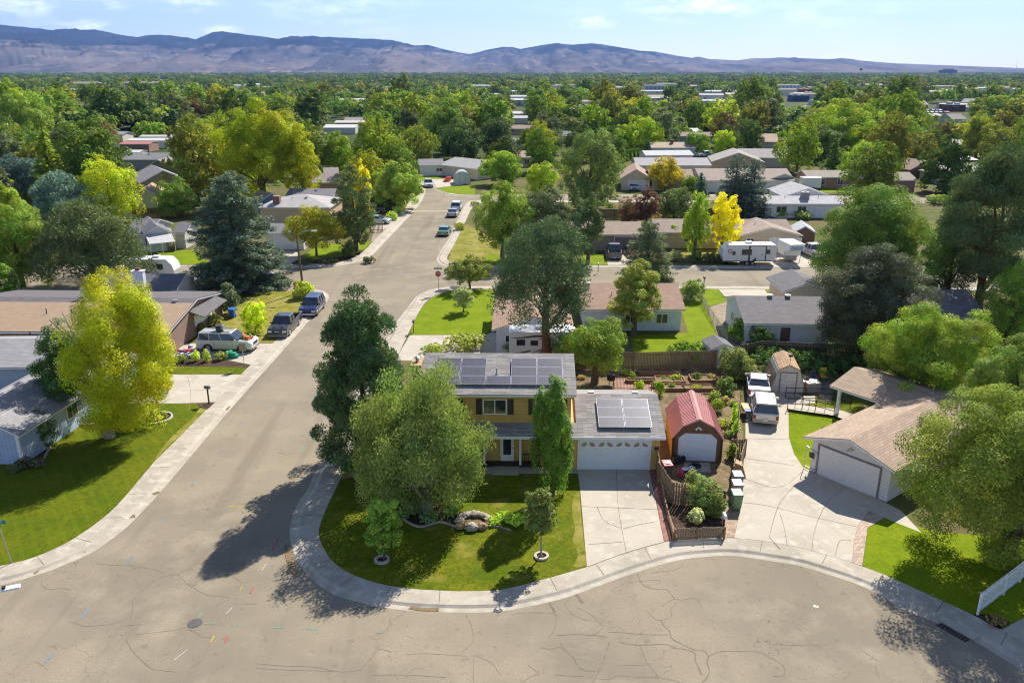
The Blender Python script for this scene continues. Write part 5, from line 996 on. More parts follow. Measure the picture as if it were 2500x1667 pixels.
# ---- houses beyond the cross street and further
HE, HG = houseE, houseG
HE(1250, 573, 1574, 573, 541, (184, 160, 138), (165, 150, 132), 'beige-roofed house with open pickup on its driveway beyond the cross street', 2.6, .28, gdoors=(('f', .79, 4.6, (140, 130, 122)),), wins=(('f', .3, 1, 1.6, 1.1),))
HE(1600, 567, 1940, 568, 534.5, (176, 154, 138), (190, 170, 140), 'beige-roofed house hidden behind the green and yellow trees', 2.6, .28, wins=(('f', .2, 1, 1.6, 1.1),))
HG(1806, 575, 1962, 575, 1880, 555, 8, (182, 160, 142), (205, 185, 158), 'tan house with broad beige gable roof and white garage behind the travel trailer', 2.7, gdoors=(('f', .5, 4.6, (225, 222, 225)),), wins=(('f', .08, .9, 1.2, 1.3),), vents=((.5, .3, 'p'),))
HG(1937, 567, 1994, 569, 1960, 543, 5, (215, 218, 222), (120, 90, 75), 'small shed with pale metal roof right of the tan garage', 2.2, .2, .2, name='shed', cat='shed')
HE(1868, 498, 2062, 498, 478, (215, 210, 212), (228, 224, 224), 'long white house with near-white roof and twin windows', 2.7, .26, wins=(('f', .14, .9, 2., 1.3), ('f', .42, .9, 1.7, 1.3)), vents=((.3, .2, 'p'), (.75, .2, 'p')), chim=(.56, .35, 1.3, (190, 180, 175)))
HG(1912, 480, 2034, 480, 1967, 459.5, 10, (200, 196, 198), (225, 220, 220), 'white cross gable behind the long white house', 3.0)
HG(1872, 440, 1958, 439, 1916, 424, 6, (182, 162, 148), (195, 200, 180), 'sage-green gabled house with wide white garage door', 2.7, gdoors=(('f', .07, 5.2, (228, 226, 228)),))
HE(1972, 433, 2110, 432.5, 415.5, (178, 166, 150), (150, 100, 82), 'long reddish-brick house with beige roof behind the bright round tree', 2.7, .26, wk='brick', wins=(('f', .15, .8, 2.2, 1.4), ('f', .55, .8, 1.4, 1.4)))
HG(1514, 436, 1592, 437, 1535, 413, 13, (192, 160, 134), (205, 185, 160), 'tan house with beige gable and white garage, right end behind the orange-topped tree', 2.7, gdoors=(('f', .25, 4.4, (222, 215, 205)),))
HE(1590, 437, 1700, 437, 413, (184, 156, 134), (200, 178, 150), 'beige-roofed wing right of the orange-topped tree', 2.7, .26, chim=(.12, .5, 1., (160, 130, 110)))
HE(1553, 404, 1738, 404, 385, (196, 190, 190), (215, 205, 195), 'pale grey-roofed house behind the orange-topped tree', 2.7, .24, vents=((.5, .3, 'v'),))
HG(1737, 395, 1868, 397, 1797, 373, 14, (180, 170, 162), (190, 165, 135), 'brown house with broad grey-beige gable facing the street in the middle distance', 2.8, wins=(('f', .6, .9, 1.5, 1.1),))
HE(1711, 441, 1942, 441, 411, (186, 164, 148), (215, 215, 205), 'beige-roofed house behind the pair of blue spruces', 2.7, .28, wins=(('f', .3, .9, 2., 1.2),))
HE(1810, 385, 1934, 386, 363, (182, 172, 168), (200, 190, 180), 'grey-beige house with chimney cap right of the broad gable', 2.7, .28, chim=(.75, .4, .8, (120, 115, 112)))
HE(1590, 361, 1702, 361, 347, (205, 180, 152), (160, 195, 200), 'turquoise house with sand-coloured roof in the middle distance', 2.7, .25, chim=(.5, .4, .9, (150, 110, 90)))
HE(1225, 384, 1318, 385, 368, (200, 168, 142), (210, 200, 190), 'small sand-roofed house right of the dark centre group', 2.7, .28, chim=(.75, .3, .9, (165, 115, 95)), wins=(('f', .6, .8, 1.4, 1.3),))
HE(1361, 332, 1400, 333, 320, (150, 145, 150), (190, 185, 180), 'grey roof glimpsed by the slim dark juniper', 2.7, .3)
HE(1846, 346, 1900, 347, 317, (205, 175, 150), (200, 180, 165), 'sand-roofed house right of the dark tree in the middle distance', 2.7, .3)
HG(2222, 415, 2300, 412, 2285, 392, 12, (165, 138, 120), (130, 72, 58), 'house with brown roof and yellow gable board at the right', 2.7, wk='brick')
HE(2240, 415, 2346, 430, 400, (200, 192, 182), (215, 218, 215), 'pale-roofed house with white patio cover at the right', 2.7, .26, wins=(('f', .15, .9, 1.6, 1.2),), vents=((.4, .3, 'p'), (.7, .3, 'p')))
HE(2170, 440, 2242, 440, 420, (172, 158, 142), (150, 110, 95), 'low tan-roofed house beside the pale-roofed one at the right', 2.7, .26)
HE(2250, 327, 2285, 328, 308, (165, 158, 158), (200, 195, 190), 'grey-roofed house by the reddish-brown tree in the distance', 2.8, .3)
HE(2325, 291, 2362, 291, 273, (150, 142, 138), (215, 212, 205), 'small grey gabled house near the right edge in the distance', 2.8, .3)
HE(2330, 231, 2380, 231, 218, (190, 172, 152), (200, 190, 180), 'beige-roofed house below the right skyline trees', 3, .35)
HE(2345, 250, 2385, 251, 238, (175, 165, 165), (150, 100, 90), 'reddish house with grey roof below the beige-roofed one at far right', 3, .35)
HE(2238, 256, 2268, 256, 240, (205, 198, 190), (170, 110, 100), 'small reddish house by the distant car park', 3, .3)
# left side, beyond the cross street
HE(300, 571.5, 362, 571.5, 534, (138, 134, 138), (205, 200, 188), 'grey-roofed house with white patio cover behind the round pine', 2.6, .3, wk='siding')
t, W_, L_, h_ = HG(352, 572, 418, 566, 390, 536, 9, (132, 130, 134), (215, 218, 225), 'grey gable with pale corrugated patio roof on the bright lawn', 2.9, wk='boards')
b = MB(); b.add([(x, y, z+e) for x in (-.3, W_+.4) for y, z in ((-3.6, 1.9), (-.1, 2.7)) for e in (0, .06)], [(0, 1, 5, 4), (2, 6, 7, 3), (1, 3, 7, 5), (0, 4, 6, 2), (0, 2, 3, 1), (4, 5, 7, 6)]); b.build('patio_roof', lines('corrugated_white', lin(225, 222, 218, K), 'x', .35, .85, .2), t)
b = MB()
for x in (-.2, W_/2, W_+.3): b.box(x-.05, x+.05, -3.5, -3.4, 0, 1.9)
b.build('patio_post', m_white, t)
HE(418, 568, 452, 568, 542, (132, 128, 132), (205, 200, 190), 'small grey-roofed garage half hidden by the massive spruce', 2.6, .3)
HE(640, 570, 742, 571, 545, (150, 146, 150), (222, 216, 205), 'white garage with grey roof behind the golden-rain tree', 2.6, .28, gdoors=(('f', .22, 4.2, (226, 226, 230)),))
HE(630, 506.5, 806, 507, 474, (205, 200, 196), (208, 180, 148), 'tan house with very pale roof and red brick chimney', 2.9, .26, hip=True, vents=((.4, .4, 'p'), (.5, -.4, 'p'), (.6, .3, 'v')))
b = MB(); q = P(677, 497, 3.4); b.obox((q.x, q.y, 3.2), 1.2, 1.2, 1.6); c2 = b.build('brick_chimney', brick('red_bricks', lin(165, 95, 80, K), lin(180, 160, 150, K)), [o_ for o_ in bpy.data.objects if o_.get('label', '').startswith('tan house with very pale')][0]); c2.matrix_parent_inverse = c2.parent.matrix_basis.inverted()
HE(694, 482, 812, 482, 460, (145, 140, 145), (190, 180, 165), 'grey-roofed house directly behind the tan one with the red chimney', 2.9, .26, vents=((.3, .2, 'p'), (.6, .2, 'v')))
HG(636, 492, 693, 486, 655, 462, 5, (200, 178, 145), (130, 140, 160), 'little slate-blue shed with round window left of the red chimney', 2.3, .2, .2, name='shed', cat='shed')
HE(745, 447, 830, 446, 423, (168, 152, 138), (180, 155, 135), 'brown-roofed house behind the slender dark pine', 2.8, .26, vents=((.5, .3, 'p'),))
HG(340, 448, 462, 440, 402, 416, 13, (165, 162, 165), (150, 145, 128), 'olive-grey gabled house with small white-framed window at left', 2.9, wins=(('f', .35, .9, 1.2, 1.4),))
HG(335, 418, 440, 418, 364, 390, 13, (165, 162, 165), (150, 142, 130), 'grey gabled house, upper one of the two at left', 2.9)
HE(297, 390, 416, 390, 373, (150, 148, 150), (140, 142, 150), 'wide grey-roofed house with skylight above the two gabled ones', 2.9, .26, vents=((.45, .25, 'v'),))
HG(325, 478, 385, 476, 330, 459, 9, (218, 178, 145), (220, 210, 160), 'pale yellow house with small green awning behind the bright lime tree', 2.6)
HE(88, 402, 200, 401, 381, (178, 148, 130), (220, 205, 190), 'pinkish tan-roofed cottage behind the blue-grey spruces', 2.8, .24, wk='plainwall', doors=(('f', .35, 1., (210, 200, 200)),), wins=(('f', .62, .9, 1.3, 1.3),))
HE(1068, 402, 1165, 413, 388, (188, 184, 182), (220, 205, 175), 'cream bungalow with pale grey roof beside the arched greenhouse', 2.8, .24, gdoors=(('f', .05, 4.4, (212, 208, 200)),))
HE(1022, 404, 1085, 403, 388, (150, 146, 150), (232, 230, 228), 'long white bungalow left of the cream one', 2.8, .24, wins=(('f', .7, 1, 1.6, 1),))
HE(790, 425, 828, 424, 409, (170, 160, 155), (200, 190, 180), 'roof glimpsed through the clump right of the giant plane tree', 2.8, .3)
for (xl, y, xr, ry, rc, wc, lb) in [
 (290, 352, 363, 345, (205, 130, 120), (150, 118, 105), 'mobile home with faded red roof and brown walls'), (307, 343.5, 405, 337, (235, 232, 230), (225, 225, 228), 'mobile home with long white roof behind the red-roofed one'), (338, 334, 448, 329.5, (222, 215, 205), (210, 205, 200), 'mobile home with cream roof, second row at left'),
 (415, 326, 458, 319, (160, 162, 170), (220, 222, 228), 'mobile home with grey roof at the left edge of the giant plane tree'), (300, 372, 340, 366, (230, 228, 225), (215, 212, 210), 'low white roof in front of the red-roofed mobile home'), (696, 292, 733, 285, (232, 230, 228), (150, 140, 132), 'white-roofed mobile home right of the giant plane tree top'),
 (788, 312, 868, 304, (236, 234, 232), (210, 205, 200), 'wide white-roofed mobile home below the yellow-green tree'), (815, 300, 898, 294, (228, 218, 208), (190, 170, 160), 'pinkish mobile home behind the wide white-roofed one'), (895, 325, 915, 318, (236, 232, 230), (210, 205, 200), 'short white-roofed mobile home left of the drooping birch'),
 (985, 310, 1066, 303, (190, 185, 188), (220, 218, 216), 'grey-roofed mobile home in front of the sunlit centre tree'), (994, 278, 1022, 269, (235, 233, 232), (205, 200, 198), 'white mobile home left of the centre group'), (1250, 278, 1284, 266, (225, 222, 220), (215, 210, 205), 'white mobile home right of the centre group'), (1250, 289, 1290, 282, (200, 198, 200), (220, 218, 215), 'greyish mobile home in front of the white one right of centre'),
 (1366, 280, 1398, 268, (230, 228, 226), (210, 205, 200), 'white mobile home beneath the skyline group'), (1465, 276, 1492, 267, (235, 232, 230), (215, 212, 208), 'white mobile home left of the golden-topped tree'), (1690, 322, 1712, 313, (232, 230, 228), (215, 212, 208), 'pale mobile home above the green tree in the middle distance'), (1208, 270, 1232, 262, (225, 220, 222), (210, 205, 205), 'pale roof behind the darkest centre tree')]:
    HE(xl, y, xr, y, ry, rc, wc, lb, 2.7, .14, .25, .2, 'plainwall', name='mobile_home', cat='mobile home')
HG(972, 292, 1002, 290, 985, 279, 9, (165, 162, 168), (165, 158, 158), 'small grey gabled house left of the centre group', 2.9, wins=(('f', .4, .9, 1.2, 1.6),))
for (xl, y, xr, hh, rc, wc, lb) in [
 (162, 222, 248, 9, (170, 158, 150), (185, 175, 165), 'long apartment roof, leftmost of three among far trees'), (300, 219, 362, 9, (178, 160, 150), (190, 180, 170), 'apartment roof, middle one of three among far trees'), (362, 219, 403, 9, (182, 165, 152), (190, 180, 170), 'apartment roof, rightmost of three among far trees'),
 (500, 222, 522, 7, (185, 180, 180), (225, 222, 222), 'small far apartment block left of the giant plane tree'), (558, 228, 594, 8, (190, 186, 186), (228, 226, 228), 'pale far apartment block above the giant plane tree'), (596, 226, 628, 9, (200, 196, 196), (232, 230, 232), 'whitish far apartment block right of the pale one'), (704, 206, 735, 7, (190, 190, 195), (215, 215, 218), 'far pale roof with white cupola among the woods'), (670, 215, 690, 6, (190, 180, 178), (210, 205, 200), 'far low pinkish roof among the woods'),
 (1574, 226, 1624, 8, (215, 215, 220), (165, 172, 185), 'white-roofed warehouse with slate-blue front in the distance'), (1454, 230, 1500, 6, (190, 190, 195), (165, 170, 178), 'grey flat-roofed shop behind the golden-topped tree'), (1542, 186, 1627, 5, (220, 218, 215), (205, 200, 195), 'long thin white roof near the horizon'), (1648, 225, 1672, 5, (200, 170, 165), (190, 180, 180), 'pinkish shop right of the warehouse'), (1708, 222, 1735, 5, (150, 160, 175), (170, 175, 180), 'blue-grey shop beside the orange autumn tree'),
 (1889, 222, 1954, 7, (225, 225, 225), (222, 225, 230), 'long white warehouse left of the great domed tree'), (1956, 230, 1990, 5, (205, 130, 85), (150, 90, 85), 'orange-roofed shop right of the white warehouse'), (1934, 249, 1975, 5, (70, 100, 135), (60, 85, 120), 'dark blue shop in front of the orange-roofed one'), (1966, 246, 1988, 6, (220, 220, 220), (225, 225, 228), 'white annexe of the dark blue shop'), (2008, 228, 2042, 5, (170, 150, 140), (165, 120, 105), 'brown-walled shop in front of the far dark tree'),
 (2168, 246, 2210, 5, (190, 188, 190), (200, 205, 215), 'pale blue-grey house left of the reddish house by the car park'), (1948, 181, 1994, 9, (60, 75, 80), (45, 60, 65), 'dark green glass office block near the horizon'), (1948, 190, 2040, 4, (200, 205, 215), (190, 195, 205), 'low pale shed line beneath the dark office block'), (2478, 176, 2530, 14, (60, 60, 75), (70, 70, 85), 'dark office block at the right end of the horizon'), (2316, 273, 2356, 4, (90, 105, 125), (110, 70, 70), 'red building with blue-grey flat roof at the car park'),
 (1000, 250, 1016, 3, (215, 205, 190), (200, 195, 190), 'pale low shed left of the skyline group')]:
    a, c = P(xl, y, 0), P(xr, y, 0); W_ = c.x-a.x; D_ = max(W_*.35, 14); t = thing('building', lb, 'building', (a.x, a.y, 0)); b = MB(); b.box(0, W_, 0, D_, 0, hh); b.build('wall', smat(wc, 'plainwall'), t)
    if 'apartment' in lb: roof(t, W_, D_, hh, .3, rmat(rc, False), 'x', .6, .6, True)
    else: b = MB(); b.box(-.3, W_+.3, -.3, D_+.3, hh+.003, hh+.5); b.build('roof', smat(rc, 'plainwall'), t); b = MB(); b.obox((W_*.3, D_*.5, hh+.5), 3, 3, 1.4); b.obox((W_*.7, D_*.4, hh+.5), 2.4, 3, 1.2); b.build('rooftop_unit', m_steel, t)
    b = MB(); nwin = int(W_/5)
    for k in range(nwin):
        for fl in range(max(1, int(hh/3.4))): b.box(2+k*5, 3.8+k*5, -.03, .0, 1+fl*3.2, 2.6+fl*3.2)
    if nwin: b.build('window', m_glass, t)
# office tower on the horizon
a = P(2302, 183, 0); c = P(2336, 183, 0); W_ = c.x-a.x; hh = PY(0, 171.5, a.y).z; t = thing('office_tower', 'square dark-glass office tower with brown penthouse on the horizon at right', 'office building', (a.x, a.y, 0))
b = MB(); b.box(0, W_, 0, W_*.7, 0, hh); b.build('wall', linesh('tower_glass', lin(58, 90, 120, K), 3.6, dark=.5, wd=.4), t); b = MB(); b.box(W_*.25, W_*.8, W_*.1, W_*.6, hh+.01, hh*1.28); b.build('penthouse', smat((150, 110, 95), 'plainwall'), t)
a = P(2479, 178, 0); hh = PY(0, 147, a.y).z; t = thing('radio_mast', 'thin red and white lattice radio mast above the right horizon', 'mast', (a.x, a.y, 0)); b = MB(); b.tube([(0, 0, 0), (0, 0, hh)], [hh*.016, hh*.006], 6); b.build('lattice', plain('mast_paint', lin(190, 130, 130, K)), t)
a = P(2097, 210, 0); hh = PY(0, 168, a.y).z; t = thing('phone_mast', 'tall mobile phone mast with dark antenna cluster left of the right skyline copse', 'mast', (a.x, a.y, 0)); b = MB(); b.tube([(0, 0, 0), (0, 0, hh)], [.5, .25], 8); b.build('pole', m_steel, t); b = MB()
for k in range(6): b.obox((1.6*math.cos(k*PI/3), 1.6*math.sin(k*PI/3), hh-3), .7, .7, 3.2)
b.box(-1.8, 1.8, -.1, .1, hh-1.6, hh-1.4); b.build('antennas', m_dark, t)
# ---------------------------------------------------------------- vehicles (x forward, origin on the ground at the centre)
KIND = dict(  # length, width, lower body top profile [(x,z)...] from rear to front, cabin (rear-bottom, rear-top, front-top, front-bottom x), belt z, roof z, wheel radius, wheel x
 suv=(4.9, 1.95, [(-2.45, .55), (-2.43, 1.0), (-2.3, 1.08), (.95, 1.08), (2.15, 1.0), (2.4, .85), (2.45, .5)], (-2.32, -2.1, .35, 1.1), 1.08, 1.78, .38, (-1.45, 1.5)),
 bigsuv=(5.6, 2.02, [(-2.8, .55), (-2.78, 1.12), (-2.65, 1.18), (1.35, 1.18), (2.5, 1.1), (2.75, .95), (2.8, .5)], (-2.66, -2.5, .7, 1.45), 1.18, 1.9, .4, (-1.65, 1.75)),
 pickup=(5.9, 2.05, [(-2.95, .6), (-2.93, 1.18), (-.75, 1.18), (1.35, 1.18), (2.7, 1.12), (2.9, .98), (2.95, .5)], (-.8, -.62, .75, 1.45), 1.18, 1.9, .42, (-1.8, 1.85)),
 sedan=(4.7, 1.82, [(-2.35, .45), (-2.33, .9), (-2.1, .98), (-1.3, 1.0), (1.0, .96), (2.1, .82), (2.33, .65), (2.35, .4)], (-1.75, -1.05, .25, 1.15), .96, 1.42, .33, (-1.38, 1.42)),
 van=(5.0, 1.95, [(-2.5, .5), (-2.48, 1.1), (-2.4, 1.15), (1.3, 1.1), (2.3, .95), (2.48, .75), (2.5, .45)], (-2.42, -2.3, .6, 1.7), 1.12, 1.85, .35, (-1.5, 1.6)))
def car(kind, loc, head, col, label, name='parked_car', cat='car', group='cars parked around the streets', metal=.3, trim=None, rack=False, plate=True, mirror=True):
    Lc, Wc, prof, cab, belt, rz_, wr, wx = KIND[kind]; hw = Wc/2
    pm = 'car_paint_%d_%d_%d' % tuple(int(c*1000) for c in col[:3]); pnt = MATS.get(pm) or plain(pm, tuple(col[:3])+(1,), .32, metal, .04, 1, coat=.8)
    t = thing(name, label, cat, (loc[0], loc[1], loc[2] if len(loc) > 2 else .006), head, group)
    out = [(-Lc/2+.05, .32)]+list(prof)+[(Lc/2-.06, .3)]
    low = []                                                   # underside with wheel arches, front to rear
    for x in sorted(wx, reverse=True):
        for k in range(7): a = PI*k/6; low.append((x+(wr+.1)*math.cos(a), .3+max(0, (wr+.1)*math.sin(a))))
    b = MB(); poly = out+low
    if kind == 'pickup':                                       # open bed: body in three pieces
        b.prism(poly, -hw, -hw+.16, 'y'); b.prism(poly, hw-.16, hw, 'y')
        b.box(-Lc/2+.03, -.75, -hw+.16, hw-.16, .5, .62); b.box(-Lc/2+.02, -Lc/2+.1, -hw+.16, hw-.16, .45, 1.17); b.box(-.8, -.7, -hw+.16, hw-.16, .5, 1.17)
        q = [p for p in prof if p[0] > .0]; b.prism([(-.7, .32), (-.7, 1.18)]+q+[(Lc/2-.06, .3)], -hw+.16, hw-.16, 'y')
    else: b.prism(poly, -hw, hw, 'y')
    body = b.build('body', pnt, t, bevel=.05)
    x0, x1, x2, x3 = cab; e0, e1 = .06, .24; rt = rz_-.05
    def ring(z, k, inset): 
        f = (z-belt)/(rt-belt); xa = x0+(x1-x0)*f; xb = x3+(x2-x3)*f; y = hw-(e0+(e1-e0)*f)-inset; return [(xa+inset, -y, z), (xb-inset, -y, z), (xb-inset, y, z), (xa+inset, y, z)]
    b = MB(); b.add(ring(belt-.03, 0, .0)+ring(rt, 0, .0), [(0, 3, 2, 1), (4, 5, 6, 7), (0, 1, 5, 4), (1, 2, 6, 5), (2, 3, 7, 6), (3, 0, 4, 7)]); b.build('windows', m_glass, t)
    b = MB(); r = ring(rt, 0, -.03); b.add(r+[(p[0]*.97+(x1+x2)/2*.03, p[1]*.9, rz_) for p in r]+[(p[0], p[1], rt-.04) for p in r], [(8, 11, 10, 9), (4, 5, 6, 7), (0, 1, 5, 4), (1, 2, 6, 5), (2, 3, 7, 6), (3, 0, 4, 7), (8, 9, 1, 0), (9, 10, 2, 1), (10, 11, 3, 2), (11, 8, 0, 3)])
    lo, hi = ring(belt-.03, 0, -.012), ring(rt, 0, -.012)
    npl = {'sedan': [0, .52, 1], 'pickup': [0, .5, 1], 'suv': [0, .3, .62, 1], 'bigsuv': [0, .3, .62, 1], 'van': [0, .4, .66, 1]}[kind]
    for (i, j) in ((0, 1), (3, 2)):
        for f in npl:
            a = Vector(lo[i]).lerp(Vector(lo[j]), f*.93+.02); c = Vector(hi[i]).lerp(Vector(hi[j]), f*.96+.02); b.tube([a, c], .045, 4)
    rf = b.build('roof', pnt, t)
    if rack:
        b = MB()
        for y in (-.6, .6): b.tube([(x1+.2, y, rz_+.06), (x2-.2, y, rz_+.06)], .025, 6)
        b.build('roof_rack', m_chrome if rack == 1 else m_dark, t)
    for x in wx:
        for s in (-1, 1):
            b = MB(); b.tube([(x, s*(hw-.22), wr), (x, s*(hw+.015), wr)], wr, 18); wl = b.build('wheel', m_tyre, t); b = MB(); b.tube([(x, s*(hw-.0), wr), (x, s*(hw+.03), wr)], [wr*.62, wr*.56], 12)
            b.build('rim', m_chrome, wl)
    xf, xr = Lc/2, -Lc/2; zf = prof[-2][1]; bm_ = trim or plain('bumper_grey', (.25, .25, .26, 1), .4)
    for s in (-1, 1):
        b = MB(); b.box(xf-.22, xf-.0, s*(hw-.27)-.2, s*(hw-.27)+.2, zf-.24, zf-.06); b.build('headlight', plain('headlight_lens', (.75, .78, .8, 1), .1), t)
        b = MB(); b.box(xr-.012, xr+.1, s*(hw-.13)-.1, s*(hw-.13)+.1, prof[1][1]-.4, prof[1][1]-.08); b.build('tail_light', plain('tail_light_lens', (.35, .02, .02, 1), .2), t)
        if mirror: b = MB(); b.obox((x3-.25, s*(hw+.07), belt+.0), .14, .2, .15); b.build('wing_mirror', pnt, t)
    if trim:
        b = MB()
        for s in (-1, 1): b.box(wx[0]+wr+.12, wx[1]-wr-.12, s*hw-.02, s*hw+.02, .3, .55)
        b.build('side_cladding', bm_, t)
    b = MB()
    for s in (-1, 1):
        for x in ((x1+x2)/2-.1, x3-.6): b.box(x, x+.02, s*(hw+.002)-.004, s*(hw+.002)+.004, .5, belt-.04)
    b.build('door_seam', m_dark, t)
    b = MB(); b.box(xf-.03, xf+.02, -.5, .5, zf-.26, zf-.04); b.build('grille', m_dark, t)
    b = MB(); b.box(xf-.1, xf+.07, -hw+.06, hw-.06, .3, .48); b.build('front_bumper', bm_, t); b = MB(); b.box(xr-.07, xr+.1, -hw+.06, hw-.06, .32, .5); b.build('rear_bumper', bm_, t)
    b = MB(); b.box(xr-.085, xr-.07, -.17, .17, .5, .64) if kind != 'pickup' else b.box(xr-.085, xr-.07, -.17, .17, .34, .47); b.build('number_plate', m_white, t)
    return t
R_ = math.radians
q = P(778, 747, .0); car('suv', (q.x-.15, q.y-2.4), R_(-91), (.016, .03, .11), 'dark blue estate SUV parked at the left kerb behind the grey pickup', trim=plain('silver_trim', (.5, .5, .52, 1), .35, .5), rack=1)
q = P(712, 805, .0); pk = car('pickup', (q.x-.55, q.y-.4), R_(-91), (.045, .048, .055), 'dark grey pickup with black bonnet scoops facing the camera at the left kerb', name='pickup_truck', cat='pickup')
b = MB(); b.box(1.6, 2.5, -.55, -.25, 1.16, 1.22); b.box(1.6, 2.5, .25, .55, 1.16, 1.22); b.build('bonnet_scoop', m_dark, pk)
b = MB()
for k_ in range(5): b.box(2.972, 2.985, -.24+k_*.1, -.17+k_*.1, .80, .87)
b.build('grille_badge', m_white, pk)
q = P(558, 852, G0); sb = car('bigsuv', (q.x, q.y, G0+.015), R_(-4), (.62, .60, .56), 'large white and beige estate SUV side-on in the driveway with toys heaped on its bonnet', rack=2)
q = P(1085, 572, 0); car('sedan', (q.x, q.y), R_(88), (.09, .30, .19), 'pale green coupe parked on the right of the far street', metal=.1)
q = P(1106, 527, 0); car('sedan', (q.x, q.y), R_(88), (.32, .32, .34), 'grey and dark car parked behind the white SUV on the far street')
q = P(1115, 512, 0); car('suv', (q.x, q.y), R_(88), (.72, .74, .78), 'white SUV parked furthest along the right of the far street', metal=0)
q = P(1046, 456, 0); car('suv', (q.x, q.y), R_(-80), (.70, .72, .76), 'white car with dark front at the far bend left of the greenhouse', metal=0)
q = P(1500, 627, G0); car('pickup', (q.x, q.y+.5, G0+.02), R_(85), (.10, .11, .12), 'dark pickup seen from behind on the driveway beyond the cross street', name='pickup_truck', cat='pickup')
q = P(1545, 622, G0); car('sedan', (q.x, q.y, G0+.02), R_(92), (.35, .03, .03), 'red car half hidden by the olive-green spruce')
q = P(1985, 625, G0); car('pickup', (q.x, q.y, G0+.02), R_(100), (.62, .62, .63), 'silver-white pickup partly behind the dark maple, right of the camper', name='pickup_truck', cat='pickup')
q = P(1848, 952, G0); car('sedan', (q.x+.0, q.y, G0+.02), R_(77), (.58, .57, .56), 'silver sedan with sunroof on the right-hand driveway, beside the small white barn', metal=.3)
q = P(1866, 1012, G0); car('suv', (q.x-.1, q.y, G0+.02), R_(77), (.62, .58, .52), 'pearl SUV with roof bars on the right-hand driveway, in front of the silver sedan', rack=1, trim=plain('tan_bumper', (.5, .45, .38, 1), .4))
q = P(590, 691, 0); car('van', (q.x+1.5, q.y+1), R_(0), (.66, .66, .68), 'white car under the massive spruce on the cross street', metal=0)
q = P(1545, 463, G0); car('van', (q.x, q.y, G0+.02), R_(-90), (.55, .55, .6), 'silver van before the white garage of the tan house', metal=.1)
q = P(904, 520, G0); car('pickup', (q.x, q.y, G0+.02), R_(0), (.10, .10, .11), 'dark pickup tucked behind the slender dark pine', name='pickup_truck', cat='pickup')
q = P(922, 545, G0); car('sedan', (q.x, q.y, G0+.02), R_(-10), (.45, .55, .65), 'light blue car behind the small wooden fence by the slender dark pine')
q = P(1581, 372, G0); car('suv', (q.x, q.y, G0+.02), R_(170), (.7, .72, .74), 'white car in front of the turquoise house', metal=0)
q = P(1720, 383, G0); car('pickup', (q.x, q.y, G0+.02), R_(20), (.5, .62, .55), 'old mint-green pickup by the broad gable', name='pickup_truck', cat='pickup')
q = P(2318, 390, G0); car('pickup', (q.x, q.y, G0+.02), R_(175), (.32, .03, .05), 'crimson pickup parked at the right in the middle distance', name='pickup_truck', cat='pickup')
q = P(2353, 383, G0); car('pickup', (q.x, q.y, G0+.02), R_(180), (.72, .73, .74), 'white pickup beside the crimson one', name='pickup_truck', cat='pickup')
q = P(2322, 376, G0); car('sedan', (q.x, q.y, G0+.02), R_(10), (.12, .32, .08), 'green car behind the crimson pickup')
q = P(1215, 271, G0)
# cars in the far car parks, one copied over and over in four paints
pr = car('sedan', (0, 900), 0, (.7, .7, .72), 'x', group='cars in the distant car parks', mirror=False)
def copy_tree(o_, parent=None):
    c = put(o_.copy(), parent)
    for ch in o_.children: copy_tree(ch, c)
    return c
paints = [('white', (.72, .73, .74)), ('black', (.03, .03, .035)), ('blue', (.05, .09, .25)), ('red', (.4, .04, .04)), ('silver', (.45, .46, .48))]
ptm = [plain('car_paint_%d_%d_%d' % tuple(int(c*1000) for c in p[1]), p[1]+(1,), .32, .1, .04) for p in paints]
first = True; rc = random.Random(4)
LOTS = [('by the red building at right', [(2305+i*11+rc.uniform(-2, 2), y) for y in (258, 262) for i in range(7)]), ('on the lot below the sandy strip', [(2262+i*10+rc.uniform(-2, 2), y) for y in (272, 277) for i in range(6)]), ('by the slate-blue warehouse shops', [(1690+i*9+rc.uniform(-2, 2), y) for y in (234, 239) for i in range(8)]), ('along the white warehouse front', [(1894+i*9, 227) for i in range(7)]), ('beside the small grey gabled house', [(1000+i*7, 282+i % 2*3) for i in range(4)])]
for where, spots in LOTS:
    for i, (x, y) in enumerate(spots):
        o_ = pr if first else copy_tree(pr); first = False; k = rc.randrange(5); a = P(x, y, 0); o_.location = (a.x, a.y, .1); o_.rotation_euler = (0, 0, rc.choice([1.5, 1.65, 1.45, 4.6])); o_['label'] = '%s car %s' % (paints[k][0], where)
        for ch in o_.children:
            if ch.name.split('.')[0] in ('body', 'roof') and k:
                for s_ in ch.material_slots: s_.link = 'OBJECT'; s_.material = ptm[k]
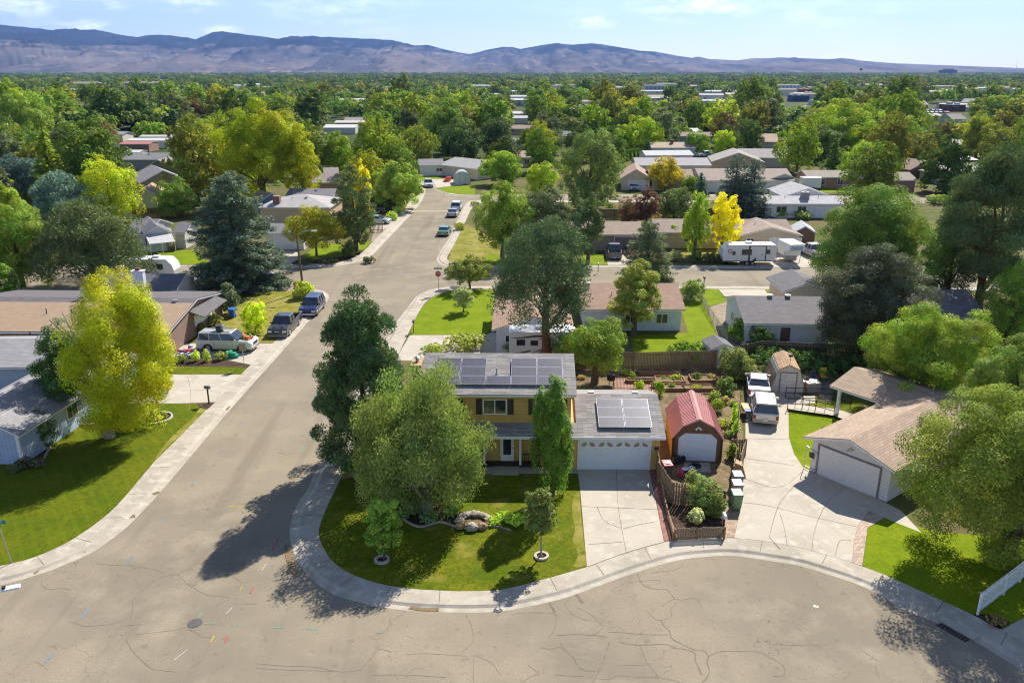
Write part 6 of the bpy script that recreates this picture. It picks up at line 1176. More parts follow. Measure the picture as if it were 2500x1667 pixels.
# ---------------------------------------------------------------- trailers and campers
def trailer(name, label, cat, loc, rz, L_, W_, H_, z0, wins, nose=.9, stripe=True, wheels=(-.6, .2), side=-1, ac=.1):
    t = thing(name, label, cat, loc, rz); wm = plain('camper_white', (.72, .72, .73, 1), .35, var=.03); gm = plain('camper_graphite', (.05, .05, .055, 1), .4)
    b = MB(); b.prism([(-L_/2, z0), (-L_/2, H_-.1), (-L_/2+.15, H_), (L_/2-nose, H_), (L_/2-.25, H_-nose*.75), (L_/2, z0+.9), (L_/2-.25, z0)][::-1], -W_/2, W_/2, 'y'); body = b.build('body', wm, t, bevel=.04)
    for u, z, w_, h_ in wins:
        b = MB(); y = side*(W_/2); b.box(u, u+w_, min(y, y+side*.03), max(y, y+side*.03), z, z+h_); wd = b.build('window', gm, t); b = MB(); y2 = y+side*.03; b.box(u+.06, u+w_-.06, min(y2, y2+side*.01), max(y2, y2+side*.01), z+.06, z+h_-.06); b.build('pane', m_glass, wd)
    if stripe:
        b = MB(); y = side*(W_/2+.004)
        for x0_, x1_ in ((-L_*.02, L_*.012), (-L_*.32, -L_*.30)): b.box(x0_, x1_, min(y, y+side*.012), max(y, y+side*.012), z0, H_-.2)
        b.box(-L_*.32, L_*.012, min(y, y+side*.012), max(y, y+side*.012), H_-.22, H_-.14); b.box(-L_/2+.02, L_/2-.3, min(y, y+side*.012), max(y, y+side*.012), z0, z0+.12)
        b.prism([(-L_*.14, z0+.12), (-L_*.06, z0+.12), (-L_*.22, H_*.6), (-L_*.25, H_*.55)], y, y+side*.014, 'y'); b.build('decal', gm, t)
    for x in wheels:
        for s in (-1, 1): b = MB(); b.tube([(x, s*(W_/2-.28), .36), (x, s*(W_/2-.03), .36)], .36, 16); wl = b.build('wheel', m_tyre, t); b = MB(); b.tube([(x, s*(W_/2-.04), .36), (x, s*(W_/2-.0), .36)], .2, 10); b.build('rim', m_chrome, wl)
    for q_ in (((L_*ac, 0, H_), .9, .7, .28), ((L_*ac-1.6, .2, H_), .4, .4, .14), ((-L_*.35, -.2, H_), .35, .35, .12)): b = MB(); b.obox(*q_); b.build('roof_unit' if q_[3] > .2 else 'roof_vent', wm, t, bevel=.04)
    b = MB(); b.box(L_/2-.3, L_/2+.9, -.06, .06, z0-.05, z0+.08); b.tube([(L_/2+.75, 0, .1), (L_/2+.75, 0, z0+.35)], .04, 6); b.build('tow_hitch', m_dark, t)
    return t
q = P(1826, 651, 0); t = trailer('travel_trailer', 'white and graphite travel trailer parked along the cross street kerb', 'travel trailer', (q.x+.1, q.y+1.5, .006), PI, 7.6, 2.4, 3.05, .65, [], nose=.9, side=1, ac=-.02)
b = MB(); gm = MATS['camper_graphite']
for u0, u1, z0_, z1_ in ((-.25, 1.1, 1.55, 2.35), (1.95, 2.45, 1.6, 2.15), (-2.9, -2.3, 1.6, 2.2), (-1.6, -1.0, .8, 2.5)):
    pass
for u, z, w_, h_ in ((-.35, 1.6, 1.4, .8), (1.95, 1.6, .45, .55), (-2.95, 1.75, .55, .6)):
    b = MB(); b.box(u, u+w_, 1.2, 1.235, z, z+h_); wd = b.build('window', gm, t); b = MB(); b.box(u+.06, u+w_-.06, 1.235, 1.245, z+.06, z+h_-.06); b.build('pane', m_glass, wd)
b = MB(); b.box(-1.75, -1.05, 1.2, 1.235, .8, 2.55); b.build('door', plain('camper_white', (.72, .72, .73, 1)), t); b = MB(); b.tube([(2.75, 1.2, 2.1), (2.75, 1.23, 2.1)], .3, 16); b.tube([(2.75, 1.23, 2.1), (2.75, 1.245, 2.1)], .2, 16, 1); b.build('round_emblem', [gm, MATS['camper_white']], t)
q = P(1338, 884, G0); t = trailer('motorhome', 'white fifth-wheel motorhome with dark swirl decals behind the solar-panel roof', 'motorhome', (q.x, q.y+.2, G0), 0, 7.4, 2.4, 3.3, .75, [(-3.0, 2.0, .8, .6), (-1.7, 2.0, .7, .5), (-.4, 2.3, .35, .22)], nose=1.4, side=-1, stripe=False, wheels=(-1.2, -.2), ac=-.1)
b = MB()
for pts in ([(-4.6, 2.9), (-3.2, 2.95), (-1.4, 3.1), (-.4, 3.0), (-1.3, 2.75)], [(-2.4, 1.2), (-1.2, 1.6), (.4, 1.9), (2.2, 2.1), (4., 2.15)], [(-2.0, 1.1), (-.6, 1.5), (1.2, 1.75), (3.4, 1.9)], [(-4.6, 1.3), (-3.4, 1.35), (-2.2, 1.6)]):
    c_ = catmull([(a, z, 0) for a, z in pts], 4)
    for i in range(len(c_)-1):
        w_ = .09*math.sin(PI*(i+.5)/len(c_))+.01; a, d_ = c_[i], c_[i+1]; b.add([(k_*.76, yy_, z_*.94) for yy_ in (-1.212, -1.202) for k_, z_ in ((a.x, a.y-w_), (d_.x, d_.y-w_), (d_.x, d_.y+w_), (a.x, a.y+w_))], [(0, 1, 2, 3), (4, 7, 6, 5)])
b.build('decal', gm, t)
q = P(1930, 640, G0); t = thing('truck_camper', 'white slide-in truck camper standing on legs in the driveway', 'truck camper', (q.x, q.y+.6, G0+.012), R_(-90+6))
b = MB(); b.prism([(-1.9, 1.0), (-1.9, 2.9), (2.1, 2.9), (2.1, 1.95), (.9, 1.85), (.9, 1.0)][::-1], -1.15, 1.15, 'y'); b.build('body', MATS['camper_white'], t, bevel=.04)
b = MB(); b.box(2.1, 2.115, -.9, .9, 1.98, 2.55); b.build('front_panel', plain('pale_grey', (.4, .4, .42, 1)), t); 
for s in (-1, 1): b = MB(); b.box(2.115, 2.13, s*.45-.36, s*.45+.36, 2.1, 2.45); b.build('window', plain('blue_window', (.22, .42, .62, 1), .2), t)
for x in (-1.7, .8):
    for s in (-1, 1): b = MB(); b.tube([(x, s*1.2, 0), (x, s*1.2, 1.6)], .05, 6); b.build('leg', m_steel, t)
b = MB(); b.box(-1.8, .8, -.7, .7, .35, 1.0); b.build('lower_box', plain('grey_skirt', (.3, .3, .3, 1)), t)
q = P(362, 708, 0); t = trailer('travel_trailer', 'white trailer seen beyond the grey roof at left, on the cross street', 'travel trailer', (q.x-1.4, q.y+5.4, .006), 0, 6.4, 2.4, 3., .6, [(1.0, 1.7, .8, .7)], side=-1, stripe=False)
q = P(1976, 463, G0); t = thing('cargo_trailer', 'plain white box trailer standing in front of the reddish-brick house', 'trailer', (q.x, q.y, G0), 0); b = MB(); b.box(-2.2, 2.2, -1.1, 1.1, .5, 2.9); b.build('body', MATS['camper_white'], t, bevel=.05)
for x in (-.4, .5):
    for s in (-1, 1): b = MB(); b.tube([(x, s*.9, .33), (x, s*1.12, .33)], .33, 12); b.build('wheel', m_tyre, t)
b = MB(); b.box(2.2, 3.2, -.05, .05, .45, .55); b.build('tow_bar', m_dark, t)
# arched greenhouse
q = P(1110, 451, G0); t = thing('greenhouse', 'arched translucent greenhouse beside the cream bungalow', 'greenhouse', q, .12); b = MB(); W_ = 3.8
arc = [(W_/2+W_/2*math.cos(PI-PI*k/12), 1.2+1.9*math.sin(PI*k/12)) for k in range(13)]; arc = [(0, 0)]+arc+[(W_, 0)]
b.prism(arc[::-1], 0, 4.6, 'y'); b.build('cover', plain('milky_film', (.62, .66, .68, 1), .3), t); b = MB()
for y in (-.03, 1.5, 3., 4.6): b.tube([(a, y, z) for a, z in arc], .05, 6)
for x in (1.2, 2.6): b.tube([(x, -.03, 0), (x, -.03, 2.9)], .04, 6)
b.build('frame', m_steel, t)
# ---------------------------------------------------------------- fences, street furniture, garden things
def fence(label, pts, h=1.8, mat=None, wd=.12, gap=.02, post=2.4, name='wooden_fence', cat='fence', rail=None, top=None, ground=G0, pickmat=None, thick=.02, dog=0):
    q = [Vector((*P(a, b, ground)[:2], ground)) for a, b in pts]; t = thing(name, label, cat, q[0]); o0 = q[0]; mat = mat or m_wood; b = MB(); pb = MB(); rb = MB(); r_ = random.Random(len(label))
    for a, c in zip(q, q[1:]):
        d = c-a; L_ = d.length; u = d.normalized(); rz_ = math.atan2(u.y, u.x); s = 0
        while s < L_:
            p = a+u*(s+wd/2)-o0; hh = h+r_.uniform(-dog, dog); b.obox((p.x, p.y, .03), wd, thick, hh-.03, rz_); s += wd+gap
        k = max(1, round(L_/post))
        for i in range(k+1): p = a+u*(L_*i/k)-o0; pb.obox((p.x+u.y*.05, p.y-u.x*.05, 0), .1, .1, h+.04, rz_)
        m_ = (a+c)/2-o0
        for z in (h*.2, h*.82): rb.obox((m_.x+u.y*.035, m_.y-u.x*.035, z), L_, .04, .08, rz_)
    b.build('boards', mat, t); pb.build('posts', rail or m_woodl, t); rb.build('rails', rail or m_woodl, t); return t
fence('tall weathered board fence behind the vegetable beds', [(1372,903),(1545,905),(1745,900)], 1.8)
fence('low picket fence at the front of the narrow shrub bed', [(1646,1318),(1700,1314.5),(1767,1312.5)], .75, wd=.11, gap=.05, post=2.6, dog=.03)
fence('weathered picket fence along the left of the narrow shrub bed', [(1614,1190),(1630,1262),(1645,1318)], .55, wd=.1, gap=.12)
fence('leaning picket fence across the bare yard in front of the barn shed', [(1608,1180),(1640,1228),(1668,1232)], 1.5, wd=.12, gap=.05, dog=.05)
fence('board fence running back beside the garage corner', [(1601,1142),(1607,1182)], 1.6, wd=.12)
fence('long leaning picket fence between the bare yard and the right driveway', [(1808,1000),(1801,1060),(1797,1120),(1790,1180)], 1.3, wd=.07, gap=.12, post=2.2, dog=.06)
fence('short picket panel by the hanging planter on the driveway edge', [(1784,1112),(1818,1112),(1806,1150)], 1.3, wd=.12, gap=.05)
fence('picket fence behind the evergreen shrub in the narrow bed', [(1664,1233),(1768,1236)], 1.1, wd=.12, gap=.06, dog=.04)
fence('thin board fence along the back lots behind the beige roofs', [(1380,535),(1620,533),(1880,532)], 1.8, mat=plain('dark_fence', lin(70,58,50,K)))
fence('sunlit board fence in front of the mobile homes at left', [(88,392),(165,388)], 2.2, mat=plain('new_fence', lin(205,165,125,K)))
fence('brown board fence behind the patio-roofed house', [(315,532),(452,528)], 1.7, mat=plain('brown_fence', lin(128,100,78,K)))
fence('tiny picket fence by the light blue car', [(905,566),(934,566)], 1.5, wd=.12, gap=.1)
fence('board fence in shade behind the bright green locust', [(2395,905),(2560,905)], 1.6, mat=plain('fence_painted_shade', lin(110,98,86,K)))  # boards toned down, with shade put into the fence colour
fence('board fence in shade right of the grey roofs', [(2395,800),(2560,800)], 1.8, mat=MATS['fence_painted_shade'])
fence('open slatted brown screen beside the patio roof', [(430,612),(360,612)], 1.9, wd=.1, gap=.12, mat=plain('brown_slats', lin(120,90,70,K)), name='slatted_screen', cat='screen')
fence('board fence below the small white barn among shrubs', [(1740,893),(1860,868),(2100,880)], 1.5, mat=MATS['fence_painted_shade'])
fence('white vinyl picket fence at the lower right corner', [(2384,1499),(2447,1450),(2560,1362)], 1.25, mat=m_white, wd=.05, gap=.09, post=1.9, rail=m_white)
fence('white vinyl privacy gate beside the junk pile', [(396,868),(443,838)], 1.75, mat=m_white, wd=.2, gap=.006, post=2.4, rail=m_white, name='garden_gate', cat='gate')
def wirefence(label, pts, h, step, mat, name='wire_fence', r=.012, rails=2, post=2.5):
    q = [Vector((*P(a, b)[:2], G0)) for a, b in pts]; t = thing(name, label, 'fence', q[0]); b = MB(); pb = MB()
    for a, c in zip(q, q[1:]):
        d = c-a; L_ = d.length; n = max(2, int(L_/step))
        for i in range(n+1): p = a+d*i/n-q[0]; b.tube([p, p+Vector((0, 0, h))], r, 4, cap=False)
        for k in range(rails): z = h*(.08+.88*k/max(1, rails-1)); b.tube([a-q[0]+Vector((0, 0, z)), c-q[0]+Vector((0, 0, z))], r*1.4, 4, cap=False)
        n = max(1, round(L_/post))
        for i in range(n+1): p = a+d*i/n-q[0]; pb.tube([p, p+Vector((0, 0, h+.05))], .03, 6)
    b.build('mesh', mat, t); pb.build('posts', mat, t); return t
wirefence('black iron railing around the brick patio in the back yard', [(1497,948),(1560,953),(1590,955)], 1.1, .12, m_dark, 'iron_railing')
wirefence('grey chain-link fence along the edge of the bright lawn', [(1672,738),(1712,738),(1730,770),(1775,838)], 1.1, .14, m_steel, r=.006, rails=5)
t = wirefence('wheelchair ramp railing with steel pipes beside the white house', [(1922,1000),(1958,1001),(1990,1006),(2035,1018)], 1.0, 1.6, m_dark, 'ramp_railing', .022, 3)
wirefence('rear pipe railing of the ramp beside the white house', [(1917,972),(1960,973),(2035,976),(2078,985)], 1.0, 1.6, m_dark, 'ramp_railing', .022, 3)
b = MB(); r0 = [P(x, y) for x, y in ((1922,999),(2035,1016),(2075,1028),(2082,985),(1918,972))]; sheet('access_ramp', [(1924,998),(2036,1014),(2078,1030),(2086,1010),(2040,998),(1924,984)], .34, m_conc2)
# stop sign with street name blades
def text(s, size, mat, parent, loc, rot, depth_=.004, name='lettering', sx=1):
    cu = bpy.data.curves.new('txt', 'FONT'); cu.body = s; cu.size = size; cu.extrude = depth_; cu.align_x = 'CENTER'; cu.align_y = 'CENTER'; ob = bpy.data.objects.new('txt', cu); COL.objects.link(ob); bpy.context.view_layer.update()
    dg = bpy.context.evaluated_depsgraph_get(); me = bpy.data.meshes.new_from_object(ob.evaluated_get(dg)); bpy.data.objects.remove(ob); me.materials.clear(); me.materials.append(mat)
    o_ = put(bpy.data.objects.new(name, me), parent); o_.location = loc; o_.rotation_euler = rot; o_.scale = (sx, 1, 1); return o_
red = plain('sign_red', (.45, .02, .03, 1), .4, var=.03); grn = plain('sign_green', (.01, .20, .16, 1), .4, var=.03)
q = P(1071, 716); t = thing('stop_sign', 'red octagonal stop sign with green street name blades at the corner', 'stop sign', q, 0)
H_ = hgt(649, q); zs = hgt(668.5, q); b = MB(); b.tube([(0, .03, 0), (0, .03, H_)], .035, 8); b.build('pole', m_steel, t); R8 = .40
oc = lambda r: [(r*math.cos(PI/8+k*PI/4), zs+r*math.sin(PI/8+k*PI/4)) for k in range(8)]
b = MB(); b.prism(oc(R8), -.03, -.015, 'y'); pl_ = b.build('sign_plate', m_white, t); b = MB(); b.prism(oc(R8*.92), -.036, -.03, 'y'); b.build('red_face', red, pl_); text('STOP', .30, m_white, pl_, (0, -.037, zs), (PI/2, 0, 0), .003)
zb_ = hgt(655.5, q); b = MB(); b.box(-.5, .5, -.03, -.01, zb_-.1, zb_+.1); bl = b.build('name_blade', grn, t); b = MB()
for k_ in range(6): b.box(-.30+k_*.105, -.23+k_*.105, -.034, -.03, zb_-.045, zb_+(.05 if k_ % 2 else .035))
b.build('worn_lettering', m_white, bl)
b = MB(); b.box(-.012, .012, -.45, .45, zb_+.14, zb_+.32); b.build('name_blade', grn, t)
# street name post at the left edge
q = P(28.3, 1373); t = thing('street_name_sign', 'green street name sign on a steel post at the left edge of the lawn', 'street sign', q, 0)
H_ = 2.9; Hs = hgt(1279, q); b = MB(); b.tube([(0, 0, 0), (-.28, 0, Hs)], .035, 8); b.build('pole', m_steel, t)
b = MB(); b.box(-1.15, .18, -.02, 0, Hs+.02, Hs+.26); bl = b.build('name_blade', grn, t); text('BLOSSOM', .2, m_white, bl, (-.48, -.022, Hs+.14), (PI/2, 0, 0), .002)
b = MB(); b.obox((-.42, -.28, Hs-.24), .8, .02, .22, R_(55)); b.build('name_blade', grn, t)
# wooden street lamp, hydrant, LED lamp head reaching in from the left
q = P(741, 712); H_ = hgt(575, q); t = thing('street_lamp', 'brown wooden street lamp pole with curved grey arm at the corner', 'street lamp', q, 0)
b = MB(); b.tube([(0, 0, 0), (-.3, 0, H_)], [.16, .1], 10); b.build('pole', plain('pole_wood', lin(140,112,85,K), .9, var=.2), t)
b = MB(); b.tube([(-.3, 0, H_-.4), (-.1, 0, H_+.15), (.5, 0, H_+.5), (1.5, 0, H_+.62), (1.7, 0, H_+.6)], [.06, .05, .045, .04, .04], 8); b.build('arm', m_steel, t)
b = MB(); b.obox((1.9, 0, H_+.5), .6, .25, .14); b.build('lamp_head', plain('lamp_white', (.7, .7, .7, 1), .4), t, bevel=.03)
q = P(720, 704); t = thing('fire_hydrant', 'red fire hydrant beside the street lamp bush', 'fire hydrant', q, 0); b = MB(); b.tube([(0, 0, 0), (0, 0, .12)], .2, 10); b.tube([(0, 0, .1), (0, 0, .62)], .13, 10); b.tube([(0, 0, .62), (0, 0, .85)], [.15, .04], 10); b.build('barrel', red, t)
b = MB(); b.tube([(-.24, 0, .45), (.24, 0, .45)], .06, 8); b.tube([(0, -.22, .45), (0, 0, .45)], .08, 8); b.build('outlet', red, t)
q = P(26, 1432, 8.2); t = thing('led_street_lamp', 'white LED street lamp head on a thin arm reaching in at the left edge', 'street lamp', (q.x-3.6, q.y-1.6, 0), 0)
hd = Vector((3.6, 1.6, 8.2)); b = MB(); b.tube([(0, 0, 0), (0, 0, 7.4)], [.1, .07], 10); b.build('pole', m_steel, t); b = MB(); b.tube([(0, 0, 7.2), (1.2, .5, 7.9), (hd.x-.4, hd.y-.2, 8.1)], .04, 8); b.build('arm', m_white, t)
b = MB(); b.obox((hd.x, hd.y, 8.1), .62, .26, .1, .42); b.build('lamp_head', m_white, t, bevel=.04); b = MB(); b.obox((hd.x-.2, hd.y-.09, 8.203), .12, .14, .07, .42); b.build('sensor', m_dark, t)
# mailboxes
def mailbox(x, y, label, col, h=1.15, rz_=0):
    q = P(x, y); t = thing('mailbox', label, 'mailbox', q, rz_); b = MB(); b.obox((0, 0, 0), .09, .09, h); b.build('post', m_woodl if 'wood' in label else m_dark, t)
    b = MB(); b.prism([(-.11, h), (.11, h), (.11, h+.14), (.07, h+.22), (-.07, h+.22), (-.11, h+.14)], -.25, .25, 'y'); b.build('box', plain('mailbox_%d' % int(col[0]*1000), col+(1,), .5), t); b = MB(); b.box(.11, .13, -.05, .0, h+.1, h+.3); b.build('flag', red, t)
mailbox(1010, 812, 'dark mailbox on a wooden post at the corner of the bright lawn', (.06, .05, .05)); t = bpy.context.scene.objects[-1]
mailbox(510.5, 985, 'green-grey mailbox with small roof on a post beside the left driveway', (.12, .14, .12), 1.35, 1.2)
mailbox(1766, 1294, 'white mailbox at the end of the low picket fence', (.7, .7, .72), .9)
mailbox(1460, 665, 'pale mailbox across the street from the dark pickup', (.6, .6, .6), 1.1); mailbox(1718, 702, 'slim black mailbox by the magnolia', (.05, .05, .05), 1.2)
q = P(1899, 711); t = thing('yard_lamp', 'black yard lamp rising from a stone planter on the small lawn', 'yard lamp', q); b = MB(); b.tube([(0, 0, .3), (0, 0, 2.3)], .04, 8); b.build('pole', m_dark, t); b = MB(); b.tube([(0, 0, 2.3), (0, 0, 2.45), (0, 0, 2.6)], [.08, .16, .05], 10); b.build('globe', m_white, t)
q = P(1897, 712); t = thing('stone_planter', 'low stone planter with greenery under the yard lamp', 'planter', q); b = MB(); b.obox((0, 0, 0), 1.6, .7, .35); b.build('trough', plain('grey_stone', lin(150,145,140,K), .9, var=.25, scale=6), t); shrub(0, 0, .5, 1.3, 'green', 'low greenery in the stone planter', name='small_shrub', world=Vector((q.x, q.y, G0+.3)))
# sign post beside the left driveway
q = P(597, 897); t = thing('sign_post', 'tan board on a tall steel post beside the left driveway', 'sign', q); Hs = hgt(838, q); b = MB(); b.obox((0, 0, 0), .05, .05, Hs); b.build('post', m_steel, t); b = MB(); b.box(-.32, .32, -.04, -.02, Hs-.75, Hs); b.build('board', plain('tan_board', lin(185,165,140,K), .7), t)
q = P(338, 644); t = thing('sign_post', 'white sign on a thin post before the patio-roofed house', 'sign', q); Hs = hgt(602, q); b = MB(); b.obox((0, 0, 0), .05, .05, Hs); b.build('post', m_steel, t); b = MB(); b.box(-.3, .3, -.04, -.02, Hs-.8, Hs); b.build('board', m_white, t)
q = P(1963, 1142); t = thing('gate_panel', 'narrow metal gate panel with small dark plaque at the garage corner', 'gate', q, R_(-60)); b = MB()
for a, c in (((0, 0, .1), (0, 0, 1.7)), ((1.0, 0, .1), (1.0, 0, 1.5)), ((0, 0, 1.7), (1, 0, 1.5)), ((0, 0, .2), (1, 0, .2))): b.tube([a, c], .025, 6)
b.build('frame', m_steel, t); b = MB(); b.box(.3, .7, -.02, .0, 1.0, 1.4); b.build('plaque', m_dark, t)
# bins
def wbin(x, y, label, body, lid, rz_=0, h=1.0, open_=False):
    q = P(x, y); t = thing('wheelie_bin', label, 'bin', (q.x, q.y, G0+.02), rz_, 'wheeled rubbish bins'); nm = 'bin_%d_%d' % (int(body[0]*1000), int(body[1]*1000)); b = MB()
    b.add([(-.25, -.3, .05), (.25, -.3, .05), (.25, .27, .05), (-.25, .27, .05), (-.31, -.38, h), (.31, -.38, h), (.31, .36, h), (-.31, .36, h)], [(0, 3, 2, 1), (4, 5, 6, 7), (0, 1, 5, 4), (1, 2, 6, 5), (2, 3, 7, 6), (3, 0, 4, 7)]); b.build('body', plain(nm, body+(1,), .5, var=.06), t, bevel=.03)
    b = MB(); b.add([(-.34, -.42, h+.005), (.34, -.42, h+.005), (.34, .42, h+.04), (-.34, .42, h+.04), (-.3, -.38, h+.06), (.3, -.38, h+.06), (.3, .38, h+.12), (-.3, .38, h+.12)], [(0, 3, 2, 1), (4, 5, 6, 7), (0, 1, 5, 4), (1, 2, 6, 5), (2, 3, 7, 6), (3, 0, 4, 7)]); b.build('lid', plain(nm+'_lid', lid+(1,), .5, var=.06), t)
    for s in (-1, 1): b = MB(); b.tube([(s*.24, .32, .13), (s*.3, .32, .13)], .13, 10); b.build('wheel', m_tyre, t)
    b = MB(); b.tube([(-.25, .42, h-.06), (.25, .42, h-.06)], .025, 6); b.build('handle', m_dark, t); return t
t = wbin(1627, 1165, 'dark bin with bright red lid inside the bare yard', (.06, .055, .05), (.5, .03, .04), .1); b = MB(); b.box(-.14, .14, -.2, .1, 1.10, 1.125); b.build('sticker', m_white, t)
wbin(1796, 1240, 'green bin nearest the camera on the brick strip', (.12, .22, .10), (.15, .28, .13), 0, 1.05); wbin(1797, 1214, 'greyish bin with pink lid, middle one on the brick strip', (.22, .24, .22), (.55, .22, .28), 0); wbin(1798, 1192, 'grey-green bin, rearmost on the brick strip', (.2, .26, .24), (.25, .31, .30), 0)
wbin(568, 775, 'blue bin standing on the dry lawn', (.02, .10, .5), (.02, .14, .6), 0, .95); wbin(1925, 632, 'first grey bin below the truck camper', (.14, .15, .11), (.16, .17, .13)); wbin(1938, 632, 'second grey bin below the truck camper', (.14, .15, .11), (.16, .17, .13)); wbin(2238, 381, 'blue bin at the kerb near the crimson pickup', (.02, .08, .4), (.02, .1, .45))
# tree rings, stone ring bed
def ring(x, y, r0, r1, label, h=.12, mat=m_conc2):
    q = P(x, y); t = thing('tree_ring', label, 'tree ring', q); n = 28; b = MB(); v = []
    for k in range(n):
        a = 2*PI*k/n
        for r, z in ((r1, 0), (r1*.99, h), (r0, h), (r0*1.02, 0)): v.append((r*math.cos(a), r*math.sin(a), z+.01))
    b.add(v, [(k*4+j, ((k+1) % n)*4+j, ((k+1) % n)*4+(j+1) % 4, k*4+(j+1) % 4) for k in range(n) for j in range(4)]); b.build('kerb', mat, t)
    b = MB(); b.prism([(r0*math.cos(2*PI*k/n), r0*math.sin(2*PI*k/n)) for k in range(n)], .0, .045, 'z'); b.build('mulch', m_mulch, t); return q
ring(933, 1368, .28, .44, 'concrete ring around the small bright green tree'); ring(1322, 1359, .28, .43, 'concrete ring around the slim young tree')
q = ring(382, 1021.5, 1.1, 1.24, 'stone-edged round bed with small shrubs on the left lawn')
for i in range(8): a = i*.8; shrub(0, 0, .38, .45, ['olive', 'yellowgreen', 'green'][i % 3], ['tiny olive shrub in the round bed', 'tiny yellowish shrub in the round bed', 'tiny green shrub in the round bed'][i % 3], group='tiny shrubs in the round bed', name='small_shrub', world=Vector((q.x+.68*math.cos(a), q.y+.68*math.sin(a), G0+.03)), leaf=.06)
q = ring(741, 722, .9, 1.15, 'ring of stones around the street lamp bush', .2, plain('pale_rocks', lin(200,180,150,K), .9, var=.3, scale=5))
# fire pit of boulders, edging
def rock(c, s, mat, name='boulder', label=None, parent=None, seed=0):
    r_ = random.Random(seed); me = bpy.data.meshes.new(name); import bmesh
    b = bmesh.new(); bmesh.ops.create_icosphere(b, subdivisions=2, radius=s)
    for v in b.verts: k = 1+.35*mnoise.noise(v.co*(1.6/s)+Vector((seed*3.1, 0, 0))); v.co = Vector((v.co.x*k*1.15, v.co.y*k, v.co.z*k*.75))
    b.to_mesh(me); b.free(); me.materials.append(mat); o_ = put(bpy.data.objects.new(name, me), parent); o_.location = c; o_.rotation_euler = (0, 0, r_.uniform(0, 6))
    if label: tag(o_, label, 'rock', 'boulders of the garden rock ring')
    return o_
m_rock = plain('pale_boulder', lin(205,190,168,K), .9, var=.3, scale=4); m_rock2 = plain('tan_boulder', lin(185,150,110,K), .9, var=.3, scale=4)
q = P(1157, 1272, G0); m = 15
for i in range(m):
    a = PI*(-.05+1.1*i/(m-1)); rock(Vector((q.x+.9*math.cos(a), q.y+.75*math.sin(a)-.1, G0+.15)), .2+.07*random.random(), m_rock, 'boulder', 'pale boulder in the heaped arc of the rock ring', seed=i)
rock(Vector((q.x-.75, q.y-.85, G0+.2)), .3, m_rock2, 'boulder', 'brown boulder at the front left of the rock ring', seed=30); rock(Vector((q.x-.1, q.y-1.0, G0+.2)), .36, m_rock, 'boulder', 'large white boulder at the front of the rock ring', seed=31); rock(Vector((q.x+.55, q.y-.85, G0+.15)), .32, m_rock2, 'boulder', 'flat tan boulder at the front right of the rock ring', seed=32)
sheet('bare_soil', [(1132,1262),(1182,1262),(1176,1285),(1138,1285)], z3, m_dirt)
sheet('ivy_bed', [(940,1252),(985,1258),(1010,1285),(1040,1288),(1080,1275),(1130,1288),(1134,1250),(1060,1225),(960,1225)], z2, m_mulch)
def edging(label, pts, w_=.13, h=.1, mat=m_conc2, name='lawn_edging'):
    c = catmull([P(a, b) for a, b in pts], 5); t = thing(name, label, 'edging', c[0]); b = MB()
    for p, s in zip(c, c[1:]): m_ = (p+s)/2-c[0]; d = s-p; b.obox((m_.x, m_.y, 0), d.length*1.02, w_, h, math.atan2(d.y, d.x))
    b.build('kerb', mat, t); return t
edging('curving concrete edge of the ivy bed on the front lawn', [(945,1250),(975,1258),(995,1275),(1025,1287),(1055,1280),(1080,1276),(1125,1291)]); edging('brick edge right of the rock ring', [(1195,1285),(1220,1288),(1248,1297)], mat=plain('edging_brick', lin(165,145,130,K), .8, var=.25, scale=8))
edging('concrete edging around the planting beside the pale blue house', [(108,1119),(129,1081),(145,1054),(161,1042),(262,1035)], .12, .12)
sheet('flower_bed', [(108,1119),(129,1081),(145,1054),(161,1042),(262,1035),(240,1022),(150,1025),(80,1090),(60,1130)], z1, m_mulch)
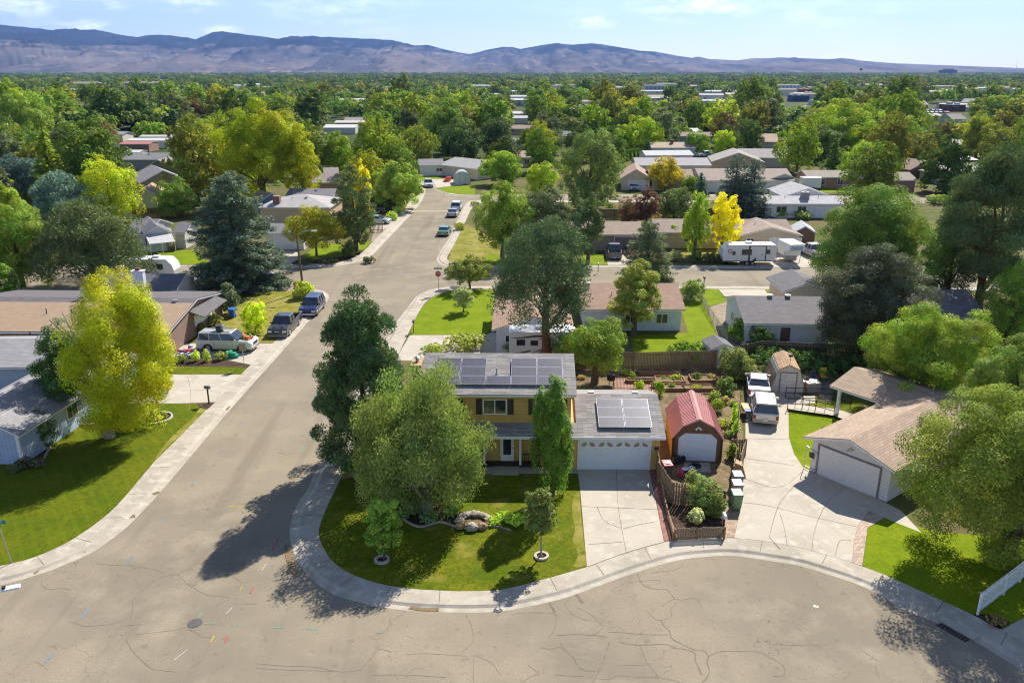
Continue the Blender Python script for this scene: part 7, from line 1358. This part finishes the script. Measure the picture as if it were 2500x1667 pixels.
for x, y, hm, wm, c, lb in [(1010,1248,.5,1.6,(.13,.2,.09),'blue-green ivy clump at the foot of the weeping birch'), (980,1262,.35,1.1,(.13,.2,.09),'ivy clump left of the birch trunk'), (1050,1268,.45,1.7,(.13,.2,.09),'ivy clump right of the birch trunk'), (1100,1255,.7,1.5,(.10,.18,.03),'dark green bush behind the rock ring'), (1110,1232,.8,1.4,(.2,.3,.03),'bright green bush in the ivy bed'),
   (1225,1270,.45,1.7,(.24,.34,.05),'spreading lime ground cover right of the rock ring'), (1262,1278,.6,1.5,(.24,.34,.05),'lime-green mound near the slim young tree'), (1205,1278,.4,1.1,(.24,.34,.05),'small lime mound beside the boulders'),
   (848,1160,.9,1.0,(.24,.38,.03),'bright green iris clump by the pavement at the low timber wall'), (870,1150,.8,1.0,(.22,.36,.03),'iris clump behind the bright one at the low timber wall'), (893,1162,.8,.8,(.22,.36,.03),'iris clump at the timber wall end'),
   (1698,1275,1.0,1.2,(.30,.34,.20),'silvery rabbitbrush in the narrow bed'), (1715,1240,2.2,2.6,(.11,.16,.05),'large dark evergreen shrub behind the low picket fence'), (1745,1262,1.8,1.6,(.10,.14,.04),'dark shrub at the right end of the narrow bed'), (1690,1190,1.3,1.4,(.15,.2,.08),'grey-green shrub rising above the evergreen one'),
   (1793,1030,1.7,.7,(.24,.38,.03),'bright climber on the leaning fence, upper'), (1795,1062,1.4,.7,(.22,.36,.03),'bright climber on the leaning fence, lower'), (1786,1118,1.2,1.1,(.13,.2,.03),'round potted shrub behind the short picket panel'),
   (1800,920,2.6,3.0,(.12,.16,.05),'bushy shrub at the far end of the vegetable beds'), (1752,1005,1.2,1.3,(.14,.2,.03),'leafy shrub right of the barn shed roof'), (1745,980,1.0,1.2,(.16,.22,.04),'yellow-flowering shrub beside the timber beds'), (1610,965,1.3,1.0,(.13,.24,.02),'green bush at the garage roof corner'), (1560,952,.9,1.2,(.22,.32,.03),'yellow-green clump by the iron railing'), (1770,955,1.3,2.0,(.1,.15,.04),'dark bush by the leaning fence top'),
   (1900,895,1.6,6.,(.06,.11,.03),'dark vine mass over the fence behind the white barn'), (1990,900,1.5,7.,(.05,.10,.03),'long dark vine hedge right of the white barn'), (1850,872,1.2,4.,(.07,.12,.03),'vine hedge left of the white barn'), (2070,905,1.6,5.,(.05,.09,.03),'vine hedge before the locust'),
   (1862,832,2.4,2.6,(.10,.15,.04),'clipped hedge block beside the grey-roofed house'), (900,640,.9,2.2,(.08,.1,.06),'low grey juniper in the corner shrub bed'), (800,642,.9,3.,(.09,.11,.06),'sprawling juniper in the corner shrub bed'), (742,645,.8,2.6,(.07,.09,.05),'dark low shrub in the corner bed near the lamp'), (850,628,2.4,2.4,(.07,.1,.04),'rounded dark shrub below the slender pine'),
   (958,537,1.6,2.6,(.24,.32,.08),'pale grassy hedge mound nearest the far street'), (972,521,1.6,2.8,(.24,.32,.08),'pale grassy hedge mound, second along the far street'), (980,508,1.6,2.6,(.22,.30,.07),'pale grassy hedge mound, third along the far street'), (935,512,2.6,7.,(.05,.08,.04),'dark hedge mass under the honey locust'),
   (1122,560,1.3,2.4,(.2,.24,.04),'yellowish bush behind the pavement under the broad corner tree'), (1700,640,1.6,2.6,(.07,.1,.04),'dark shrub left in the bed before the yellow tree'), (1735,640,1.5,2.4,(.07,.1,.04),'dark shrub in the middle of the bed before the yellow tree'), (1765,641,1.5,2.6,(.06,.09,.04),'dark shrub right in the bed before the yellow tree'), (1650,636,1.6,2.4,(.20,.23,.12),'pale lavender bush beside the olive-green spruce'),
   (540,878,.8,1.3,(.16,.2,.05),'garden plants at the edge of the cluttered driveway, right'), (440,884,.8,1.5,(.13,.17,.05),'garden plants at the edge of the cluttered driveway, left'), (478,882,1.2,1.0,(.3,.38,.08),'tall yellow-green flowers before the junk pile'), (505,882,1.2,.8,(.28,.36,.07),'second tall flower clump before the junk pile'),
   (60,1140,.7,1.3,(.07,.08,.05),'low dark shrub at the pale blue wall'), (95,1138,.6,1.2,(.10,.09,.06),'low brownish shrub at the bed corner'), (40,1150,.6,1.2,(.08,.1,.04),'low shrub left of the dark one'), (2435,1522,.4,1.2,(.16,.12,.06),'reddish plants at the foot of the white picket fence'), (1140,848,1.3,5.0,(.2,.24,.06),'ivy bush peeping above the solar-panel ridge'), (1260,862,1.6,3.,(.09,.13,.05),'dark bush beside the motorhome'), (1060,862,.8,3.,(.2,.25,.06),'low bush above the ridge left end')]:
    shrub(x, y, hm, wm, c, lb, 'round' if wm < 3 else 'dense')
for k_, (x, y) in enumerate([(1620,928),(1650,927),(1700,926),(1735,925),(1640,948),(1700,950),(1780,965),(1770,985),(1790,990),(1765,1040),(1780,1065),(1600,945),(1545,925),(1530,915),(1430,960),(1420,925)]):
    shrub(x, y, .35+.4*((k_*7) % 5)/5, .7+.8*((k_*3) % 4)/4, [(.14,.2,.04), (.2,.24,.05), (.1,.15,.04), (.24,.22,.1)][k_ % 4], ['low green', 'yellow-green', 'dark green', 'straw-coloured'][k_ % 4]+' garden plant '+['among the raised beds', 'near the barn shed', 'by the leaning fence', 'beside the back yard tree'][0 if k_ < 6 else 2 if k_ < 11 else 1 if k_ < 14 else 3], name='garden_plant', cat='plant', group='garden plants in the back yard', leaf=.08)
# clipped cypresses in a row
for i in range(9):
    x = 1500+i*9.5; tree('column', x, 403-i*3.2, 368-i*1.2, 17, (.085, .15, .025), 'clipped cypress in the dense slanting row in the middle distance', .02, name='cypress_tree', cat='cypress', group='row of clipped cypresses', tr=.08)
# raised beds
bw = plain('raised_bed_timber', lin(176,130,95,K), .85, var=.2, scale=3)
for x0, x1, y, dd, lb in [(1605,1672,938,1.4,'long raised bed, middle left'), (1690,1752,935,1.4,'raised bed at the right rear'), (1622,1670,955,1.1,'raised bed below the middle left one'), (1672,1752,955,1.0,'raised bed below the right rear one'), (1722,1752,982,1.3,'small raised bed near the barn shed roof'), (1530,1600,935,.5,'low pale timber bed beside the patio'), (1560,1660,915,.8,'long rear raised bed along the fence')]:
    a, c = P(x0, y), P(x1, y); W_ = c.x-a.x; t = thing('raised_bed', 'timber '+lb+' in the back yard', 'raised bed', a, 0, 'timber raised beds'); b = MB()
    b.box(0, W_, -.08, 0, 0, .3); b.box(0, W_, dd, dd+.08, 0, .3); b.box(-.08, 0, 0, dd, 0, .297); b.box(W_, W_+.08, 0, dd, 0, .297); b.build('frame', bw, t); b = MB(); b.box(0, W_, 0, dd, .02, .2); b.build('soil', m_dirt, t)
sheet('brick_patio', [(1500,958),(1596,958),(1590,925),(1500,925)], z2, pavers('patio_bricks', lin(190,140,118,K), .4))
# junk, small things
def lump(x, y, cols, n, r, label, name, cat, s=.25, world=None):
    q = world or P(x, y); t = thing(name, label, cat, q); r_ = random.Random(n+int(x))
    for i in range(n):
        b = MB(); a = r_.uniform(0, 6.3); d = r*r_.random()**.5; w1, w2, w3 = (r_.uniform(.4, 1.2)*s for _ in range(3)); b.obox((d*math.cos(a), d*math.sin(a)*.7, r_.uniform(0, .25)*s), w1*1.4, w2, w3, r_.uniform(0, 3)); b.build('item', plain('junk_%d' % (i % len(cols))+name, cols[i % len(cols)]+(1,), .6), t, bevel=.02)
    return t
lump(470, 862, [(.3,.26,.22), (.5,.06,.06), (.55,.55,.56), (.1,.12,.3), (.2,.17,.14), (.65,.63,.6), (.35,.3,.28)], 60, 2.1, 'heap of mixed household junk between the white gate and the big SUV', 'junk_pile', 'junk pile', .30)
hood = sb.location; lump(0, 0, [(.08,.5,.1), (.7,.15,.05), (.75,.4,.1), (.1,.45,.12), (.6,.05,.05)], 12, .55, 'colourful red, orange and green toys heaped on the bonnet of the big SUV', 'toy_heap', 'toys', .32, world=Vector((sb.location.x+2.0, sb.location.y-.1, sb.location.z+1.15)))
lump(0, 0, [(.04,.04,.04), (.3,.3,.3)], 3, .3, 'dark cargo box on the roof of the big SUV', 'roof_cargo', 'roof box', .6, world=Vector((sb.location.x-.6, sb.location.y, sb.location.z+1.92)))
lump(570, 872, [(.02,.32,.16)], 7, .5, 'crumpled green tarpaulin on the driveway beside the big SUV', 'tarpaulin', 'tarpaulin', .5); lump(1678, 1160, [(.5,.03,.12), (.05,.05,.05), (.5,.5,.5)], 7, .5, 'small red garden machine in front of the barn shed', 'garden_tiller', 'tiller', .4)
q = P(1695, 1143); t = thing('lawn_mower', 'black push lawn mower with raised handle in front of the barn shed', 'lawn mower', (q.x, q.y, G0+.02), .9); b = MB(); b.obox((0, 0, .12), .8, .5, .16); b.obox((0, 0, .28), .3, .3, .18); b.build('deck', m_dark, t, bevel=.03)
for s in (-1, 1):
    for x in (-.32, .32): b = MB(); b.tube([(x, s*.26, .12), (x, s*.31, .12)], .12, 10); b.build('wheel', m_tyre, t)
b = MB(); b.tube([(-.35, -.2, .3), (-1.1, -.2, .95), (-1.1, .2, .95), (-.35, .2, .3)], .018, 6); b.build('handle', m_dark, t)
sheet('shed_apron', [(1669,1129),(1732,1129),(1736,1152),(1674,1152)], z3, m_conc)
q = P(1671, 1159); t = thing('bucket', 'white plastic bucket in front of the barn shed', 'bucket', q); b = MB(); b.tube([(0, 0, .02), (0, 0, .5)], [.17, .22], 14); b.build('pail', m_white, t); b = MB(); b.tube([(-.2, 0, .48), (0, 0, .6), (.2, 0, .48)], .01, 5); b.build('handle', m_dark, t)
q = P(1650, 1130); t = thing('wheelbarrow', 'overturned dark wheelbarrow left of the roll-up door', 'wheelbarrow', q, .5); b = MB(); b.add([(-.5, -.3, .1), (.5, -.3, .1), (.5, .3, .1), (-.5, .3, .1), (-.3, -.2, .5), (.3, -.2, .5), (.3, .2, .5), (-.3, .2, .5)], [(0, 3, 2, 1), (4, 5, 6, 7), (0, 1, 5, 4), (1, 2, 6, 5), (2, 3, 7, 6), (3, 0, 4, 7)]); b.build('tray', m_dark, t); b = MB(); b.tube([(.65, -.04, .2), (.65, .04, .2)], .2, 12); b.build('wheel', m_tyre, t); b = MB(); b.tube([(.6, 0, .2), (-1.2, -.3, .15)], .02, 6); b.tube([(.6, 0, .2), (-1.2, .3, .15)], .02, 6); b.build('handle', m_woodl, t)
q = P(1815, 1010); t = thing('garden_cart', 'yellow garden cart with blue seat beside the leaning fence', 'cart', (q.x+.1, q.y, G0+.02), 1.5); b = MB(); b.obox((0, 0, .4), 1.1, .55, .3); b.build('tray', plain('cart_yellow', (.65, .38, .02, 1), .5), t, bevel=.03); b = MB(); b.obox((-.9, 0, .6), .5, .5, .1); b.build('seat', plain('cart_blue', (.08, .12, .4, 1)), t)
for x in (-1.1, .35):
    for s in (-1, 1): b = MB(); b.tube([(x, s*.27, .2), (x, s*.33, .2)], .2, 12); b.build('wheel', m_tyre, t)
q = P(2010, 930); t = thing('toy_slide', 'bright yellow plastic chair behind the white barn', 'chair', q); b = MB(); b.obox((0, 0, .4), .5, .5, .06); b.obox((0, .26, .4), .5, .06, .8); b.build('seat', plain('chair_yellow', (.7, .5, .02, 1)), t)
for x in (-.2, .2):
    for y in (-.2, .2): b = MB(); b.obox((x, y, 0), .05, .05, .4); b.build('leg', m_dark, t)
t.name = 'plastic_chair'
q = P(1988, 935); t = thing('camping_chair', 'dark folding camping chair behind the white barn', 'chair', q, .4); b = MB(); b.obox((0, 0, .4), .6, .55, .05); b.obox((0, .28, .4), .6, .05, .7); b.build('seat', plain('chair_cloth', (.08, .1, .15, 1)), t); b = MB(); b.tube([(-.3, -.3, 0), (.3, .3, .4)], .015, 5); b.tube([(.3, -.3, 0), (-.3, .3, .4)], .015, 5); b.build('leg', m_steel, t)
lump(1975, 950, [(.4,.36,.32), (.5,.48,.45)], 6, .8, 'grey sheeted bundle at the right side of the white barn', 'covered_bundle', 'bundle', .7)
q = P(1491, 940); t = thing('garden_table', 'dark barrel grill stand beside the backyard tree', 'grill', q); b = MB(); b.tube([(0, 0, .5), (0, 0, 1.0)], .35, 14); b.build('drum', m_dark, t)
for a in (0, 2.1, 4.2): b = MB(); b.tube([(.2*math.cos(a), .2*math.sin(a), .5), (.3*math.cos(a), .3*math.sin(a), 0)], .02, 5); b.build('leg', m_dark, t)
t.name = 'barrel_grill'
# low timber wall at the birch, boards at the driveway corner
edging('low weathered timber wall beside the iris clumps', [(836,1168),(865,1164),(895,1170),(935,1168)], .14, .35, m_woodl, 'timber_wall')
q = P(1802, 1160); t = thing('wooden_crate_planter', 'tilted wooden board planter leaning on the fence by the bins', 'planter', q, -.2); b = MB(); b.add([(-.3, -.3, 0), (.5, -.3, 0), (.5, .3, 0), (-.3, .3, 0), (-.35, -.35, 1.1), (.2, -.35, .9), (.2, .35, .9), (-.35, .35, 1.1)], [(0, 3, 2, 1), (4, 5, 6, 7), (0, 1, 5, 4), (1, 2, 6, 5), (2, 3, 7, 6), (3, 0, 4, 7)]); b.build('box', lines('planter_boards', lin(190,150,105,K), 'h', .16, .6, .1), t)
t.name = 'wooden_planter'
edging('red-brown bench-like timber beam by the shrub bed corner', [(1630,1262),(1650,1318)], .2, .22, bw, 'timber_beam')
q = P(1497, 905); b = MB()
# barricade at the valley gutter, patio umbrella frames etc.
q = P(995, 516, G0); t = thing('road_barrier', 'grey metal rack at the kerb beside the valley gutter', 'rack', q); b = MB()
for z in (.25, .5, .75): b.box(-1.0, 1.0, -.03, .03, z, z+.08)
b.build('rails', m_dark, t)
for x in (-.9, .9): b = MB(); b.box(x-.03, x+.03, -.3, .3, 0, .8); b.build('leg', m_dark, t)
t.name = 'metal_rack'
lump(1092, 443, [(.7,.08,.05)], 4, .8, 'bright red canoe-like toys lying before the greenhouse', 'red_toys', 'toys', .9)
q = P(2360, 408); t = thing('white_canopy', 'white canopy tent right of the white pickup in the middle distance', 'canopy', q); b = MB(); b.add([(-2, -2, 2.2), (2, -2, 2.2), (2, 2, 2.2), (-2, 2, 2.2), (0, 0, 3.1)], [(0, 1, 4), (1, 2, 4), (2, 3, 4), (3, 0, 4), (0, 3, 2, 1)]); b.build('cover', m_white, t)
for x in (-1.9, 1.9):
    for y in (-1.9, 1.9): b = MB(); b.tube([(x, y, 0), (x, y, 2.2)], .04, 5); b.build('leg', m_steel, t)
t.name = 'canopy_tent'
q = P(2235, 422); t = thing('patio_cover', 'white flat patio cover on posts at the pale-roofed house', 'patio cover', q); b = MB(); b.box(0, 6.5, -1.5, 2.5, 2.5, 2.65); b.build('roof', m_white, t)
for x in (.2, 3.2, 6.2): b = MB(); b.box(x, x+.12, -1.4, -1.28, 0, 2.5); b.build('post', m_white, t)
b = MB(); b.prism([(-.3, .75), (.3, .75), (.3, 1.15), (-.3, 1.15)], 0, .5, 'y')
q = P(667, 539, G0); t = thing('barbecue_grill', 'black barbecue grill on the terrace behind the golden-rain tree', 'grill', (q.x, q.y, G0)); b.build('hood', m_dark, t)
for x in (-.25, .25): b = MB(); b.box(x-.03, x+.03, .2, .26, 0, .75); b.build('leg', m_dark, t)

q = P(603, 722); t = thing('fire_pit', 'black round steel fire pit on the dry lawn behind the blue bin', 'fire pit', q); b = MB(); b.tube([(0, 0, .25), (0, 0, .42)], [.35, .65], 16); b.build('bowl', m_dark, t)
for a in (0, 2.1, 4.2): b = MB(); b.tube([(.4*math.cos(a), .4*math.sin(a), .3), (.5*math.cos(a), .5*math.sin(a), 0)], .02, 5); b.build('leg', m_dark, t)
# ---------------------------------------------------------------- more distant trees and houses, chosen away from what already stands
rg = random.Random(21); ARCH = {}
def arch(kind, v, s):
    k = (kind, v, s)
    if k not in ARCH:
        rx, rz = {'broad': (4.6, 4.8), 'round': (3.8, 3.6), 'dense': (4.2, 4.2), 'spruce': (2.6, 5.2), 'pine': (3.8, 4.8), 'loose': (4.4, 4.), 'fine': (3.6, 4.6), 'blackpine': (3.8, 4.6)}[kind]
        area = 4*PI*((rx*rx+2*rx*rz)/3); n = int(1.5*area/(s*s*.95)); ARCH[k] = (crown_mesh(kind, rx, rz, n, s, 900+len(ARCH)), trunk_mesh(rx*.8, 1.5, rz*2+1.5, .25, 50+len(ARCH), 5, conic=kind == 'spruce'), rx, rz)
    return ARCH[k]
FARPAL = [('dark green', (.062, .105, .025), 4), ('mid green', (.10, .155, .025), 5), ('fresh green', (.15, .22, .022), 3), ('olive', (.14, .155, .03), 2), ('yellow-green', (.20, .24, .02), .9), ('golden', (.26, .25, .02), .15), ('grey-green', (.10, .13, .07), 1.4), ('brownish', (.115, .09, .045), .5)]
SHP = [('broad', 'spreading', 5), ('round', 'rounded', 4), ('dense', 'dense', 3), ('spruce', 'pointed conifer', 1), ('pine', 'ragged pine', 1), ('loose', 'airy', 1), ('fine', 'feathery', 1.2)]
def wchoice(l): return rg.choices(l, [q[2] for q in l])[0]
BOXES = []
def clear(x, y, r):
    for (tx, ty, tr_) in TREES:
        if (tx-x)**2+(ty-y)**2 < (tr_*.62+r*.62)**2: return False
    for (hx, hy, W_, D_, a) in HOUSES:
        dx_, dy_ = x-hx, y-hy; c, s = math.cos(-a), math.sin(-a); u_, v_ = dx_*c-dy_*s, dx_*s+dy_*c
        if -r*.8 < u_ < W_+r*.8 and -r*(1.15 if hy < 420 else 2.6) < v_ < D_+r*.8: return False
    return True
XZ = [(400, 'at far left'), (800, 'left of centre'), (1200, 'near centre'), (1650, 'right of centre'), (2100, 'towards the right'), (9999, 'at far right')]
def zone(x, y):
    a = next(s for l, s in XZ if x < l)
    if y > 400: d = 'in the nearer back gardens'
    elif y > 330: d = 'in the back gardens'
    elif y > 285: d = 'between mobile homes'
    elif y > 250: d = 'behind the mobile homes'
    elif y > 222: d = 'below the far shops'
    else: d = 'in the skyline wood'
    return d+' '+a
# open places that must stay open: streets, lots, lawns (photograph pixels)
OPEN = [(1000, 440, 1130, 560), (600, 600, 2100, 760), (300, 590, 500, 700), (1390, 590, 1600, 660), (1160, 455, 1400, 500), (1870, 440, 2010, 530), (1020, 400, 1170, 480), (290, 325, 460, 420), (785, 296, 900, 318), (694, 284, 735, 296), (1240, 262, 1300, 300), (2250, 255, 2390, 282), (1690, 228, 1770, 243), (1570, 216, 1626, 230), (1889, 222, 1990, 250), (2310, 360, 2400, 410), (330, 415, 470, 520), (1500, 405, 1720, 470), (1725, 395, 1890, 470), (2040, 455, 2120, 480), (610, 455, 830, 620)]
def is_open(x, y, yt):
    for a, b_, c, d in OPEN:
        if a < x < c and yt < d-6 and y > b_: return True
    return False
cnt = 0; tries = 0
BANDS = [(170, 320, 90), (320, 460, 80), (460, 700, 60), (700, 1000, 34)]
for Y0, Y1, want in BANDS:
    k = 0
    for _ in range(want*60):
        if k >= want: break
        Y = Y0*(Y1/Y0)**rg.random(); x = rg.uniform(-80, 2580); dd = Y*CT+CAMH*ST; X = (x-CX)/FOC*dd; kd, sn, _w = wchoice(SHP); cn, cc, _w = wchoice(FARPAL)
        if kd in ('spruce', 'pine') and cn in ('golden', 'yellow-green', 'brownish'): cn, cc = 'dark green', FARPAL[0][1]
        s = .26 if Y < 320 else .4 if Y < 460 else .55 if Y < 700 else .8
        sc = rg.uniform(.85, 1.6)*(1.05 if Y < 320 else 1.35); me, tm, rx, rz = arch(kd, rg.randrange(3), s); r = rx*sc
        _, yb = pix((X, Y, 0)); _, yt = pix((X, Y, 2*rz*sc+1.2))
        if is_open(x, yb, yt) or not clear(X, Y, r): continue
        zs = rg.uniform(.8, 1.1); t = thing(NAMES.get(kd, 'deciduous_tree'), '%s %s tree %s' % (sn, cn, zone(x, yb)), CATS.get(kd, 'tree'), (X, Y, .0), rg.uniform(0, 6.28), 'trees '+zone(x, yb)); t.scale = (sc, sc, sc*zs)
        c = put(bpy.data.objects.new('crown', me), t); c.location = (0, 0, 1.0 if kd != 'spruce' else .1); j = rg.uniform(.6, 1.0); c.color = (cc[0]*j*rg.uniform(.94, 1.06), cc[1]*j, cc[2]*j, 1); put(bpy.data.objects.new('trunk', tm), t); TREES.append((X, Y, r)); k += 1
# scattered roofs showing through
k = 0
ROOFC = [('grey', (165, 160, 162)), ('beige', (190, 168, 148)), ('brown', (160, 138, 124)), ('white', (228, 225, 222)), ('tan', (200, 172, 145))]
for _ in range(4000):
    if k >= 110: break
    Y = 230*(1500/230)**rg.random(); x = rg.uniform(-30, 2530) if rg.random() < .5 else rg.uniform(1150, 2530); X = (x-CX)/FOC*(Y*CT+CAMH*ST); far = Y > 480; W_ = rg.uniform(12, 20) if not far else rg.uniform(14, 42); D_ = rg.uniform(8, 11)
    if not all(clear(X+W_*a, Y+D_*b_, 2) for a in (0, .5, 1) for b_ in (0, 1)): continue
    yb = pix((X, Y, 0))[1]; rn, rc_ = rg.choice(ROOFC); wn, wc_ = rg.choice([('cream', (215, 205, 190)), ('white', (225, 224, 225)), ('tan', (195, 172, 145)), ('blue-grey', (160, 168, 180))])
    hh_ = 2.6 if not far else rg.choice([3, 4.5, 6]); rn, rc_ = (rn, rc_) if not far or rg.random() < .4 else ROOFC[3]
    t = thing('house', '%s-roofed %s %s %s' % (rn, wn, 'bungalow' if not far else 'block', zone(x, yb)), 'house', (X, Y, 0), rg.uniform(-.12, .12), ('bungalows ' if not far else 'blocks ')+zone(x, yb)); walls(t, W_, D_, hh_, .2, smat(wc_, 'plainwall')); roof(t, W_, D_, hh_, .2, rmat(rc_, False))
    fr = side_frame('f', W_, D_); window(t, fr, W_*.2, .9, 2., 1.2); window(t, fr, W_*.6, .9, 1.6, 1.2); HOUSES.append((X, Y, W_, D_, 0)); k += 1
# the continuous far wood: uncountable crowns as one mass
rng = np.random.default_rng(5); vs_, ct, ch, cl_ = [], [], [], []
def blobs(name, Y0, Y1, n, colr_, rmin, rmax, hmin, hmax, nl, seed, xr=(-250, 2750), grow=False):
    rng = np.random.default_rng(seed); Y = Y0*(Y1/Y0)**rng.random(n); x = rng.uniform(*xr, n); X = (x-CX)/FOC*(Y*CT+CAMH*ST); r = rng.uniform(rmin, rmax, n)*(1+(Y/Y0-1)*(.35 if grow else 0)); h = rng.uniform(hmin, hmax, n)
    keep = np.ones(n, bool)
    for i in range(n):
        for (hx, hy, W_, D_, a) in HOUSES:
            if abs(X[i]-hx-W_/2) < W_/2+r[i]*.7 and -max(r[i]*3, Y[i]*.09) < Y[i]-hy < D_+r[i]*.7: keep[i] = False
        yb = pix((X[i], Y[i], 0))[1]; yt = pix((X[i], Y[i], h[i]))[1]
        if is_open(x[i], yb, yt): keep[i] = False
    X, Y, r, h = X[keep], Y[keep], r[keep], h[keep]; n = len(X)
    per = np.repeat(np.arange(n), nl); m = len(per); d = rdir(rng, m); d[:, 2] = np.abs(d[:, 2]); lob = rng.normal(size=(n, 6, 3)); lob /= np.linalg.norm(lob, axis=2, keepdims=True); lob[:, :, 2] = np.abs(lob[:, :, 2])*.8
    li = rng.integers(0, 6, m); ctr = lob[per, li]*.55; p = ctr+d*.5*rng.random((m, 1))**.3; pos = np.stack([X[per]+p[:, 0]*r[per], Y[per]+p[:, 1]*r[per], h[per]*(.18+.75*np.clip(p[:, 2], 0, 1.05))], 1)
    base = rng.random(n); me = leafmesh('foliage', pos, d*.9+rdir(rng, m)*.5+np.array([0, 0, .3]), r[per]*.2*rng.uniform(.5, 1.3, m), .8, base[per]*.55+rng.random(m)*.45, rng.random(n)[per], rng, m_leaf)
    o_ = put(bpy.data.objects.new(name, me)); o_.color = (*colr_, 1); return tag(o_, None, None, kind='stuff')
pal = [(.058, .098, .03), (.085, .14, .028), (.125, .185, .028), (.19, .21, .025), (.09, .11, .05)]
for i, c in enumerate(pal): tag(blobs('distant_woodland', 330, 1100, [900, 900, 450, 150, 300][i], tuple(q*.85 for q in c), 5, 9, 8, 15, 190, 40+i), ['dark', 'mid green', 'light green', 'yellowish', 'greyish'][i]+' trees of the distant wood between the roofs', 'woodland')
for i, c in enumerate(pal[:3]+[(.20, .22, .03), (.09, .11, .065)]): tag(blobs('far_woodland', 1100, 9500, [2200, 2200, 900, 220, 900][i], tuple(q*.62 for q in c), 7, 14, 9, 16, 64, 70+i, grow=True), ['dark', 'mid green', 'light green', 'yellowish', 'greyish'][i]+' trees of the flat wood reaching to the foothills', 'woodland')
# hedge-height greenery on unbuilt block ground
for i, c in enumerate([(.075, .12, .03), (.12, .17, .035)]): tag(blobs('undergrowth', 165, 480, 700, c, 1.0, 2.4, 1.0, 2.6, 90, 90+i), ['dark', 'light'][i]+' garden undergrowth between the houses', 'undergrowth')
# clouds of haze: even air over the whole plain
hm = bpy.data.materials.new('haze_air'); hm.use_nodes = True; ht_ = hm.node_tree; ht_.nodes.clear(); ou = ht_.nodes.new('ShaderNodeOutputMaterial'); pv = ht_.nodes.new('ShaderNodeVolumePrincipled')
pv.inputs['Color'].default_value = (.27, .47, 1, 1); pv.inputs['Density'].default_value = 3.6e-5; pv.inputs['Anisotropy'].default_value = .2; ht_.links.new(pv.outputs[0], ou.inputs['Volume'])
b = MB(); b.box(-16000, 16000, -400, 20000, -6, 1200); hz = b.build('haze', hm); tag(hz, kind='stuff')

# things that look alike are told apart by their order in the picture
ORD = 'first second third fourth fifth sixth seventh eighth ninth tenth eleventh twelfth thirteenth fourteenth fifteenth sixteenth'.split(); same = {}
bpy.context.view_layer.update()
for o_ in COL.objects:
    if o_.parent is None and o_.get('label') and o_.get('group'): same.setdefault((o_['group'], o_['label']), []).append(o_)
for (g_, l_), os_ in same.items():
    if 1 < len(os_) <= 16:
        os_.sort(key=lambda q: pix(q.matrix_world.translation)[0])
        for i, q in enumerate(os_): q['label'] = l_+', '+(('the left one' if i == 0 else 'the right one') if len(os_) == 2 else ORD[i]+' from left')
